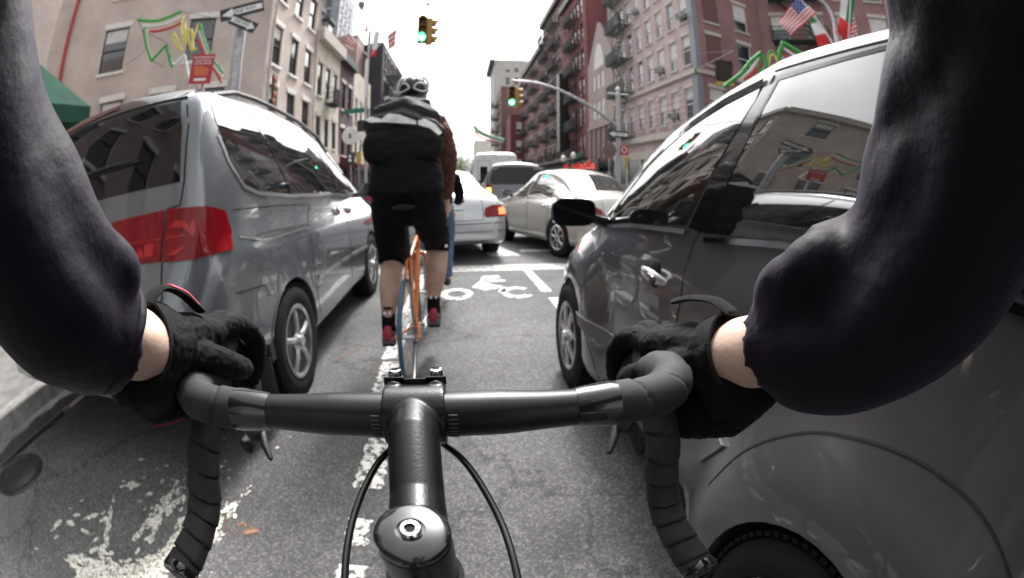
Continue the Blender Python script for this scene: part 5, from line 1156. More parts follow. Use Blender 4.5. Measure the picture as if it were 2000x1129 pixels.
for path, sgn in ((LT, -1), (RT, 1)):
    o, pts = tape(path, 'bar_tape', 'bar_tape', OB, ph=.2)
    a = Vector(path[0][:3]); c = Vector((-.150, .2555, 1.05)) if sgn < 0 else Vector((.077, .2555, 1.05)); b = MB(); k = (c - a)
    b.tube([a - k * .15, a + k * .1, a + k * .85, a + k * 1.08], [.0168, .0171, .0149, .0138], 36); wb(b, 'finishing_tape', 'tape_gloss', OB)
    e = Vector(path[-1][:3]); d = (e - Vector(path[-2][:3])).normalized(); b = MB(); b.lathe([(0, -.004), (.0176, -.004), (.0182, .002), (.0170, .0052), (.0150, .0044), (.0, .0040)], e, d, 36); ec = wb(b, 'bar_end_plug', 'black_gloss', OB)
    b = MB(); x_, y_, z_ = frame_of(d)
    for i in range(-2, 3): b.box(e + d * .0046 + x_ * i * .0042, (.0022, .0006, .0062), Matrix((( x_.x, d.x, y_.x), (x_.y, d.y, y_.y), (x_.z, d.z, y_.z))).to_4x4() @ Matrix.Rotation(.3 * (i % 2), 4, 'Y'))
    wb(b, 'plug_emblem', 'grey_plastic', OB, sub=ec)
    # brake hood and lever
    hx = -.246 if sgn < 0 else .174; dz = 0 if sgn < 0 else -.03; b = MB(); b.tube(catmull([(hx, .318, 1.045 + dz * .3), (hx, .348, 1.046 + dz * .6), (hx + sgn * .004, .376, 1.048 + dz), (hx + sgn * .008, .392, 1.056 + dz), (hx + sgn * .010, .396, 1.068 + dz)], 5), [.017] * 5 + [.0165] * 5 + [.016] * 5 + [.015] * 5 + [.0125], 20, round_ends=True); lv = wb(b, 'brake_hood', 'hood_rubber', OB)
    b = MB(); b.tube(catmull([(hx, .398, 1.050 + dz), (hx - sgn * .004, .418, 1.030 + dz), (hx - sgn * .005, .412, .995), (hx - sgn * .004 + sgn * .0, .372, .955), (hx + (.006 if sgn < 0 else .002), .338, .935 if sgn > 0 else .952)], 5), .0062, 12, sq=1.5, round_ends=True); wb(b, 'brake_lever', 'black_plastic', OB, sub=lv)
    b = MB(); b.sph((hx - sgn * .022, .345, .970), (.009, .012, .013)); b.tube([(hx - sgn * .016, .38, .985), (hx - sgn * .034, .335, .958), (hx - sgn * .040, .325, .950)], [.005, .0045, .003], 10, round_ends=True); wb(b, 'shift_lever', 'black_plastic', OB, sub=lv)
# cables
for pts in ([(-.046, .262, 1.028), (-.066, .238, 1.020), (-.079, .195, 1.006), (-.0815, .150, .990), (-.076, .112, .972), (-.068, .09, .94), (-.05, .12, .90), (-.045, .2, .85)],
            [(-.028, .262, 1.028), (-.004, .238, 1.020), (.0145, .200, 1.003), (.0215, .160, .990), (.0215, .118, .972), (.018, .09, .94), (.0, .12, .90), (-.02, .2, .84)]):
    b = MB(); b.tube(catmull(pts, 10), .0025, 12); wb(b, 'brake_cable', 'cable_black', OB)
# ================================================================ the riding person (arms seen from the head)
mat('jacket', (.0062, .0046, .0092), .62, spec=.16, sheen=.075, sheen_tint=(.72, .6, .95), bump=.32, bump_s=34)
mat('skin', (.62, .44, .35), .5, noise_s=22, noise_a=.14, bump=.08, bump_s=220)
MATS['skin'].node_tree.nodes['Principled BSDF'].inputs['Subsurface Weight'].default_value = .12
MATS['skin'].node_tree.nodes['Principled BSDF'].inputs['Subsurface Radius'].default_value = (.01, .004, .002)
mat('glove_knit', (.0035, .0035, .0042), .75, spec=.14, sheen=.03, bump=.35, bump_s=900)
mat('glove_pad', (.012, .012, .015), .7, spec=.2, bump=.7, bump_s=500)
mat('velcro', (.006, .006, .007), .9, spec=.15, bump=.8, bump_s=900, sheen=.1)
mat('red_stitch', (.42, .02, .05), .7)
mat('trousers', (.02, .02, .024), .8)
mat('helmet_black', (.02, .02, .022), .35)
PR = empty('person', (0, -.35, 0), 0, 'person in a dark jacket and black gloves gripping the handlebar in the foreground', 'person')
LA = [(-.17, -.10, 1.37, .068, 1), (-.226, -.03, 1.378, .062, 1), (-.266, .045, 1.345, .055, 1), (-.286, .100, 1.283, .061, 1), (-.290, .150, 1.216, .068, 1), (-.280, .184, 1.163, .067, 1), (-.270, .206, 1.134, .057, 1), (-.261, .2225, 1.117, .0445, 1), (-.2595, .227, 1.1135, .042, 1)]
RA = [(.17, -.10, 1.37, .072, 1), (.230, -.04, 1.385, .076, 1), (.272, .035, 1.330, .077, 1), (.300, .100, 1.250, .080, 1), (.305, .150, 1.172, .080, 1), (.276, .196, 1.118, .072, 1), (.253, .224, 1.095, .060, 1), (.239, .2465, 1.0845, .046, 1), (.237, .251, 1.082, .043, 1)]
# skin: torso core, neck, head and both arms to the wrists, one surface
b = MB()
b.tube([(0, -.42, .95), (0, -.36, 1.12), (0, -.26, 1.30), (0, -.20, 1.38)], [.13, .125, .14, .11], 20, sq=.75, round_ends=True, up=(1, 0, 0)); b.tube([(0, -.20, 1.36), (0, -.165, 1.50)], .052, 16); b.sph((0, -.15, 1.60), (.075, .098, .115)); b.sph((0, -.055, 1.585), (.012, .018, .018))
for s in (-1, 1): b.sph((s * .076, -.15, 1.59), (.012, .02, .03)); b.tube([(s * .02, -.44, .95), (s * .10, -.36, .93), (s * .11, -.02, .66), (s * .10, -.10, .30), (s * .10, -.02, .12)], [.09, .085, .065, .05, .04], 14, round_ends=True)
for A, s in ((LA, -1), (RA, 1)):
    b.tube([(s * .10, -.18, 1.34)] + [p[:3] for p in A[:-2]], [.05, .045, .042, .040, .038, .037, .036, .034], 16)
for w in (([(-.270, .212, 1.138, .035), (-.2585, .234, 1.113, .0315), (-.257, .252, 1.101, .0295), (-.257, .270, 1.090, .026), (-.258, .285, 1.084, .022)]), ([(.248, .236, 1.098, .035), (.2345, .262, 1.077, .0325), (.226, .282, 1.068, .0305), (.217, .300, 1.056, .026), (.215, .312, 1.05, .022)])):
    P_, Q_ = smoothpath(w, 5); b.tube(P_, Q_[0], 24, sq=1.18, round_ends=True, up=(0, 0, 1))
def skin_disp(co, n):
    return co + n * (.0011 * noise.noise(co * 42) + .0006 * noise.noise(Vector((co.x * 90, co.y * 25, co.z * 50))))
def to_local(me, root, inv=None):
    for v in me.vertices: v.co = reach(v.co)
    me.transform((inv or root.matrix_basis.inverted())); return me
REACH.add(PR.name)
me = to_local(fuse(b, .0042, 3, disp=skin_disp), PR); link('body', me, 'skin', PR, True, 80)
# jacket: torso and both sleeves, one surface with folds
b = MB()
b.tube([(0, -.43, .98), (0, -.38, 1.10), (0, -.29, 1.28), (0, -.215, 1.40)], [.165, .16, .185, .14], 24, sq=.72, round_ends=True, up=(1, 0, 0)); b.tube([(0, -.21, 1.40), (0, -.18, 1.47)], [.085, .07], 20)
folds = []
for A, s in ((LA, -1), (RA, 1)):
    P_, Q_ = smoothpath([(s * .06, -.22, 1.34, .10, 1)] + A, 8); b.tube(P_, Q_[0], 28); folds.append((P_, Q_[0]))
# the cloth bunches up over the cuffs and at the inner elbow
b.tube([(-.284, .188, 1.170), (-.264, .208, 1.184), (-.254, .220, 1.164)], [.046, .042, .036], 20, round_ends=True)
b.tube([(.286, .186, 1.156), (.254, .214, 1.145), (.240, .232, 1.126)], [.056, .053, .045], 20, round_ends=True)
b.tube([(.285, .120, 1.275), (.262, .100, 1.305), (.255, .070, 1.330)], [.058, .058, .058], 20, round_ends=True)
LF = [((-.232, .206, 1.205), (.5, -.2, .75), .011, .016), ((-.23, .235, 1.165), (.2, .5, .7), .007, .012)]
# long soft folds: (centre, direction along the fold, amplitude, half width, half length)
FO = [((-.232, .215, 1.195), (.25, .45, -.85), .011, .020, .10), ((-.25, .17, 1.245), (.6, .4, -.5), .007, .020, .12), ((-.245, .235, 1.150), (-.3, .5, -.6), .007, .014, .07), ((-.27, .20, 1.10), (.8, .3, .1), .008, .018, .09),
      ((.225, .175, 1.215), (-.2, .5, -.8), .015, .022, .13), ((.215, .22, 1.155), (.75, -.2, -.45), .007, .020, .11), ((.225, .09, 1.33), (-.3, .75, .35), .016, .020, .10), ((.235, .20, 1.10), (.8, -.35, .1), .010, .017, .09), ((.250, .15, 1.27), (.1, .55, -.8), .014, .018, .10), ((.23, .245, 1.115), (.5, -.1, -.7), .010, .011, .06)]
FO = [(Vector(c), Vector(d).normalized(), a, w, l) for c, d, a, w, l in FO]
def cloth(co, n):
    f = .006 * noise.noise(co * 7 + Vector((3, 1, 0)))
    for c, d, a, w, l in FO:
        r = co - c; t = r.dot(d); q = r - d * t; q2 = q.length
        # bend the crease a little so that it is not a straight bar
        bend = .012 * noise.noise(Vector((t * 14, c.x * 9, c.z * 5)))
        e = (q2 + bend) / w
        f += a * (math.exp(-e * e) - .75 * math.exp(-((e - 1.7) / .9) ** 2)) * math.exp(-(t / l) ** 2)
    k = 1 if abs(co.x) > .16 else .4
    for A in (LA, RA):
        d = (co - Vector(A[-1][:3])).length
        if d < .09: f *= .2 + .8 * max(0, (d - .045) / .045)
    return co + n * f * k * .5
me = fuse(b, .0048, 4, disp=cloth)
jk = link('jacket', to_local(me, PR), 'jacket', PR, True, 80)
for A in (LA, RA):
    e, p = Vector(A[-1][:3]), Vector(A[-4][:3]); d = (e - p).normalized(); b = MB(); x_, y_, z_ = frame_of(d)
    b.tube([e - d * .004 + (x_ * math.cos(a) + y_ * math.sin(a)) * (.0425 + .0010 * math.sin(5 * a)) for a in [2 * math.pi * i / 40 for i in range(40)]], .0042, 8, closed=True); wb(b, 'cuff_hem', 'jacket', PR, sub=jk)
b = MB(); b.tube([(0, -.44, 1.0), (0, -.42, .92)], [.15, .155], 20, sq=.8, up=(1, 0, 0), round_ends=True)
for s in (-1, 1): b.tube([(s * .06, -.44, .95), (s * .11, -.30, .86), (s * .12, -.02, .68), (s * .11, -.08, .42), (s * .105, -.06, .2)], [.10, .10, .078, .066, .06], 16, round_ends=True)
link('trousers', to_local(fuse(b, .008, 3), PR), 'trousers', PR, True, 80)
for s in (-1, 1): b = MB(); b.tube([(s * .10, -.12, .11), (s * .10, 0, .10), (s * .10, .12, .09)], [.042, .046, .035], 14, sq=.8, round_ends=True, up=(1, 0, 0)); wb(b, 'shoe', 'rubber', PR)
b = MB(); b.sph((0, -.155, 1.635), (.098, .13, .10), 24, 14); hl = wb(b, 'helmet', 'helmet_black', PR)
for s, yy in ((-1, -.12), (1, -.12)): b = MB(); b.sph((s * .03, -.055, 1.615), (.012, .006, .008)); wb(b, 'eye', 'black_gloss', PR)
# gloves: palm + five separate fingers
def glove(side):
    s = side
    if s < 0:
        W_ = Vector((-.257, .272, 1.092)); hoodx = -.239
        F = [  # root, knuckle path (index .. little)
            [(-.240, .350, 1.078), (-.231, .386, 1.074), (-.226, .410, 1.050), (-.229, .412, 1.022), (-.236, .402, 1.004)],
            [(-.251, .352, 1.080), (-.250, .392, 1.076), (-.252, .415, 1.050), (-.250, .412, 1.018), (-.240, .400, 1.002)],
            [(-.265, .345, 1.070), (-.269, .380, 1.062), (-.271, .396, 1.036), (-.263, .392, 1.008), (-.250, .384, .998)],
            [(-.275, .333, 1.058), (-.282, .360, 1.046), (-.283, .373, 1.022), (-.272, .370, 1.000), (-.259, .366, .994)]]
        TH = [(-.240, .292, 1.078), (-.224, .315, 1.064), (-.218, .342, 1.046), (-.222, .364, 1.034)]
        HEEL = [(-.272, .235, 1.073), (-.276, .262, 1.045), (-.268, .300, 1.030)]; HR = [.022, .025, .022]
    else:
        W_ = Vector((.2185, .300, 1.057))
        F = [[(.176, .368, 1.046), (.166, .404, 1.042), (.160, .424, 1.018), (.163, .422, .990), (.170, .412, .972)],
             [(.187, .370, 1.050), (.184, .408, 1.046), (.184, .427, 1.018), (.180, .421, .988), (.168, .408, .974)],
             [(.200, .360, 1.040), (.203, .394, 1.030), (.203, .408, 1.002), (.194, .402, .974), (.180, .393, .966)],
             [(.210, .346, 1.026), (.216, .372, 1.012), (.215, .383, .986), (.203, .379, .966), (.189, .374, .962)]]
        TH = [(.184, .312, 1.046), (.166, .336, 1.032), (.157, .360, 1.016), (.160, .382, 1.004)]
        HEEL = [(.238, .262, 1.040), (.232, .285, 1.005), (.210, .318, .985)]; HR = [.024, .027, .024]
    G = MB()
    kn = [Vector(f[0]) for f in F]
    # wrist cuff
    a = Vector((-.2575, .257, 1.099)) if s < 0 else Vector((.222, .289, 1.064)); d = (W_ - a).normalized()
    G.tube([a, a + (W_ - a) * .5, W_, W_ + (sum(kn, Vector()) / 4 - W_) * .25], [.0335, .034, .034, .034], 24, sq=1.12, up=(0, 0, 1), round_ends=False)
    # palm: four metacarpals fused
    for i, k in enumerate(kn):
        off = (k - sum(kn, Vector()) / 4) * .55; G.tube([W_ + off - Vector((0, .01, 0)), (W_ + off).lerp(k, .5) + Vector((0, 0, .003)), k], [.022, .0195, .0155], 14, round_ends=True)
        G.tube([W_ + off + Vector((0, 0, -.022)), k + Vector((0, 0, -.018))], [.020, .013], 12, round_ends=True)
    G.tube(HEEL, HR, 14, round_ends=True); G.tube([W_ + Vector((0, -.02, -.02)), HEEL[1]], [.028, .024], 14, round_ends=True)
    rr = [[.0128, .0122, .0110, .0100, .0092], [.0130, .0124, .0112, .0102, .0094], [.0124, .0118, .0106, .0098, .0090], [.0112, .0106, .0096, .0088, .0082]]
    for f, r in zip(F, rr): P_, Q_ = smoothpath([(*p, q) for p, q in zip(f, r)], 5); G.tube(P_, Q_[0], 14, round_ends=True)
    P_, Q_ = smoothpath([(*p, q) for p, q in zip(TH, (.019, .0155, .0130, .0115))], 5); G.tube(P_, Q_[0], 14, round_ends=True)
    def wr(co, n): return co + n * (.0010 * noise.noise(co * 110) + .0008 * noise.noise(co * 260))
    me = fuse(G, .0019, 3, disp=wr); g = link('glove', to_local(me, PR), 'glove_knit', PR, True, 80)
    # knuckle pads
    for f in F[:3]:
        b = MB(); p = Vector(f[1]); q = Vector(f[0]); b.sph(p.lerp(q, .35) + Vector((-s * 0, 0, .0105)), (.0085, .012, .004), 16, 8); wb(b, 'knuckle_pad', 'glove_pad', PR, sub=g)
    # velcro band, seam and pull tab
    b = MB(); x_, y_, z_ = frame_of(d)
    c = a + d * .008
    ring = [c + (x_ * math.cos(t) * .0362 + y_ * math.sin(t) * .0392) for t in [2 * math.pi * i / 36 for i in range(36)]]
    rings = [[p + d * k for p in ring] for k in (-.011, .011)]; ri = [[c + (p - c) * .93 + d * k for p in ring] for k in (.011, -.011)]
    b.grid(rings + ri + [rings[0]], True); wb(b, 'wrist_strap', 'velcro', PR, sub=g)
    if s < 0: T_ = [(-.252, .268, 1.132), (-.251, .290, 1.139), (-.246, .314, 1.128), (-.240, .334, 1.106)]; S_ = [(-.2475, .300, 1.1385), (-.2435, .318, 1.1275), (-.2395, .330, 1.1125)]
    else: T_ = [(.222, .300, 1.099), (.216, .322, 1.104), (.206, .348, 1.100), (.196, .366, 1.092)]; S_ = None
    b = MB(); b.tube(catmull(T_, 5), .0030, 8, sq=3.2, round_ends=True, up=(0, 0, 1)); tb = wb(b, 'pull_tab', 'velcro', PR, sub=g)
    if S_: b = MB(); b.tube(catmull(S_, 4), .0022, 8, sq=3.0, round_ends=True, up=(0, 0, 1)); wb(b, 'tab_patch', 'red_stitch', PR, sub=g)
    st_ = [Vector(HEEL[0]) + Vector((s * .012, -.012, -.004)), Vector(HEEL[1]) + Vector((s * .006, -.008, -.022)), Vector(HEEL[2]) + Vector((s * .0, -.004, -.022))]
    b = MB(); b.tube(catmull(st_, 6), .0018, 6, round_ends=True); wb(b, 'red_seam', 'red_stitch', PR, sub=g)
glove(-1); glove(1)
# ================================================================ cyclists ahead
mat('leg_skin', (.46, .30, .23), .55, noise_s=14, noise_a=.12)
mat('shorts', (.006, .0055, .0075), .8, spec=.12, bump=.3, bump_s=30)
mat('bag_grey', (.020, .020, .021), .7, spec=.2, bump=.25, bump_s=45)
mat('bag_black', (.006, .006, .0065), .7, spec=.18, bump=.3, bump_s=40)
mat('reflective', (.80, .80, .78), .4, noise_s=30, noise_a=.15)
mat('plaid_red', (.10, .03, .025), .85, noise_s=70, noise_a=.6, col2=(.16, .06, .04))
mat('shoe_red', (.30, .02, .04), .6); mat('shoe_dark', (.03, .03, .035), .6); mat('shoe_grey', (.12, .12, .13), .7)
mat('helmet_white', (.62, .62, .62), .3, coat=.5)
mat('denim', (.07, .11, .19), .8, noise_s=30, noise_a=.25); mat('backpack_pale', (.45, .42, .39), .8, noise_s=20, noise_a=.2); mat('helmet_violet', (.05, .04, .13), .35); mat('sleeve_orange', (.30, .09, .04), .8)
def bod(b, vox, name, m, root, disp=None, sm=3, sub=None):
    me = fuse(b, vox, sm, disp=disp); me.transform(root.matrix_basis.inverted()); return link(name, me, m, sub or root, True, 80)
def wr(a, s, z=1):
    return lambda co, n: co + n * a * (noise.noise(Vector((co.x * s, co.y * s, co.z * s * z))) + .6 * (1 - abs(noise.noise(Vector((co.x * s * 1.3 + co.z * s, 0, co.z * s * 1.7)))) * 3))
B2 = bicycle('orange framed bicycle with a slate blue rear tyre, ridden just ahead', (-.325, 2.70, 0), 0, 'orange_enamel', 'orange_enamel', 'tyre_blue', 1.06, True, None, 'drop', crank=4)
P2 = empty('person', (-.33, 2.6, 0), 0, 'cyclist in black shorts and striped helmet carrying a big black bag, riding ahead', 'person')
cx = -.325
b = MB()   # skin
b.sph((cx + .015, 2.77, 1.80), (.078, .098, .115), 20, 14); b.tube([(cx, 2.72, 1.60), (cx + .01, 2.75, 1.72)], .058, 14)
b.sph((cx + .015, 2.872, 1.79), (.013, .02, .02))
for s in (-1, 1): b.sph((cx + .015 + s * .078, 2.775, 1.79), (.012, .02, .032))
b.tube([(cx, 2.54, 1.10), (cx, 2.62, 1.35), (cx, 2.70, 1.56)], [.15, .14, .15], 20, sq=.7, up=(1, 0, 0), round_ends=True)
LEGS = {-1: [(-.42, 2.56, 1.08, .10), (-.452, 2.72, .86, .085), (-.468, 2.80, .74, .072), (-.468, 2.72, .64, .076), (-.470, 2.62, .54, .070), (-.473, 2.53, .42, .047), (-.475, 2.50, .355, .040)],
        1: [(-.23, 2.56, 1.08, .10), (-.190, 2.80, .90, .085), (-.172, 2.94, .79, .074), (-.176, 2.90, .68, .078), (-.186, 2.85, .57, .071), (-.200, 2.80, .44, .047), (-.204, 2.78, .375, .040)]}
for s, q in LEGS.items(): P_, Q_ = smoothpath(q, 4); b.tube(P_, Q_[0], 16, round_ends=True)
ARMS = {s: [(cx + s * .185, 2.70, 1.565, .062), (cx + s * .235, 2.80, 1.40, .050), (cx + s * .235, 2.92, 1.28, .043), (cx + s * .215, 3.06, 1.12, .036), (cx + s * .20, 3.17, .975, .030)] for s in (-1, 1)}
for s, q in ARMS.items():
    P_, Q_ = smoothpath(q, 4); b.tube(P_, Q_[0], 14, round_ends=True)
    for k in range(4): b.tube([(cx + s * (.19 + .010 * k), 3.17 + .022 * k, .985), (cx + s * (.19 + .012 * k), 3.20 + .022 * k, .975), (cx + s * (.20 + .006 * k), 3.20 + .022 * k, .935)], [.011, .010, .009], 8, round_ends=True)
bod(b, .0075, 'body', 'leg_skin', P2)
b = MB()   # shirt under the bag
b.tube([(cx, 2.53, 1.16), (cx, 2.60, 1.35), (cx, 2.68, 1.54), (cx, 2.72, 1.62)], [.175, .185, .19, .12], 20, sq=.68, up=(1, 0, 0), round_ends=True)
for s, q in ARMS.items(): P_, Q_ = smoothpath(q[:4], 4); b.tube([(cx + s * .08, 2.70, 1.60)] + P_, [.08] + [r + .012 for r in Q_[0]], 14, round_ends=True)
bod(b, .009, 'shirt', 'plaid_red', P2, wr(.008, 14))
b = MB()   # shorts
b.tube([(cx, 2.515, 1.27), (cx, 2.50, 1.16), (cx, 2.52, 1.10)], [.215, .232, .18], 24, sq=.72, up=(1, 0, 0), round_ends=True)
for s, q in LEGS.items(): b.tube([(cx + s * .10, 2.53, 1.10), (q[1][0] - s * .0, q[1][1] - .03, q[1][2]), (q[2][0], q[2][1] - .02, q[2][2] + .02), (q[3][0], q[3][1] - .0, q[3][2] + .055)], [.120, .108, .092, .086], 20, round_ends=False)
bod(b, .008, 'shorts', 'shorts', P2, wr(.005, 16))
bg = MB()  # bag: broad pouch, then the flap drawn up to the neck
def sbox(c, r, p=3.2, n=32, m=18):
    rows = []
    for i in range(m + 1):
        ph = -math.pi / 2 + math.pi * i / m; row = []
        for k in range(n):
            th = 2 * math.pi * k / n; f = lambda v, e: math.copysign(abs(v) ** (2 / e), v)
            row.append((c[0] + r[0] * f(math.cos(ph), p) * f(math.cos(th), p), c[1] + r[1] * f(math.cos(ph), p) * f(math.sin(th), p), c[2] + r[2] * f(math.sin(ph), p)))
        rows.append(row)
    bg.grid(rows, True)
sbox((cx - .012, 2.465, 1.42), (.235, .092, .108)); sbox((cx - .0, 2.50, 1.355), (.19, .075, .06), 2.6)
bg.tube([(cx - .205, 2.50, 1.565), (cx - .02, 2.455, 1.575), (cx + .185, 2.485, 1.50)], [.055, .078, .055], 16, round_ends=True); sbox((cx - .012, 2.475, 1.52), (.225, .078, .075), 2.6)
bg.tube([(cx - .165, 2.535, 1.635), (cx, 2.51, 1.655), (cx + .15, 2.53, 1.595)], [.055, .078, .055], 16, round_ends=True)
bg.tube([(cx - .10, 2.59, 1.70), (cx + .10, 2.59, 1.68)], [.05, .05], 14, round_ends=True); bg.tube([(cx - .05, 2.65, 1.735), (cx + .07, 2.65, 1.725)], [.04, .04], 14, round_ends=True)
bg.sph((cx, 2.54, 1.62), (.18, .085, .09), 24, 14); bg.sph((cx, 2.585, 1.675), (.12, .07, .07), 24, 14)
me = fuse(bg, .007, 14, disp=wr(.0055, 11, .6)); skw = Skin(me, P2)
bb_ = bmesh.new(); bb_.from_mesh(me); low = bb_.copy()
bmesh.ops.delete(bb_, geom=[f for f in bb_.faces if f.calc_center_median().z < 1.535 - .20 * (f.calc_center_median().x - cx)], context='FACES')
bmesh.ops.delete(low, geom=[f for f in low.faces if f.calc_center_median().z >= 1.535 - .20 * (f.calc_center_median().x - cx)], context='FACES')
inv = P2.matrix_basis.inverted(); m1 = bpy.data.meshes.new('bag'); low.to_mesh(m1); m1.transform(inv); m2 = bpy.data.meshes.new('flap'); bb_.to_mesh(m2); m2.transform(inv)
bagroot = link('messenger_bag', m1, 'bag_black', None, True, 80); bagroot.location = P2.location; tag(bagroot, 'large black messenger bag with a pale reflective stripe on the leading cyclist', 'bag'); link('flap', m2, 'bag_grey', bagroot, True, 80)
# the stripe follows the bag: cast in world space, then moved under the bag
class WS: pass
skw.root = None
stripes = []
for pl in ([(cx - .235, 1.595), (cx - .20, 1.608), (cx - .13, 1.588), (cx - .10, 1.562), (cx - .20, 1.572)], [(cx - .125, 1.588), (cx - .085, 1.612), (cx - .02, 1.598), (cx + .07, 1.560), (cx + .075, 1.540), (cx - .02, 1.550), (cx - .11, 1.564)], [(cx + .082, 1.560), (cx + .12, 1.570), (cx + .18, 1.538), (cx + .216, 1.494), (cx + .200, 1.472), (cx + .15, 1.514), (cx + .085, 1.536)]):
    o = skw.decal('reflective_stripe', pl, 'B', 'reflective', .006, .03, None, .006); o.data.transform(inv); o.parent = bagroot; 
b = MB(); b.tube([Vector((cx + .16, 2.60, 1.66)), Vector((cx + .05, 2.86, 1.52)), Vector((cx - .12, 2.80, 1.34)), Vector((cx - .22, 2.62, 1.36))], .016, 8, sq=.4); b.xf(inv); b.build('strap', 'bag_black', bagroot)
# helmet
b = MB(); hc = Vector((cx + .015, 2.765, 1.835)); b.sph(hc, (.098, .128, .092), 28, 16)
def hl_(co, n): return co + n * (-.008 * max(0, math.sin((co.x - hc.x) * 95)) if co.z > hc.z - .02 else 0)
he = bod(b, .005, 'helmet', 'helmet_black', P2, hl_, 2)
for s in (-1, 1):
    b = MB(); b.tube(catmull([hc + Vector(q) for q in ((s * .012, -.128, -.02), (s * .035, -.124, .010), (s * .070, -.095, .012), (s * .088, -.055, -.022), (s * .070, -.095, -.040), (s * .035, -.122, -.034), (s * .014, -.130, -.022))], 5), .0065, 8); wb(b, 'helmet_band', 'helmet_white', P2, sub=he)
    b = MB(); b.tube(catmull([hc + Vector(q) for q in ((s * .098, -.05, -.03), (s * .096, -.04, .03), (s * .075, -.03, .068), (s * .055, .02, .086))], 5), .009, 8, round_ends=True); wb(b, 'helmet_band', 'helmet_white', P2, sub=he)
for s in (-1, 1):
    q = LEGS[s]; a_, k_ = Vector(q[-1][:3]), Vector(q[-2][:3]); b = MB(); b.tube([k_ + (a_ - k_) * -.35, k_, a_, a_ - Vector((0, -.01, .05))], [.047, .046, .044, .046], 16); so_ = wb(b, 'sock', 'shorts', P2)
    b = MB()
    for k in (-1, 1): b.sph(k_ + (a_ - k_) * .1 + Vector((k * .016, -.043, .01)), (.010, .004, .012))
    wb(b, 'sock_emblem', 'reflective', P2, sub=so_)
    f = a_ + Vector((0, .02, -.075)); b = MB(); b.tube([f + Vector((0, -.06, .012)), f + Vector((0, .02, 0)), f + Vector((0, .12, -.012)), f + Vector((0, .19, -.018))], [.042, .045, .043, .030], 16, sq=.85, up=(1, 0, 0), round_ends=True); sh = bod(b, .005, 'shoe', 'shoe_dark', P2)
    b = MB(); b.tube([f + Vector((0, -.062, .060)), f + Vector((0, -.088, .032)), f + Vector((0, -.096, .008))], [.022, .030, .028], 12, sq=.5, round_ends=True, up=(1, 0, 0)); wb(b, 'heel_tab', 'shoe_red', P2, sub=sh)
    b = MB(); b.box(f + Vector((0, -.098, -.012)), (.078, .016, .042), None, .008); wb(b, 'heel_strap', 'shoe_grey', P2, sub=sh); b = MB(); b.box(f + Vector((0, .05, -.048)), (.082, .27, .02), None, .008); wb(b, 'sole', 'rubber', P2, sub=sh)
    b = MB(); b.sph((cx + s * .225, 2.62 if s < 0 else 2.66, .80), (.010, .006, .010)); wb(b, 'short_stud', 'reflective', P2)
    b = MB(); b.sph((cx + .015 + s * .03, 2.862, 1.80), (.011, .006, .007)); wb(b, 'eye', 'black_gloss', P2)
# ---- third cyclist, half hidden
B3 = bicycle('plain dark bicycle of the half hidden cyclist in blue jeans', (-.27, 4.25, 0), -2, 'frame_black', 'frame_black', 'rubber', .92, True, None, 'flat', crank=60)
P3 = empty('person', (-.2, 4.2, 0), 0, 'half hidden cyclist in blue jeans with a pale backpack and violet helmet', 'person'); x3 = -.262
b = MB(); b.sph((x3 + .075, 4.42, 1.45), (.07, .09, .105), 16, 12); b.tube([(x3 + .05, 4.34, 1.26), (x3 + .07, 4.40, 1.40)], .05, 12); b.tube([(x3, 4.06, .95), (x3 + .03, 4.18, 1.14), (x3 + .05, 4.30, 1.27)], [.13, .12, .12], 16, sq=.7, up=(1, 0, 0), round_ends=True); b.sph((x3 + .075, 4.515, 1.44), (.012, .018, .02))
A3 = {s: [(x3 + .05 + s * .15, 4.30, 1.24, .05), (x3 + .04 + s * .205, 4.36, 1.08, .041), (x3 + .0 + s * .23, 4.48, 1.00, .034), (x3 + s * .245, 4.60, 1.005, .027)] for s in (-1, 1)}
for s, q in A3.items():
    P_, Q_ = smoothpath(q, 4); b.tube(P_, Q_[0], 12, round_ends=True)
    for k in range(4): b.tube([(x3 + s * (.245 + .016 * (k - 1.5)), 4.60, 1.01), (x3 + s * (.245 + .016 * (k - 1.5)), 4.64, 1.0), (x3 + s * (.245 + .016 * (k - 1.5)), 4.635, .965)], [.011, .010, .009], 8, round_ends=True)
L3 = {1: [(x3 + .09, 4.05, .95, .085), (x3 + .115, 4.30, .74, .07), (x3 + .11, 4.34, .60, .058), (x3 + .105, 4.22, .36, .042), (x3 + .105, 4.20, .26, .04)], -1: [(x3 - .09, 4.05, .95, .085), (x3 - .11, 4.36, .86, .07), (x3 - .11, 4.38, .72, .058), (x3 - .105, 4.28, .52, .042), (x3 - .105, 4.26, .44, .04)]}
for s, q in L3.items(): P_, Q_ = smoothpath(q, 4); b.tube(P_, Q_[0], 12, round_ends=True)
bod(b, .009, 'body', 'leg_skin', P3)
b = MB(); b.tube([(x3, 4.05, 1.0), (x3 + .03, 4.17, 1.13), (x3 + .05, 4.29, 1.28)], [.15, .15, .14], 16, sq=.7, up=(1, 0, 0), round_ends=True)
for s, q in A3.items(): P_, Q_ = smoothpath(q[:3], 4); b.tube(P_, [r + .012 for r in Q_[0]], 12, round_ends=True)
bod(b, .01, 'top', 'shorts', P3)
b = MB(); b.tube([(x3, 4.02, 1.0), (x3, 4.04, .92)], [.15, .155], 16, sq=.75, up=(1, 0, 0), round_ends=True)
for s, q in L3.items(): P_, Q_ = smoothpath(q, 4); b.tube(P_, [r + .016 for r in Q_[0]], 14)
bod(b, .009, 'jeans', 'denim', P3, wr(.004, 18))
b = MB(); b.sph((x3 + .075, 4.41, 1.495), (.088, .115, .075), 20, 12); hh_ = wb(b, 'helmet', 'helmet_violet', P3)
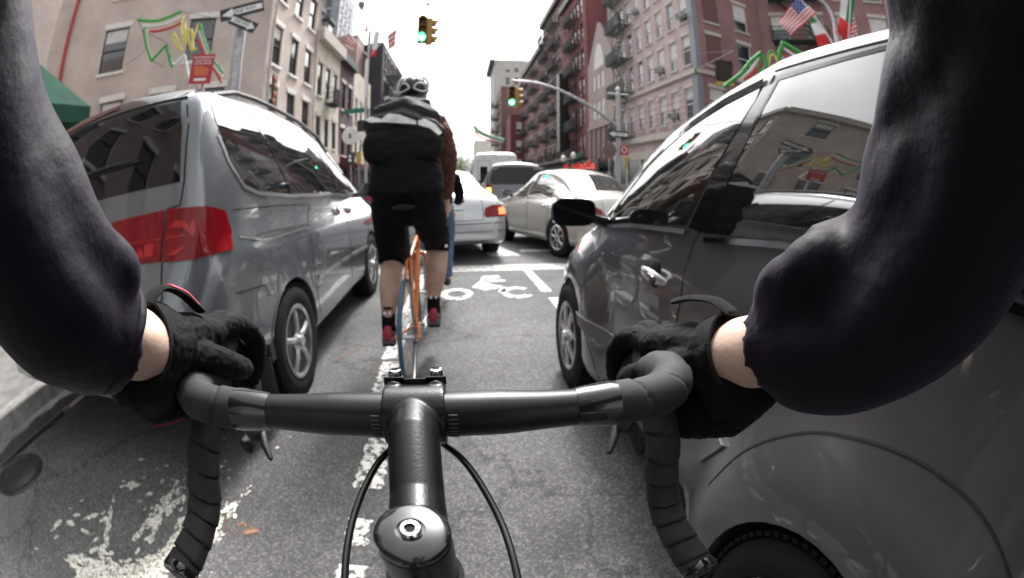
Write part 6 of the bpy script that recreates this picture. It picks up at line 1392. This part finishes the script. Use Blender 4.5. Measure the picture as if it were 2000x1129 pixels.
b = MB(); b.box((x3 + .105, 4.34, 1.545), (.05, .06, .03), None, .008); wb(b, 'helmet_vent', 'helmet_black', P3, sub=hh_)
for s, q in L3.items(): b = MB(); f = Vector(q[-1][:3]) - Vector((0, -.05, .05)); b.tube([f - Vector((0, .08, 0)), f + Vector((0, .11, -.01))], [.038, .032], 12, round_ends=True); wb(b, 'shoe', 'shoe_dark', P3)
BP = empty('backpack', P3.location, 0, 'pale grey backpack with a dark base on the half hidden cyclist', 'backpack')
b = MB(); b.box((x3 + .055, 4.06, 1.20), (.27, .15, .25), Matrix.Rotation(R(-22), 4, 'X'), .05, 3); wb(b, 'pack', 'backpack_pale', BP); b = MB(); b.box((x3 + .045, 4.02, 1.065), (.28, .15, .09), Matrix.Rotation(R(-22), 4, 'X'), .03, 3); wb(b, 'pack_base', 'bag_black', BP)
# ================================================================ street furniture, signs, flags, garlands
def plate_axes(p0, p1, up=(0, 0, 1)):
    """local x along p0->p1, z up, y = facing away from the viewer side"""
    x = (Vector(p1) - Vector(p0)).normalized(); u = Vector(up); y = u.cross(x).normalized(); z = x.cross(y); return x, y, z
def place(me, c, x, y, z, s=1):
    M = Matrix(((x.x * s, y.x * s, z.x * s, c.x), (x.y * s, y.y * s, z.y * s, c.y), (x.z * s, y.z * s, z.z * s, c.z), (0, 0, 0, 1))); me.transform(M); return me
def sub_text(s, size, c, x, y, z, m, parent, root, name='lettering', ext=.0015, align='CENTER'):
    me = text_mesh(s, size, ext, align); me.transform(Matrix.Rotation(R(90), 4, 'X'))   # lies in x-z, front towards -y
    place(me, c, x, y, z); me.transform(root.matrix_basis.inverted()); return link(name, me, m, parent, False)
def pole(root, x, y, h, r, m='galvanised', n=12, top=None, name='pole'):
    b = MB(); b.cyl((x, y, 0), (x, y, h), r * 1.05, r, n); b.cyl((x, y, 0), (x, y, .35), r * 1.7, r * 1.3, n); b.sph((x, y, h), (r, r, r * .6), n, 6); return wb(b, name, m, root, True, 30)
def arrow_sign(root, c, x, y, z, w, h, direc, thick=.012):
    """one way plate: black, white arrow with the words on it"""
    b = MB(); pts = [(-w / 2, -h / 2), (w / 2, -h / 2), (w / 2, h / 2), (-w / 2, h / 2)]; b.prism([c + x * a + z * q - y * thick / 2 for a, q in pts], y * thick); pl = wb(b, 'sign_plate', 'sign_black', root, False)
    a, s = direc, w * .93; hw, hh = s / 2, h * .40; k = .27 * s
    ar = [(-a * hw, -hh * .58), (a * (hw - k), -hh * .58), (a * (hw - k), -hh), (a * hw, 0), (a * (hw - k), hh), (a * (hw - k), hh * .58), (-a * hw, hh * .58)]
    b = MB(); b.prism([c + x * p + z * q - y * (thick / 2 + .003) for p, q in ar], y * .002); wb(b, 'arrow', 'sign_white', root, False, sub=pl)
    sub_text('ONE WAY', h * .36, c - y * (thick / 2 + .0045) - x * a * w * .06 - z * .0, x, y, z, 'sign_black', pl, root); return pl
# left pole with the two one way plates
T = empty('street_sign', (-4.15, 6.85, 0), 0, 'grey pole with two black and white ONE WAY plates, nearest on the left', 'street sign'); pole(T, -4.15, 6.85, 4.62, .115, n=8)
x, y, z = plate_axes((-4.42, 6.40, 4.62), (-3.68, 6.86, 4.84), (0, 0, 1)); arrow_sign(T, Vector((-4.06, 6.62, 4.76)), x, y, z, .86, .26, -1)
x, y, z = plate_axes((-4.22, 6.58, 4.60), (-3.74, 6.78, 4.32), (-.1, 0, 1)); arrow_sign(T, Vector((-3.97, 6.60, 4.45)), x, y, z, .60, .22, 1)
# red parking sign
T = empty('parking_sign', (-3.53, 4.92, 0), 0, 'small dark red parking sign with white lettering, just above the minivan roof', 'sign'); pole(T, -3.55, 4.93, 3.3, .03, n=8)
x, y, z = plate_axes((-3.70, 4.74, 3.0), (-3.38, 4.95, 2.97)); c = Vector((-3.535, 4.835, 3.065))
b = MB(); b.prism([c + x * a + z * q for a, q in ((-.17, -.22), (.17, -.22), (.17, .22), (-.17, .22))], y * .006); pl = wb(b, 'sign_plate', 'sign_red', T, False)
sub_text('NO STANDING', .044, c - y * .002 + z * .165, x, y, z, 'sign_white', pl, T); sub_text('EXCEPT TRUCKS', .034, c - y * .002 + z * .115, x, y, z, 'sign_white', pl, T); sub_text('LOADING 8AM-6PM', .030, c - y * .002 + z * .075, x, y, z, 'sign_white', pl, T)
b = MB(); b.prism([c + x * a + z * q - y * .002 for a, q in ((-.10, -.10), (.10, -.10), (.11, .0), (.0, .04), (-.12, .03))], y * .001); wb(b, 'sign_panel', 'sign_orange', T, False, sub=pl)
b = MB(); b.prism([c + x * a + z * q - y * .002 for a, q in ((-.09, -.175), (.09, -.175), (.09, -.14), (-.09, -.14))], y * .001); wb(b, 'sign_arrow', 'sign_white', T, False, sub=pl)
# tinsel garlands
def garland(label, strands, loc, r=.045, cat='garland', group=None, wires=None):
    T = empty('garland', loc, 0, label, cat, group)
    for m, pts, rr in strands:
        b = MB(); C_ = catmull(pts, 6) if len(pts) > 2 else [Vector(p) for p in pts]; rn = random.Random(len(pts)); b.tube(C_, rr * .95, 8)
        L_ = sum((q - p).length for p, q in zip(C_, C_[1:])); n = int(L_ / .007)
        for i in range(n):
            t = rn.random() * (len(C_) - 1.001); k = int(t); p = C_[k].lerp(C_[k + 1], t - k); d = Vector((rn.gauss(0, 1), rn.gauss(0, 1), rn.gauss(0, 1))).normalized() * rr * rn.uniform(1.1, 1.75); w = Vector((rn.gauss(0, 1), rn.gauss(0, 1), rn.gauss(0, 1))).normalized() * .010
            b.quad(p - w, p + w, p + d + w * .5, p + d - w * .5)
        wb(b, {'tinsel_green': 'green_strand', 'tinsel_white': 'white_strand', 'tinsel_red': 'red_strand', 'tinsel_yellow': 'yellow_strand'}[m], m, T)
    if wires:
        b = MB()
        for w_ in wires: b.tube(catmull(w_, 4), .008, 5)
        wb(b, 'support_wire', 'black_plastic', T)
    return T
def zag(pts, n=4):
    out = []
    for a, c in zip(pts, pts[1:]):
        a, c = Vector(a), Vector(c)
        for i in range(n): out.append(a.lerp(c, i / n))
    out.append(Vector(pts[-1])); return out
class Z_(list): pass
garland('green, white and red tinsel bow with yellow loops hung in front of the beige wall', [
    ('tinsel_green', [(-7.71, 7.13, 5.93), (-7.49, 7.36, 5.87), (-7.28, 7.57, 5.87), (-7.06, 7.78, 5.96), (-6.93, 7.89, 6.04), (-6.84, 7.97, 6.08)], .045),
    ('tinsel_white', [(-7.58, 7.26, 5.74), (-7.38, 7.47, 5.71), (-7.19, 7.66, 5.73), (-7.0, 7.83, 5.81), (-6.82, 7.99, 5.92)], .05), ('tinsel_red', [(-7.42, 7.43, 5.58), (-7.26, 7.59, 5.57), (-7.12, 7.72, 5.6), (-6.95, 7.87, 5.66), (-6.81, 7.99, 5.75)], .04),
    ('tinsel_green', zag([(-7.55, 7.3, 5.66), (-7.42, 7.43, 5.18), (-7.27, 7.57, 4.8), (-7.03, 7.8, 5.16), (-6.84, 7.97, 4.6)]), .038), ('tinsel_white', zag([(-6.81, 8.0, 4.62), (-6.61, 8.16, 4.86), (-6.53, 8.23, 4.55), (-6.40, 8.31, 4.05)]), .038),
    ('tinsel_yellow', [(-6.92, 7.9, 5.5), (-6.88, 7.94, 5.24), (-6.7, 8.09, 5.0), (-6.76, 8.04, 5.2), (-6.90, 7.9, 5.45)], .035), ('tinsel_yellow', [(-6.79, 8.01, 5.99), (-6.80, 8.03, 5.64), (-6.63, 8.14, 5.16), (-6.66, 8.1, 5.4), (-6.72, 8.06, 5.75)], .035), ('tinsel_yellow', [(-6.62, 8.15, 5.60), (-6.60, 8.2, 5.30), (-6.46, 8.3, 4.97), (-6.5, 8.26, 5.3), (-6.56, 8.2, 5.56)], .035), ('tinsel_yellow', [(-6.42, 8.31, 5.70), (-6.48, 8.28, 5.34), (-6.50, 8.26, 5.02), (-6.36, 8.32, 5.0)], .035),
    ('tinsel_green', zag([(-6.38, 8.34, 5.68), (-6.27, 8.42, 5.33), (-6.08, 8.56, 4.85), (-5.71, 8.81, 4.3)]), .034), ('tinsel_white', zag([(-6.38, 8.34, 5.50), (-6.25, 8.44, 5.17), (-6.12, 8.53, 4.83), (-5.88, 8.7, 4.42), (-5.72, 8.81, 4.21)]), .036), ('tinsel_red', zag([(-6.38, 8.35, 5.26), (-6.19, 8.48, 4.86), (-5.85, 8.72, 4.29), (-5.72, 8.8, 4.05)]), .032)], (-6.8, 8.0, 4.0), wires=[[(-13.5, 11.4, 6.9), (-9.5, 9.4, 6.1), (-7.71, 7.13, 5.93)], [(-6.84, 7.97, 6.08), (-5.6, 7.6, 5.4), (-4.2, 6.9, 4.6)], [(-7.42, 7.4, 5.5), (-7.0, 7.8, 5.2), (-6.84, 7.97, 4.6)], [(-7.27, 7.57, 4.8), (-7.0, 7.8, 4.6)]])
garland('green, white and red tinsel peaks rising behind the hatchback roof', [
    ('tinsel_green', zag([(8.7, 12.2, 4.9), (8.88, 12.09, 5.08), (9.25, 11.8, 5.45), (9.57, 11.55, 5.98), (9.88, 11.29, 6.32)]), .07), ('tinsel_green', [(9.92, 11.26, 6.26), (9.97, 11.2, 5.83), (9.87, 11.3, 5.6), (9.72, 11.4, 5.75), (9.86, 11.3, 6.2)], .05), ('tinsel_yellow', [(10.03, 11.15, 5.7), (10.12, 11.05, 6.22), (10.26, 10.9, 6.15), (10.30, 10.89, 5.7)], .045), ('tinsel_green', [(9.98, 11.15, 5.6), (10.10, 11.1, 6.3), (10.24, 10.95, 6.32), (10.36, 10.85, 5.6)], .05),
    ('tinsel_green', zag([(10.33, 10.88, 5.7), (10.38, 10.81, 6.37), (10.52, 10.69, 6.76), (10.92, 10.28, 6.42), (11.5, 9.7, 6.1)]), .075), ('tinsel_white', zag([(9.2, 11.85, 5.2), (9.55, 11.57, 5.63), (9.81, 11.35, 6.08)]), .06), ('tinsel_white', zag([(10.52, 10.69, 6.53), (10.74, 10.47, 6.31), (11.0, 10.2, 6.2)]), .06),
    ('tinsel_red', zag([(9.35, 11.72, 5.2), (9.64, 11.49, 5.59), (9.8, 11.35, 5.86)]), .055), ('tinsel_red', zag([(10.5, 10.71, 6.28), (10.62, 10.59, 6.12), (10.78, 10.44, 6.0)]), .055)], (9.9, 11.2, 4.5), .06, wires=[[(8.5, 12.4, 4.9), (9.9, 11.3, 5.5), (11.6, 9.6, 5.9)], [(9.55, 7.3, 6.0), (11.0, 9.5, 6.0), (11.5, 9.7, 6.1)], [(10.36, 10.85, 4.2), (10.4, 10.8, 6.4)]])
garland('distant green, white and red garland strung across the far street', [('tinsel_green', [(2.36, 80, 12.0), (3.3, 80, 11.0), (4.27, 80, 10.45), (6.0, 80, 9.7), (8.1, 80, 9.2)], .22), ('tinsel_white', [(2.4, 80, 11.6), (3.3, 80, 10.6), (4.27, 80, 10.05), (6.0, 80, 9.35), (7.9, 80, 8.85)], .2), ('tinsel_red', [(2.6, 80, 10.9), (3.3, 80, 10.0), (4.5, 80, 9.4), (6.2, 80, 8.8)], .15)], (5, 80, 8))
# flags
def flag(label, A, B, C_, D, cells, nu, nv, poleA=None, poleB=None, wave=.05, seed=0, group=None, stars=False):
    """A hoist top, B hoist bottom, C fly bottom, D fly top; cells(u,v) -> material"""
    A, B, C_, D = map(Vector, (A, B, C_, D)); T = empty('flag', B, 0, label, 'flag', group); nrm = (B - A).cross(D - A).normalized()
    ms = ['flag_red', 'flag_white', 'flag_blue', 'flag_green']; bm = MB()
    P = lambda u, v: (A.lerp(D, u)).lerp(B.lerp(C_, u), v) + nrm * wave * math.sin(u * 9 + v * 3 + seed) * (.3 + u) + Vector((0, 0, -1)) * wave * .5 * math.sin(u * 7 + seed) * u
    for i in range(nu):
        for j in range(nv):
            u0, u1, v0, v1 = i / nu, (i + 1) / nu, j / nv, (j + 1) / nv; bm.mi = ms.index(cells((u0 + u1) / 2, (v0 + v1) / 2)); bm.quad(P(u0, v0), P(u1, v0), P(u1, v1), P(u0, v1))
    bmesh.ops.remove_doubles(bm.bm, verts=bm.bm.verts[:], dist=.0005); wb(bm, 'cloth', ms, T)
    if poleA: b = MB(); b.cyl(poleA, poleB, .016, n=8); b.sph(poleB, .03, 8, 6); wb(b, 'flagpole', 'sign_white', T)
    return T
us = lambda u, v: ('flag_white' if (int(u * 96) % 7 in (2, 3, 4) and int(v * 78) % 8 in (2, 3, 4) and (int(u * 96) // 7 + int(v * 78) // 8) % 2 == 0) else 'flag_blue') if (u < .42 and v < .54) else ('flag_red' if int(v * 13) % 2 == 0 else 'flag_white')
it = lambda u, v: 'flag_green' if u < .33 else ('flag_white' if u < .67 else 'flag_red')
T = flag('stars and stripes flag leaning left from the lamp post on the right', (8.56, 7.68, 6.98), (8.84, 7.36, 6.45), (8.26, 8.0, 5.70), (8.01, 8.26, 6.12), us, 96, 78, (9.11, 7.02, 5.30), (8.50, 7.76, 7.12), .045, 1)
it_v = lambda u, v: 'flag_green' if v < .2 else ('flag_white' if v < .58 else 'flag_red')
flag('Italian flag hanging just below the stars and stripes one', (8.84, 7.35, 6.34), (8.66, 7.56, 6.24), (8.78, 7.43, 5.33), (9.04, 7.12, 5.43), lambda u, v: 'flag_green' if u < .16 else ('flag_white' if u < .56 else 'flag_red'), 18, 8, (9.16, 6.96, 5.2), (8.72, 7.50, 6.62), .025, 2)
flag('furled Italian flag drooping right of the lamp post', (9.49, 6.67, 7.25), (9.74, 6.38, 7.05), (9.42, 6.80, 5.62), (9.22, 7.0, 5.92), lambda u, v: 'flag_red' if u > .58 else ('flag_green' if v > .5 else 'flag_white'), 20, 8, (9.30, 6.82, 5.3), (9.62, 6.4, 7.3), .05, 3)
flag('small faded striped flag behind the drooping Italian one', (9.55, 6.76, 6.36), (9.72, 6.56, 6.5), (9.70, 6.57, 5.95), (9.52, 6.8, 5.80), lambda u, v: 'flag_red' if int(u * 9) % 2 else 'flag_white', 18, 6, (9.42, 6.9, 5.3), (9.66, 6.62, 6.6), .04, 4)
# lamp post on the right with curved arm
T = empty('street_lamp', (9.55, 7.35, 0), 0, 'grey street lamp with a curved arm behind the flags on the right', 'street lamp'); b = MB(); b.tube([(9.55, 7.35, 0), (9.55, 7.33, 5.3), (9.55, 7.30, 6.2)], [.10, .075, .065], 12); wb(b, 'pole', 'galvanised', T)
b = MB(); b.tube(catmull([(9.55, 7.3, 6.1), (9.53, 7.31, 6.6), (9.44, 7.41, 6.98), (9.22, 7.66, 7.22), (8.85, 8.08, 7.22)], 6), .055, 10); wb(b, 'arm', 'galvanised', T); b = MB(); b.tube([(8.95, 7.96, 7.21), (8.74, 8.22, 7.16), (8.60, 8.38, 7.14)], [.05, .12, .07], 14, sq=.55, round_ends=True); wb(b, 'lamp_head', 'lamp_globe', T)
# dark banner on the pink building
T = empty('banner', (13.2, 19.6, 7), 0, 'black banner with a gold foot hanging on the pink corner building', 'banner'); b = MB(); b.cyl((13.0, 20.8, 8.25), (14.2, 18.6, 9.2), .03, n=8); b.cyl((13.1, 20.8, 9.3), (14.2, 18.7, 9.2), .012, n=6); wb(b, 'bracket', 'galvanised', T)
b = MB(); b.grid([[(13.05 + .8 * u + .04 * math.sin(9 * v), 19.0 - .55 * u, 8.45 - 1.5 * v) for u in (0, .25, .5, .75, 1)] for v in [i / 8 for i in range(9)]]); bc = wb(b, 'banner_cloth', 'flag_black', T); b = MB(); b.grid([[(13.06 + .8 * u, 18.98 - .55 * u, 7.2 - .22 * v) for u in (0, .5, 1)] for v in (0, 1)]); wb(b, 'gold_panel', 'sign_yellow', T, sub=bc)
# left far pole with flags, signs, pedestrian signal
T = empty('street_sign', (-4.3, 19, 0), 0, 'tall slim pole with green street blade and flags behind the cyclist', 'street sign'); pole(T, -4.3, 19, 8.7, .07, n=8)
b = MB(); b.bb(-5.36, -4.38, 18.98, 19.0, 4.62, 4.84); wb(b, 'street_blade', 'sign_green', T, False); b = MB(); b.bb(-4.68, -4.36, 18.86, 19.0, 3.72, 4.24, .01); ps = wb(b, 'pedestrian_signal', 'sign_black', T, False)
b = MB(); b.bb(-4.66, -4.10, 18.90, 18.93, 3.34, 3.64); wb(b, 'small_plate', 'sign_white', T, False); b = MB(); b.bb(-4.40, -4.26, 18.86, 18.9, 5.3, 7.2); wb(b, 'hanging_banner', 'sign_white', T, False)
T = empty('hanging_sign', (-5.0, 18.9, 0), 0, 'round white shop sign with dark emblem, left of the green street blade pole', 'sign'); b = MB(); b.lathe([(0, 0), (.38, 0), (.40, .02), (.40, .06), (.38, .08), (0, .08)], (-5.0, 18.84, 3.56), (0, 1, 0), 28); sg_ = wb(b, 'sign_disc', 'white_trim', T)
b = MB(); b.prism([(-5.07, 18.835, 3.45), (-4.97, 18.835, 3.42), (-4.93, 18.835, 3.56), (-5.0, 18.835, 3.68), (-5.08, 18.835, 3.66), (-5.03, 18.835, 3.56)], (0, .003, 0)); wb(b, 'sign_emblem', 'sign_black', T, sub=sg_); b = MB(); b.cyl((-5.0, 18.88, 3.95), (-5.0, 18.88, 4.62), .02, n=6); wb(b, 'sign_bracket', 'galvanised', T)
T = empty('shop_sign', (-5.0, 18.9, 0), 0, 'small black box sign with a white mark beside a yellow one', 'sign'); b = MB(); b.bb(-5.12, -4.78, 18.7, 18.9, 2.24, 2.80, .02); bs = wb(b, 'sign_box', 'sign_black', T); b = MB(); b.sph((-4.96, 18.69, 2.60), (.07, .01, .07), 10, 6); b.sph((-4.96, 18.69, 2.42), (.08, .01, .08), 10, 6); wb(b, 'white_mark', 'sign_white', T, sub=bs)
b = MB(); b.bb(-4.68, -4.46, 18.75, 18.85, 2.24, 2.78); wb(b, 'yellow_panel', 'sign_yellow', T, False); b = MB(); b.cyl((-4.95, 18.8, 0), (-4.95, 18.8, 2.3), .03, n=6); b.cyl((-4.57, 18.8, 0), (-4.57, 18.8, 2.3), .03, n=6); wb(b, 'sign_post', 'galvanised', T)
st3 = lambda u, v: 'flag_red' if int(u * 7) % 2 else 'flag_white'
flag('faded red and white flag on the left of the slim pole', (-5.38, 19, 8.80), (-4.95, 19, 8.2), (-5.02, 19, 7.75), (-5.5, 19, 8.1), st3, 14, 5, (-4.33, 19, 7.38), (-5.42, 19, 8.9), .05, 5, 'faded flags on the slim pole'); flag('small solid red flag at the top of the slim pole', (-4.42, 19, 9.25), (-4.42, 19, 8.7), (-4.7, 19, 8.6), (-4.55, 19, 8.8), lambda u, v: 'flag_red', 6, 4, (-4.4, 19, 8.0), (-4.42, 19, 9.35), .03, 6)
flag('pale blue-white flag with a red foot, drooping beside the slim pole', (-4.05, 19, 8.75), (-3.80, 19, 8.55), (-3.95, 19, 7.35), (-4.20, 19, 7.35), lambda u, v: 'flag_red' if u > .78 else 'flag_white', 12, 5, (-4.3, 19, 7.6), (-3.95, 19, 9.0), .05, 7); flag('pink and white flag pointing right from the slim pole', (-3.45, 19, 8.40), (-3.02, 19, 8.72), (-3.05, 19, 7.8), (-3.38, 19, 7.55), st3, 14, 5, (-4.2, 19, 7.45), (-2.9, 19, 8.9), .05, 8)
T = empty('balloon', (-3.45, 13.57, 7.4), 0, 'small grey balloon hanging in the sky above the left flags', 'balloon'); b = MB(); b.lathe([(.0, -.24), (.03, -.2), (.09, -.08), (.13, .03), (.13, .10), (.09, .17), (0, .20)], (-3.45, 13.57, 7.62), (-.15, 0, 1), 16); wb(b, 'balloon_skin', 'balloon_grey', T); b = MB(); b.tube([(-3.42, 13.57, 7.4), (-3.40, 13.6, 7.1)], .004, 4); wb(b, 'string', 'sign_white', T)
# traffic signals
def signal_head(root, c, face, lit='green', s=1., arms=True):
    """three lens head at c (centre), facing direction 'face'"""
    f = Vector(face).normalized(); x = Vector((0, 0, 1)).cross(f).normalized(); rot = Matrix((( x.x, f.x, 0), (x.y, f.y, 0), (x.z, f.z, 1))).to_4x4(); c = Vector(c)
    b = MB(); b.box(c, (.34 * s, .22 * s, 1.06 * s), rot, .02 * s); hd_ = wb(b, 'signal_head', 'signal_yellow', root); b = MB(); b.box(c + f * .115 * s, (.33 * s, .012, 1.04 * s), rot); wb(b, 'face_plate', 'signal_face', root, False, sub=hd_)
    for i, (nm, mm) in enumerate((('red_lens', 'lens_red_off'), ('amber_lens', 'lens_amber_off'), ('green_lens', 'lens_green_lit' if lit == 'green' else 'lens_amber_off'))):
        p = c + Vector((0, 0, (.345 - .345 * i) * s)) + f * .124 * s; b = MB(); b.lathe([(0, .028 * s), (.07 * s, .022 * s), (.115 * s, 0), (.13 * s, -.004)], p, f, 20, caps=False); wb(b, nm, mm, root, True, sub=hd_)
        b = MB(); z_ = Vector((0, 0, 1)); arc = [x * math.cos(a) * .15 * s + z_ * math.sin(a) * .15 * s for a in [R(-40 + 260 * k / 18) for k in range(19)]]; rows = [[p + q for q in arc], [p + q + f * (.24 * s if True else 0) for q in arc]]
        rows[1] = [p + q + f * (.14 + .12 * max(0, q.z / (.15 * s))) * s for q in arc]; b.grid(rows); b.grid([[p + q * .95 for q in arc], [v - (v - p - f * (v - p).dot(f)) * .05 for v in rows[1]]]); wb(b, 'visor', 'signal_yellow', root, True, sub=hd_)
    return hd_
T = empty('traffic_light', (-1.4, 15, 0), 0, 'hanging yellow traffic light showing green, high in the upper centre', 'traffic light', None)
signal_head(T, (-1.44, 15.0, 6.98), (.0, -1, 0)); signal_head(T, (-1.22, 15.18, 6.98), (1, .15, 0), 'off')
b = MB(); b.cyl((-1.38, 15.08, 7.5), (-1.30, 15.06, 8.1), .02, n=6); b.sph((-1.34, 15.07, 7.86), .05, 8, 6); b.sph((-1.29, 15.06, 8.13), .08, 10, 6); wb(b, 'hanger', 'galvanised', T)
b = MB(); b.tube(catmull([(-1.22, 15.05, 8.10), (-2.2, 15.0, 8.55), (-4.5, 15.2, 9.7), (-8.3, 15.9, 11.6)], 6), [.03] * 18 + [.04], 8); wb(b, 'mast_arm', 'galvanised', T)
T = empty('traffic_light', (8.33, 21.7, 0), 0, 'traffic light showing green on a long curved mast arm over the right lane', 'traffic light', None)
pole(T, 8.33, 21.7, 6.2, .14, n=12); b = MB(); b.cyl((7.75, 21.7, 6.22), (8.95, 21.7, 6.25), .05, n=8); b.sph((8.33, 21.7, 6.5), .14, 12, 8); b.cyl((8.33, 21.7, 6.2), (8.33, 21.7, 6.4), .06); wb(b, 'pole_cap', 'lamp_globe', T)
P_, Q_ = smoothpath([(8.28, 21.7, 4.35, .10), (7.95, 21.7, 4.60, .095), (6.66, 21.7, 5.42, .085), (5.27, 21.7, 6.08, .075), (3.92, 21.7, 6.48, .065), (2.59, 21.7, 6.58, .05)], 6); b = MB(); b.tube(P_, Q_[0], 10); b.box((6.3, 21.7, 5.62), (.2, .2, .14), None, .02); wb(b, 'mast_arm', 'galvanised', T)
signal_head(T, (2.55, 21.62, 5.68), (0, -1, 0)); signal_head(T, (2.80, 21.80, 5.68), (1, .1, 0), 'off'); b = MB(); b.cyl((2.62, 21.7, 6.22), (2.62, 21.7, 6.6), .03, n=6); wb(b, 'hanger', 'signal_yellow', T)
x, y, z = plate_axes((7.5, 21.5, 4), (8.9, 21.5, 4)); arrow_sign(T, Vector((8.25, 21.5, 3.92)), x, y, z, 1.15, .38, -1); b = MB(); b.box((8.6, 21.55, 3.05), (.50, .02, .52)); sp_ = wb(b, 'red_sign', 'sign_red', T, False); b = MB(); b.lathe([(.12, -.004), (.17, -.004), (.17, 0), (.12, 0)], (8.6, 21.53, 3.08), (0, 1, 0), 20, closed=True); wb(b, 'sign_mark', 'sign_white', T, sub=sp_)
b = MB(); b.box((8.72, 21.55, 2.62), (.5, .02, .10)); b.box((8.72, 21.56, 2.3), (.14, .018, .54)); wb(b, 'yellow_sign', 'sign_yellow', T, False)
T = empty('stop_sign', (7.65, 21.3, 0), 0, 'brown back of an octagonal sign left of the right signal pole', 'sign'); b = MB(); b.cyl((7.65, 21.32, 0), (7.65, 21.32, 3.4), .03, n=6); wb(b, 'post', 'galvanised', T); b = MB(); b.lathe([(0, 0), (.42, 0), (.42, .02), (0, .02)], (7.65, 21.28, 3.0), (0, 1, 0), 8); wb(b, 'sign_back', 'paint_brown', T, False)
# twin globe lamp, script sign, street name blade further on
T = empty('street_lamp', (7.75, 30, 0), 0, 'green lamp post with two white globes on the far right pavement', 'street lamp'); b = MB(); b.cyl((7.75, 30, 0), (7.75, 30, 2.9), .07, n=10); b.tube([(7.3, 30, 2.7), (7.5, 30, 2.55), (7.75, 30, 2.6), (8.0, 30, 2.6), (8.1, 30, 2.9)], .05, 8); wb(b, 'post', 'fire_escape_green', T)
for x_, z_ in ((7.28, 2.92), (8.02, 3.18)): b = MB(); b.sph((x_, 30, z_), (.2, .2, .24), 14, 10); wb(b, 'globe', 'lamp_globe', T)
b = MB(); b.prism([(8.0, 30, 2.75), (8.8, 30, 3.3), (8.75, 30, 3.55), (8.05, 30, 3.1)], (0, .02, 0)); wb(b, 'street_blade', 'sign_green', T, False)
T = empty('neon_sign', (12.5, 42, 0), 0, 'red script neon sign over the restaurant front on the right', 'sign'); b = MB(); b.bb(12.15, 12.3, 36.8, 50.0, 2.35, 3.5); bd = wb(b, 'sign_board', 'dark_trim', T, False)
b = MB(); pts = []; n = 110
for i in range(n): t = i / (n - 1); pts.append((12.08, 49.3 - 11.8 * t, 2.95 + .27 * math.sin(t * 62) * (.6 + .4 * math.sin(t * 17)) + .12 * math.sin(t * 25)))
b.tube(pts, .12, 6); b.tube([(12.08, 49.4, 2.62), (12.08, 43, 2.68), (12.08, 37.3, 2.6)], .10, 6); wb(b, 'neon_script', 'neon_red', T, sub=bd)
# a few walkers on the far right pavement
def walker(x, y, ang, label, top, leg, h=1.72, ph=1):
    T = empty('person', (x, y, 0), R(ang), label, 'person', 'people on the far pavement'); k = h / 1.75; b = MB()
    b.sph((0, 0, 1.64 * k), (.075, .09, .115), 12, 8); b.tube([(0, 0, 1.42 * k), (0, 0, 1.56 * k)], .05, 8); b.tube([(0, 0, .95 * k), (0, 0, 1.2 * k), (0, 0, 1.42 * k)], [.14, .14, .16], 12, sq=.6, up=(1, 0, 0), round_ends=True)
    for s in (-1, 1): b.tube([(s * .19, 0, 1.40 * k), (s * .23, s * .08 * ph, 1.12 * k), (s * .22, s * .16 * ph + .04, .88 * k), (s * .22, s * .18 * ph + .06, .78 * k)], [.052, .044, .034, .028], 8, round_ends=True); b.tube([(s * .09, 0, .95 * k), (s * .10, -s * .14 * ph, .5 * k), (s * .10, -s * .22 * ph - .02, .09 * k), (s * .10, -s * .22 * ph + .10, .04 * k)], [.09, .062, .045, .035], 10, round_ends=True)
    me = fuse(b, .014, 2); link('body', me, 'leg_skin', T, True, 80); b = MB(); b.tube([(0, 0, .93 * k), (0, 0, 1.2 * k), (0, 0, 1.43 * k)], [.165, .165, .18], 12, sq=.62, up=(1, 0, 0), round_ends=True)
    for s in (-1, 1): b.tube([(s * .17, 0, 1.42 * k), (s * .23, s * .08 * ph, 1.12 * k), (s * .22, s * .15 * ph + .04, .90 * k)], [.065, .055, .046], 8)
    link('jacket', fuse(b, .014, 2), top, T, True, 80); b = MB()
    for s in (-1, 1): b.tube([(s * .08, 0, .98 * k), (s * .10, -s * .14 * ph, .5 * k), (s * .10, -s * .22 * ph - .02, .10 * k)], [.11, .082, .07], 10)
    link('trousers', fuse(b, .014, 2), leg, T, True, 80); b = MB(); b.sph((0, -.015, 1.70 * k), (.082, .095, .09), 12, 8); b.build('hair', 'foliage_dark' if False else 'black_plastic', T)
walker(9.9, 26.5, 10, 'walker in a dark top on the far right pavement', 'shorts', 'denim'); walker(10.6, 33, 200, 'walker in a grey top further along the right pavement', 'grey_plastic', 'shorts', 1.68)
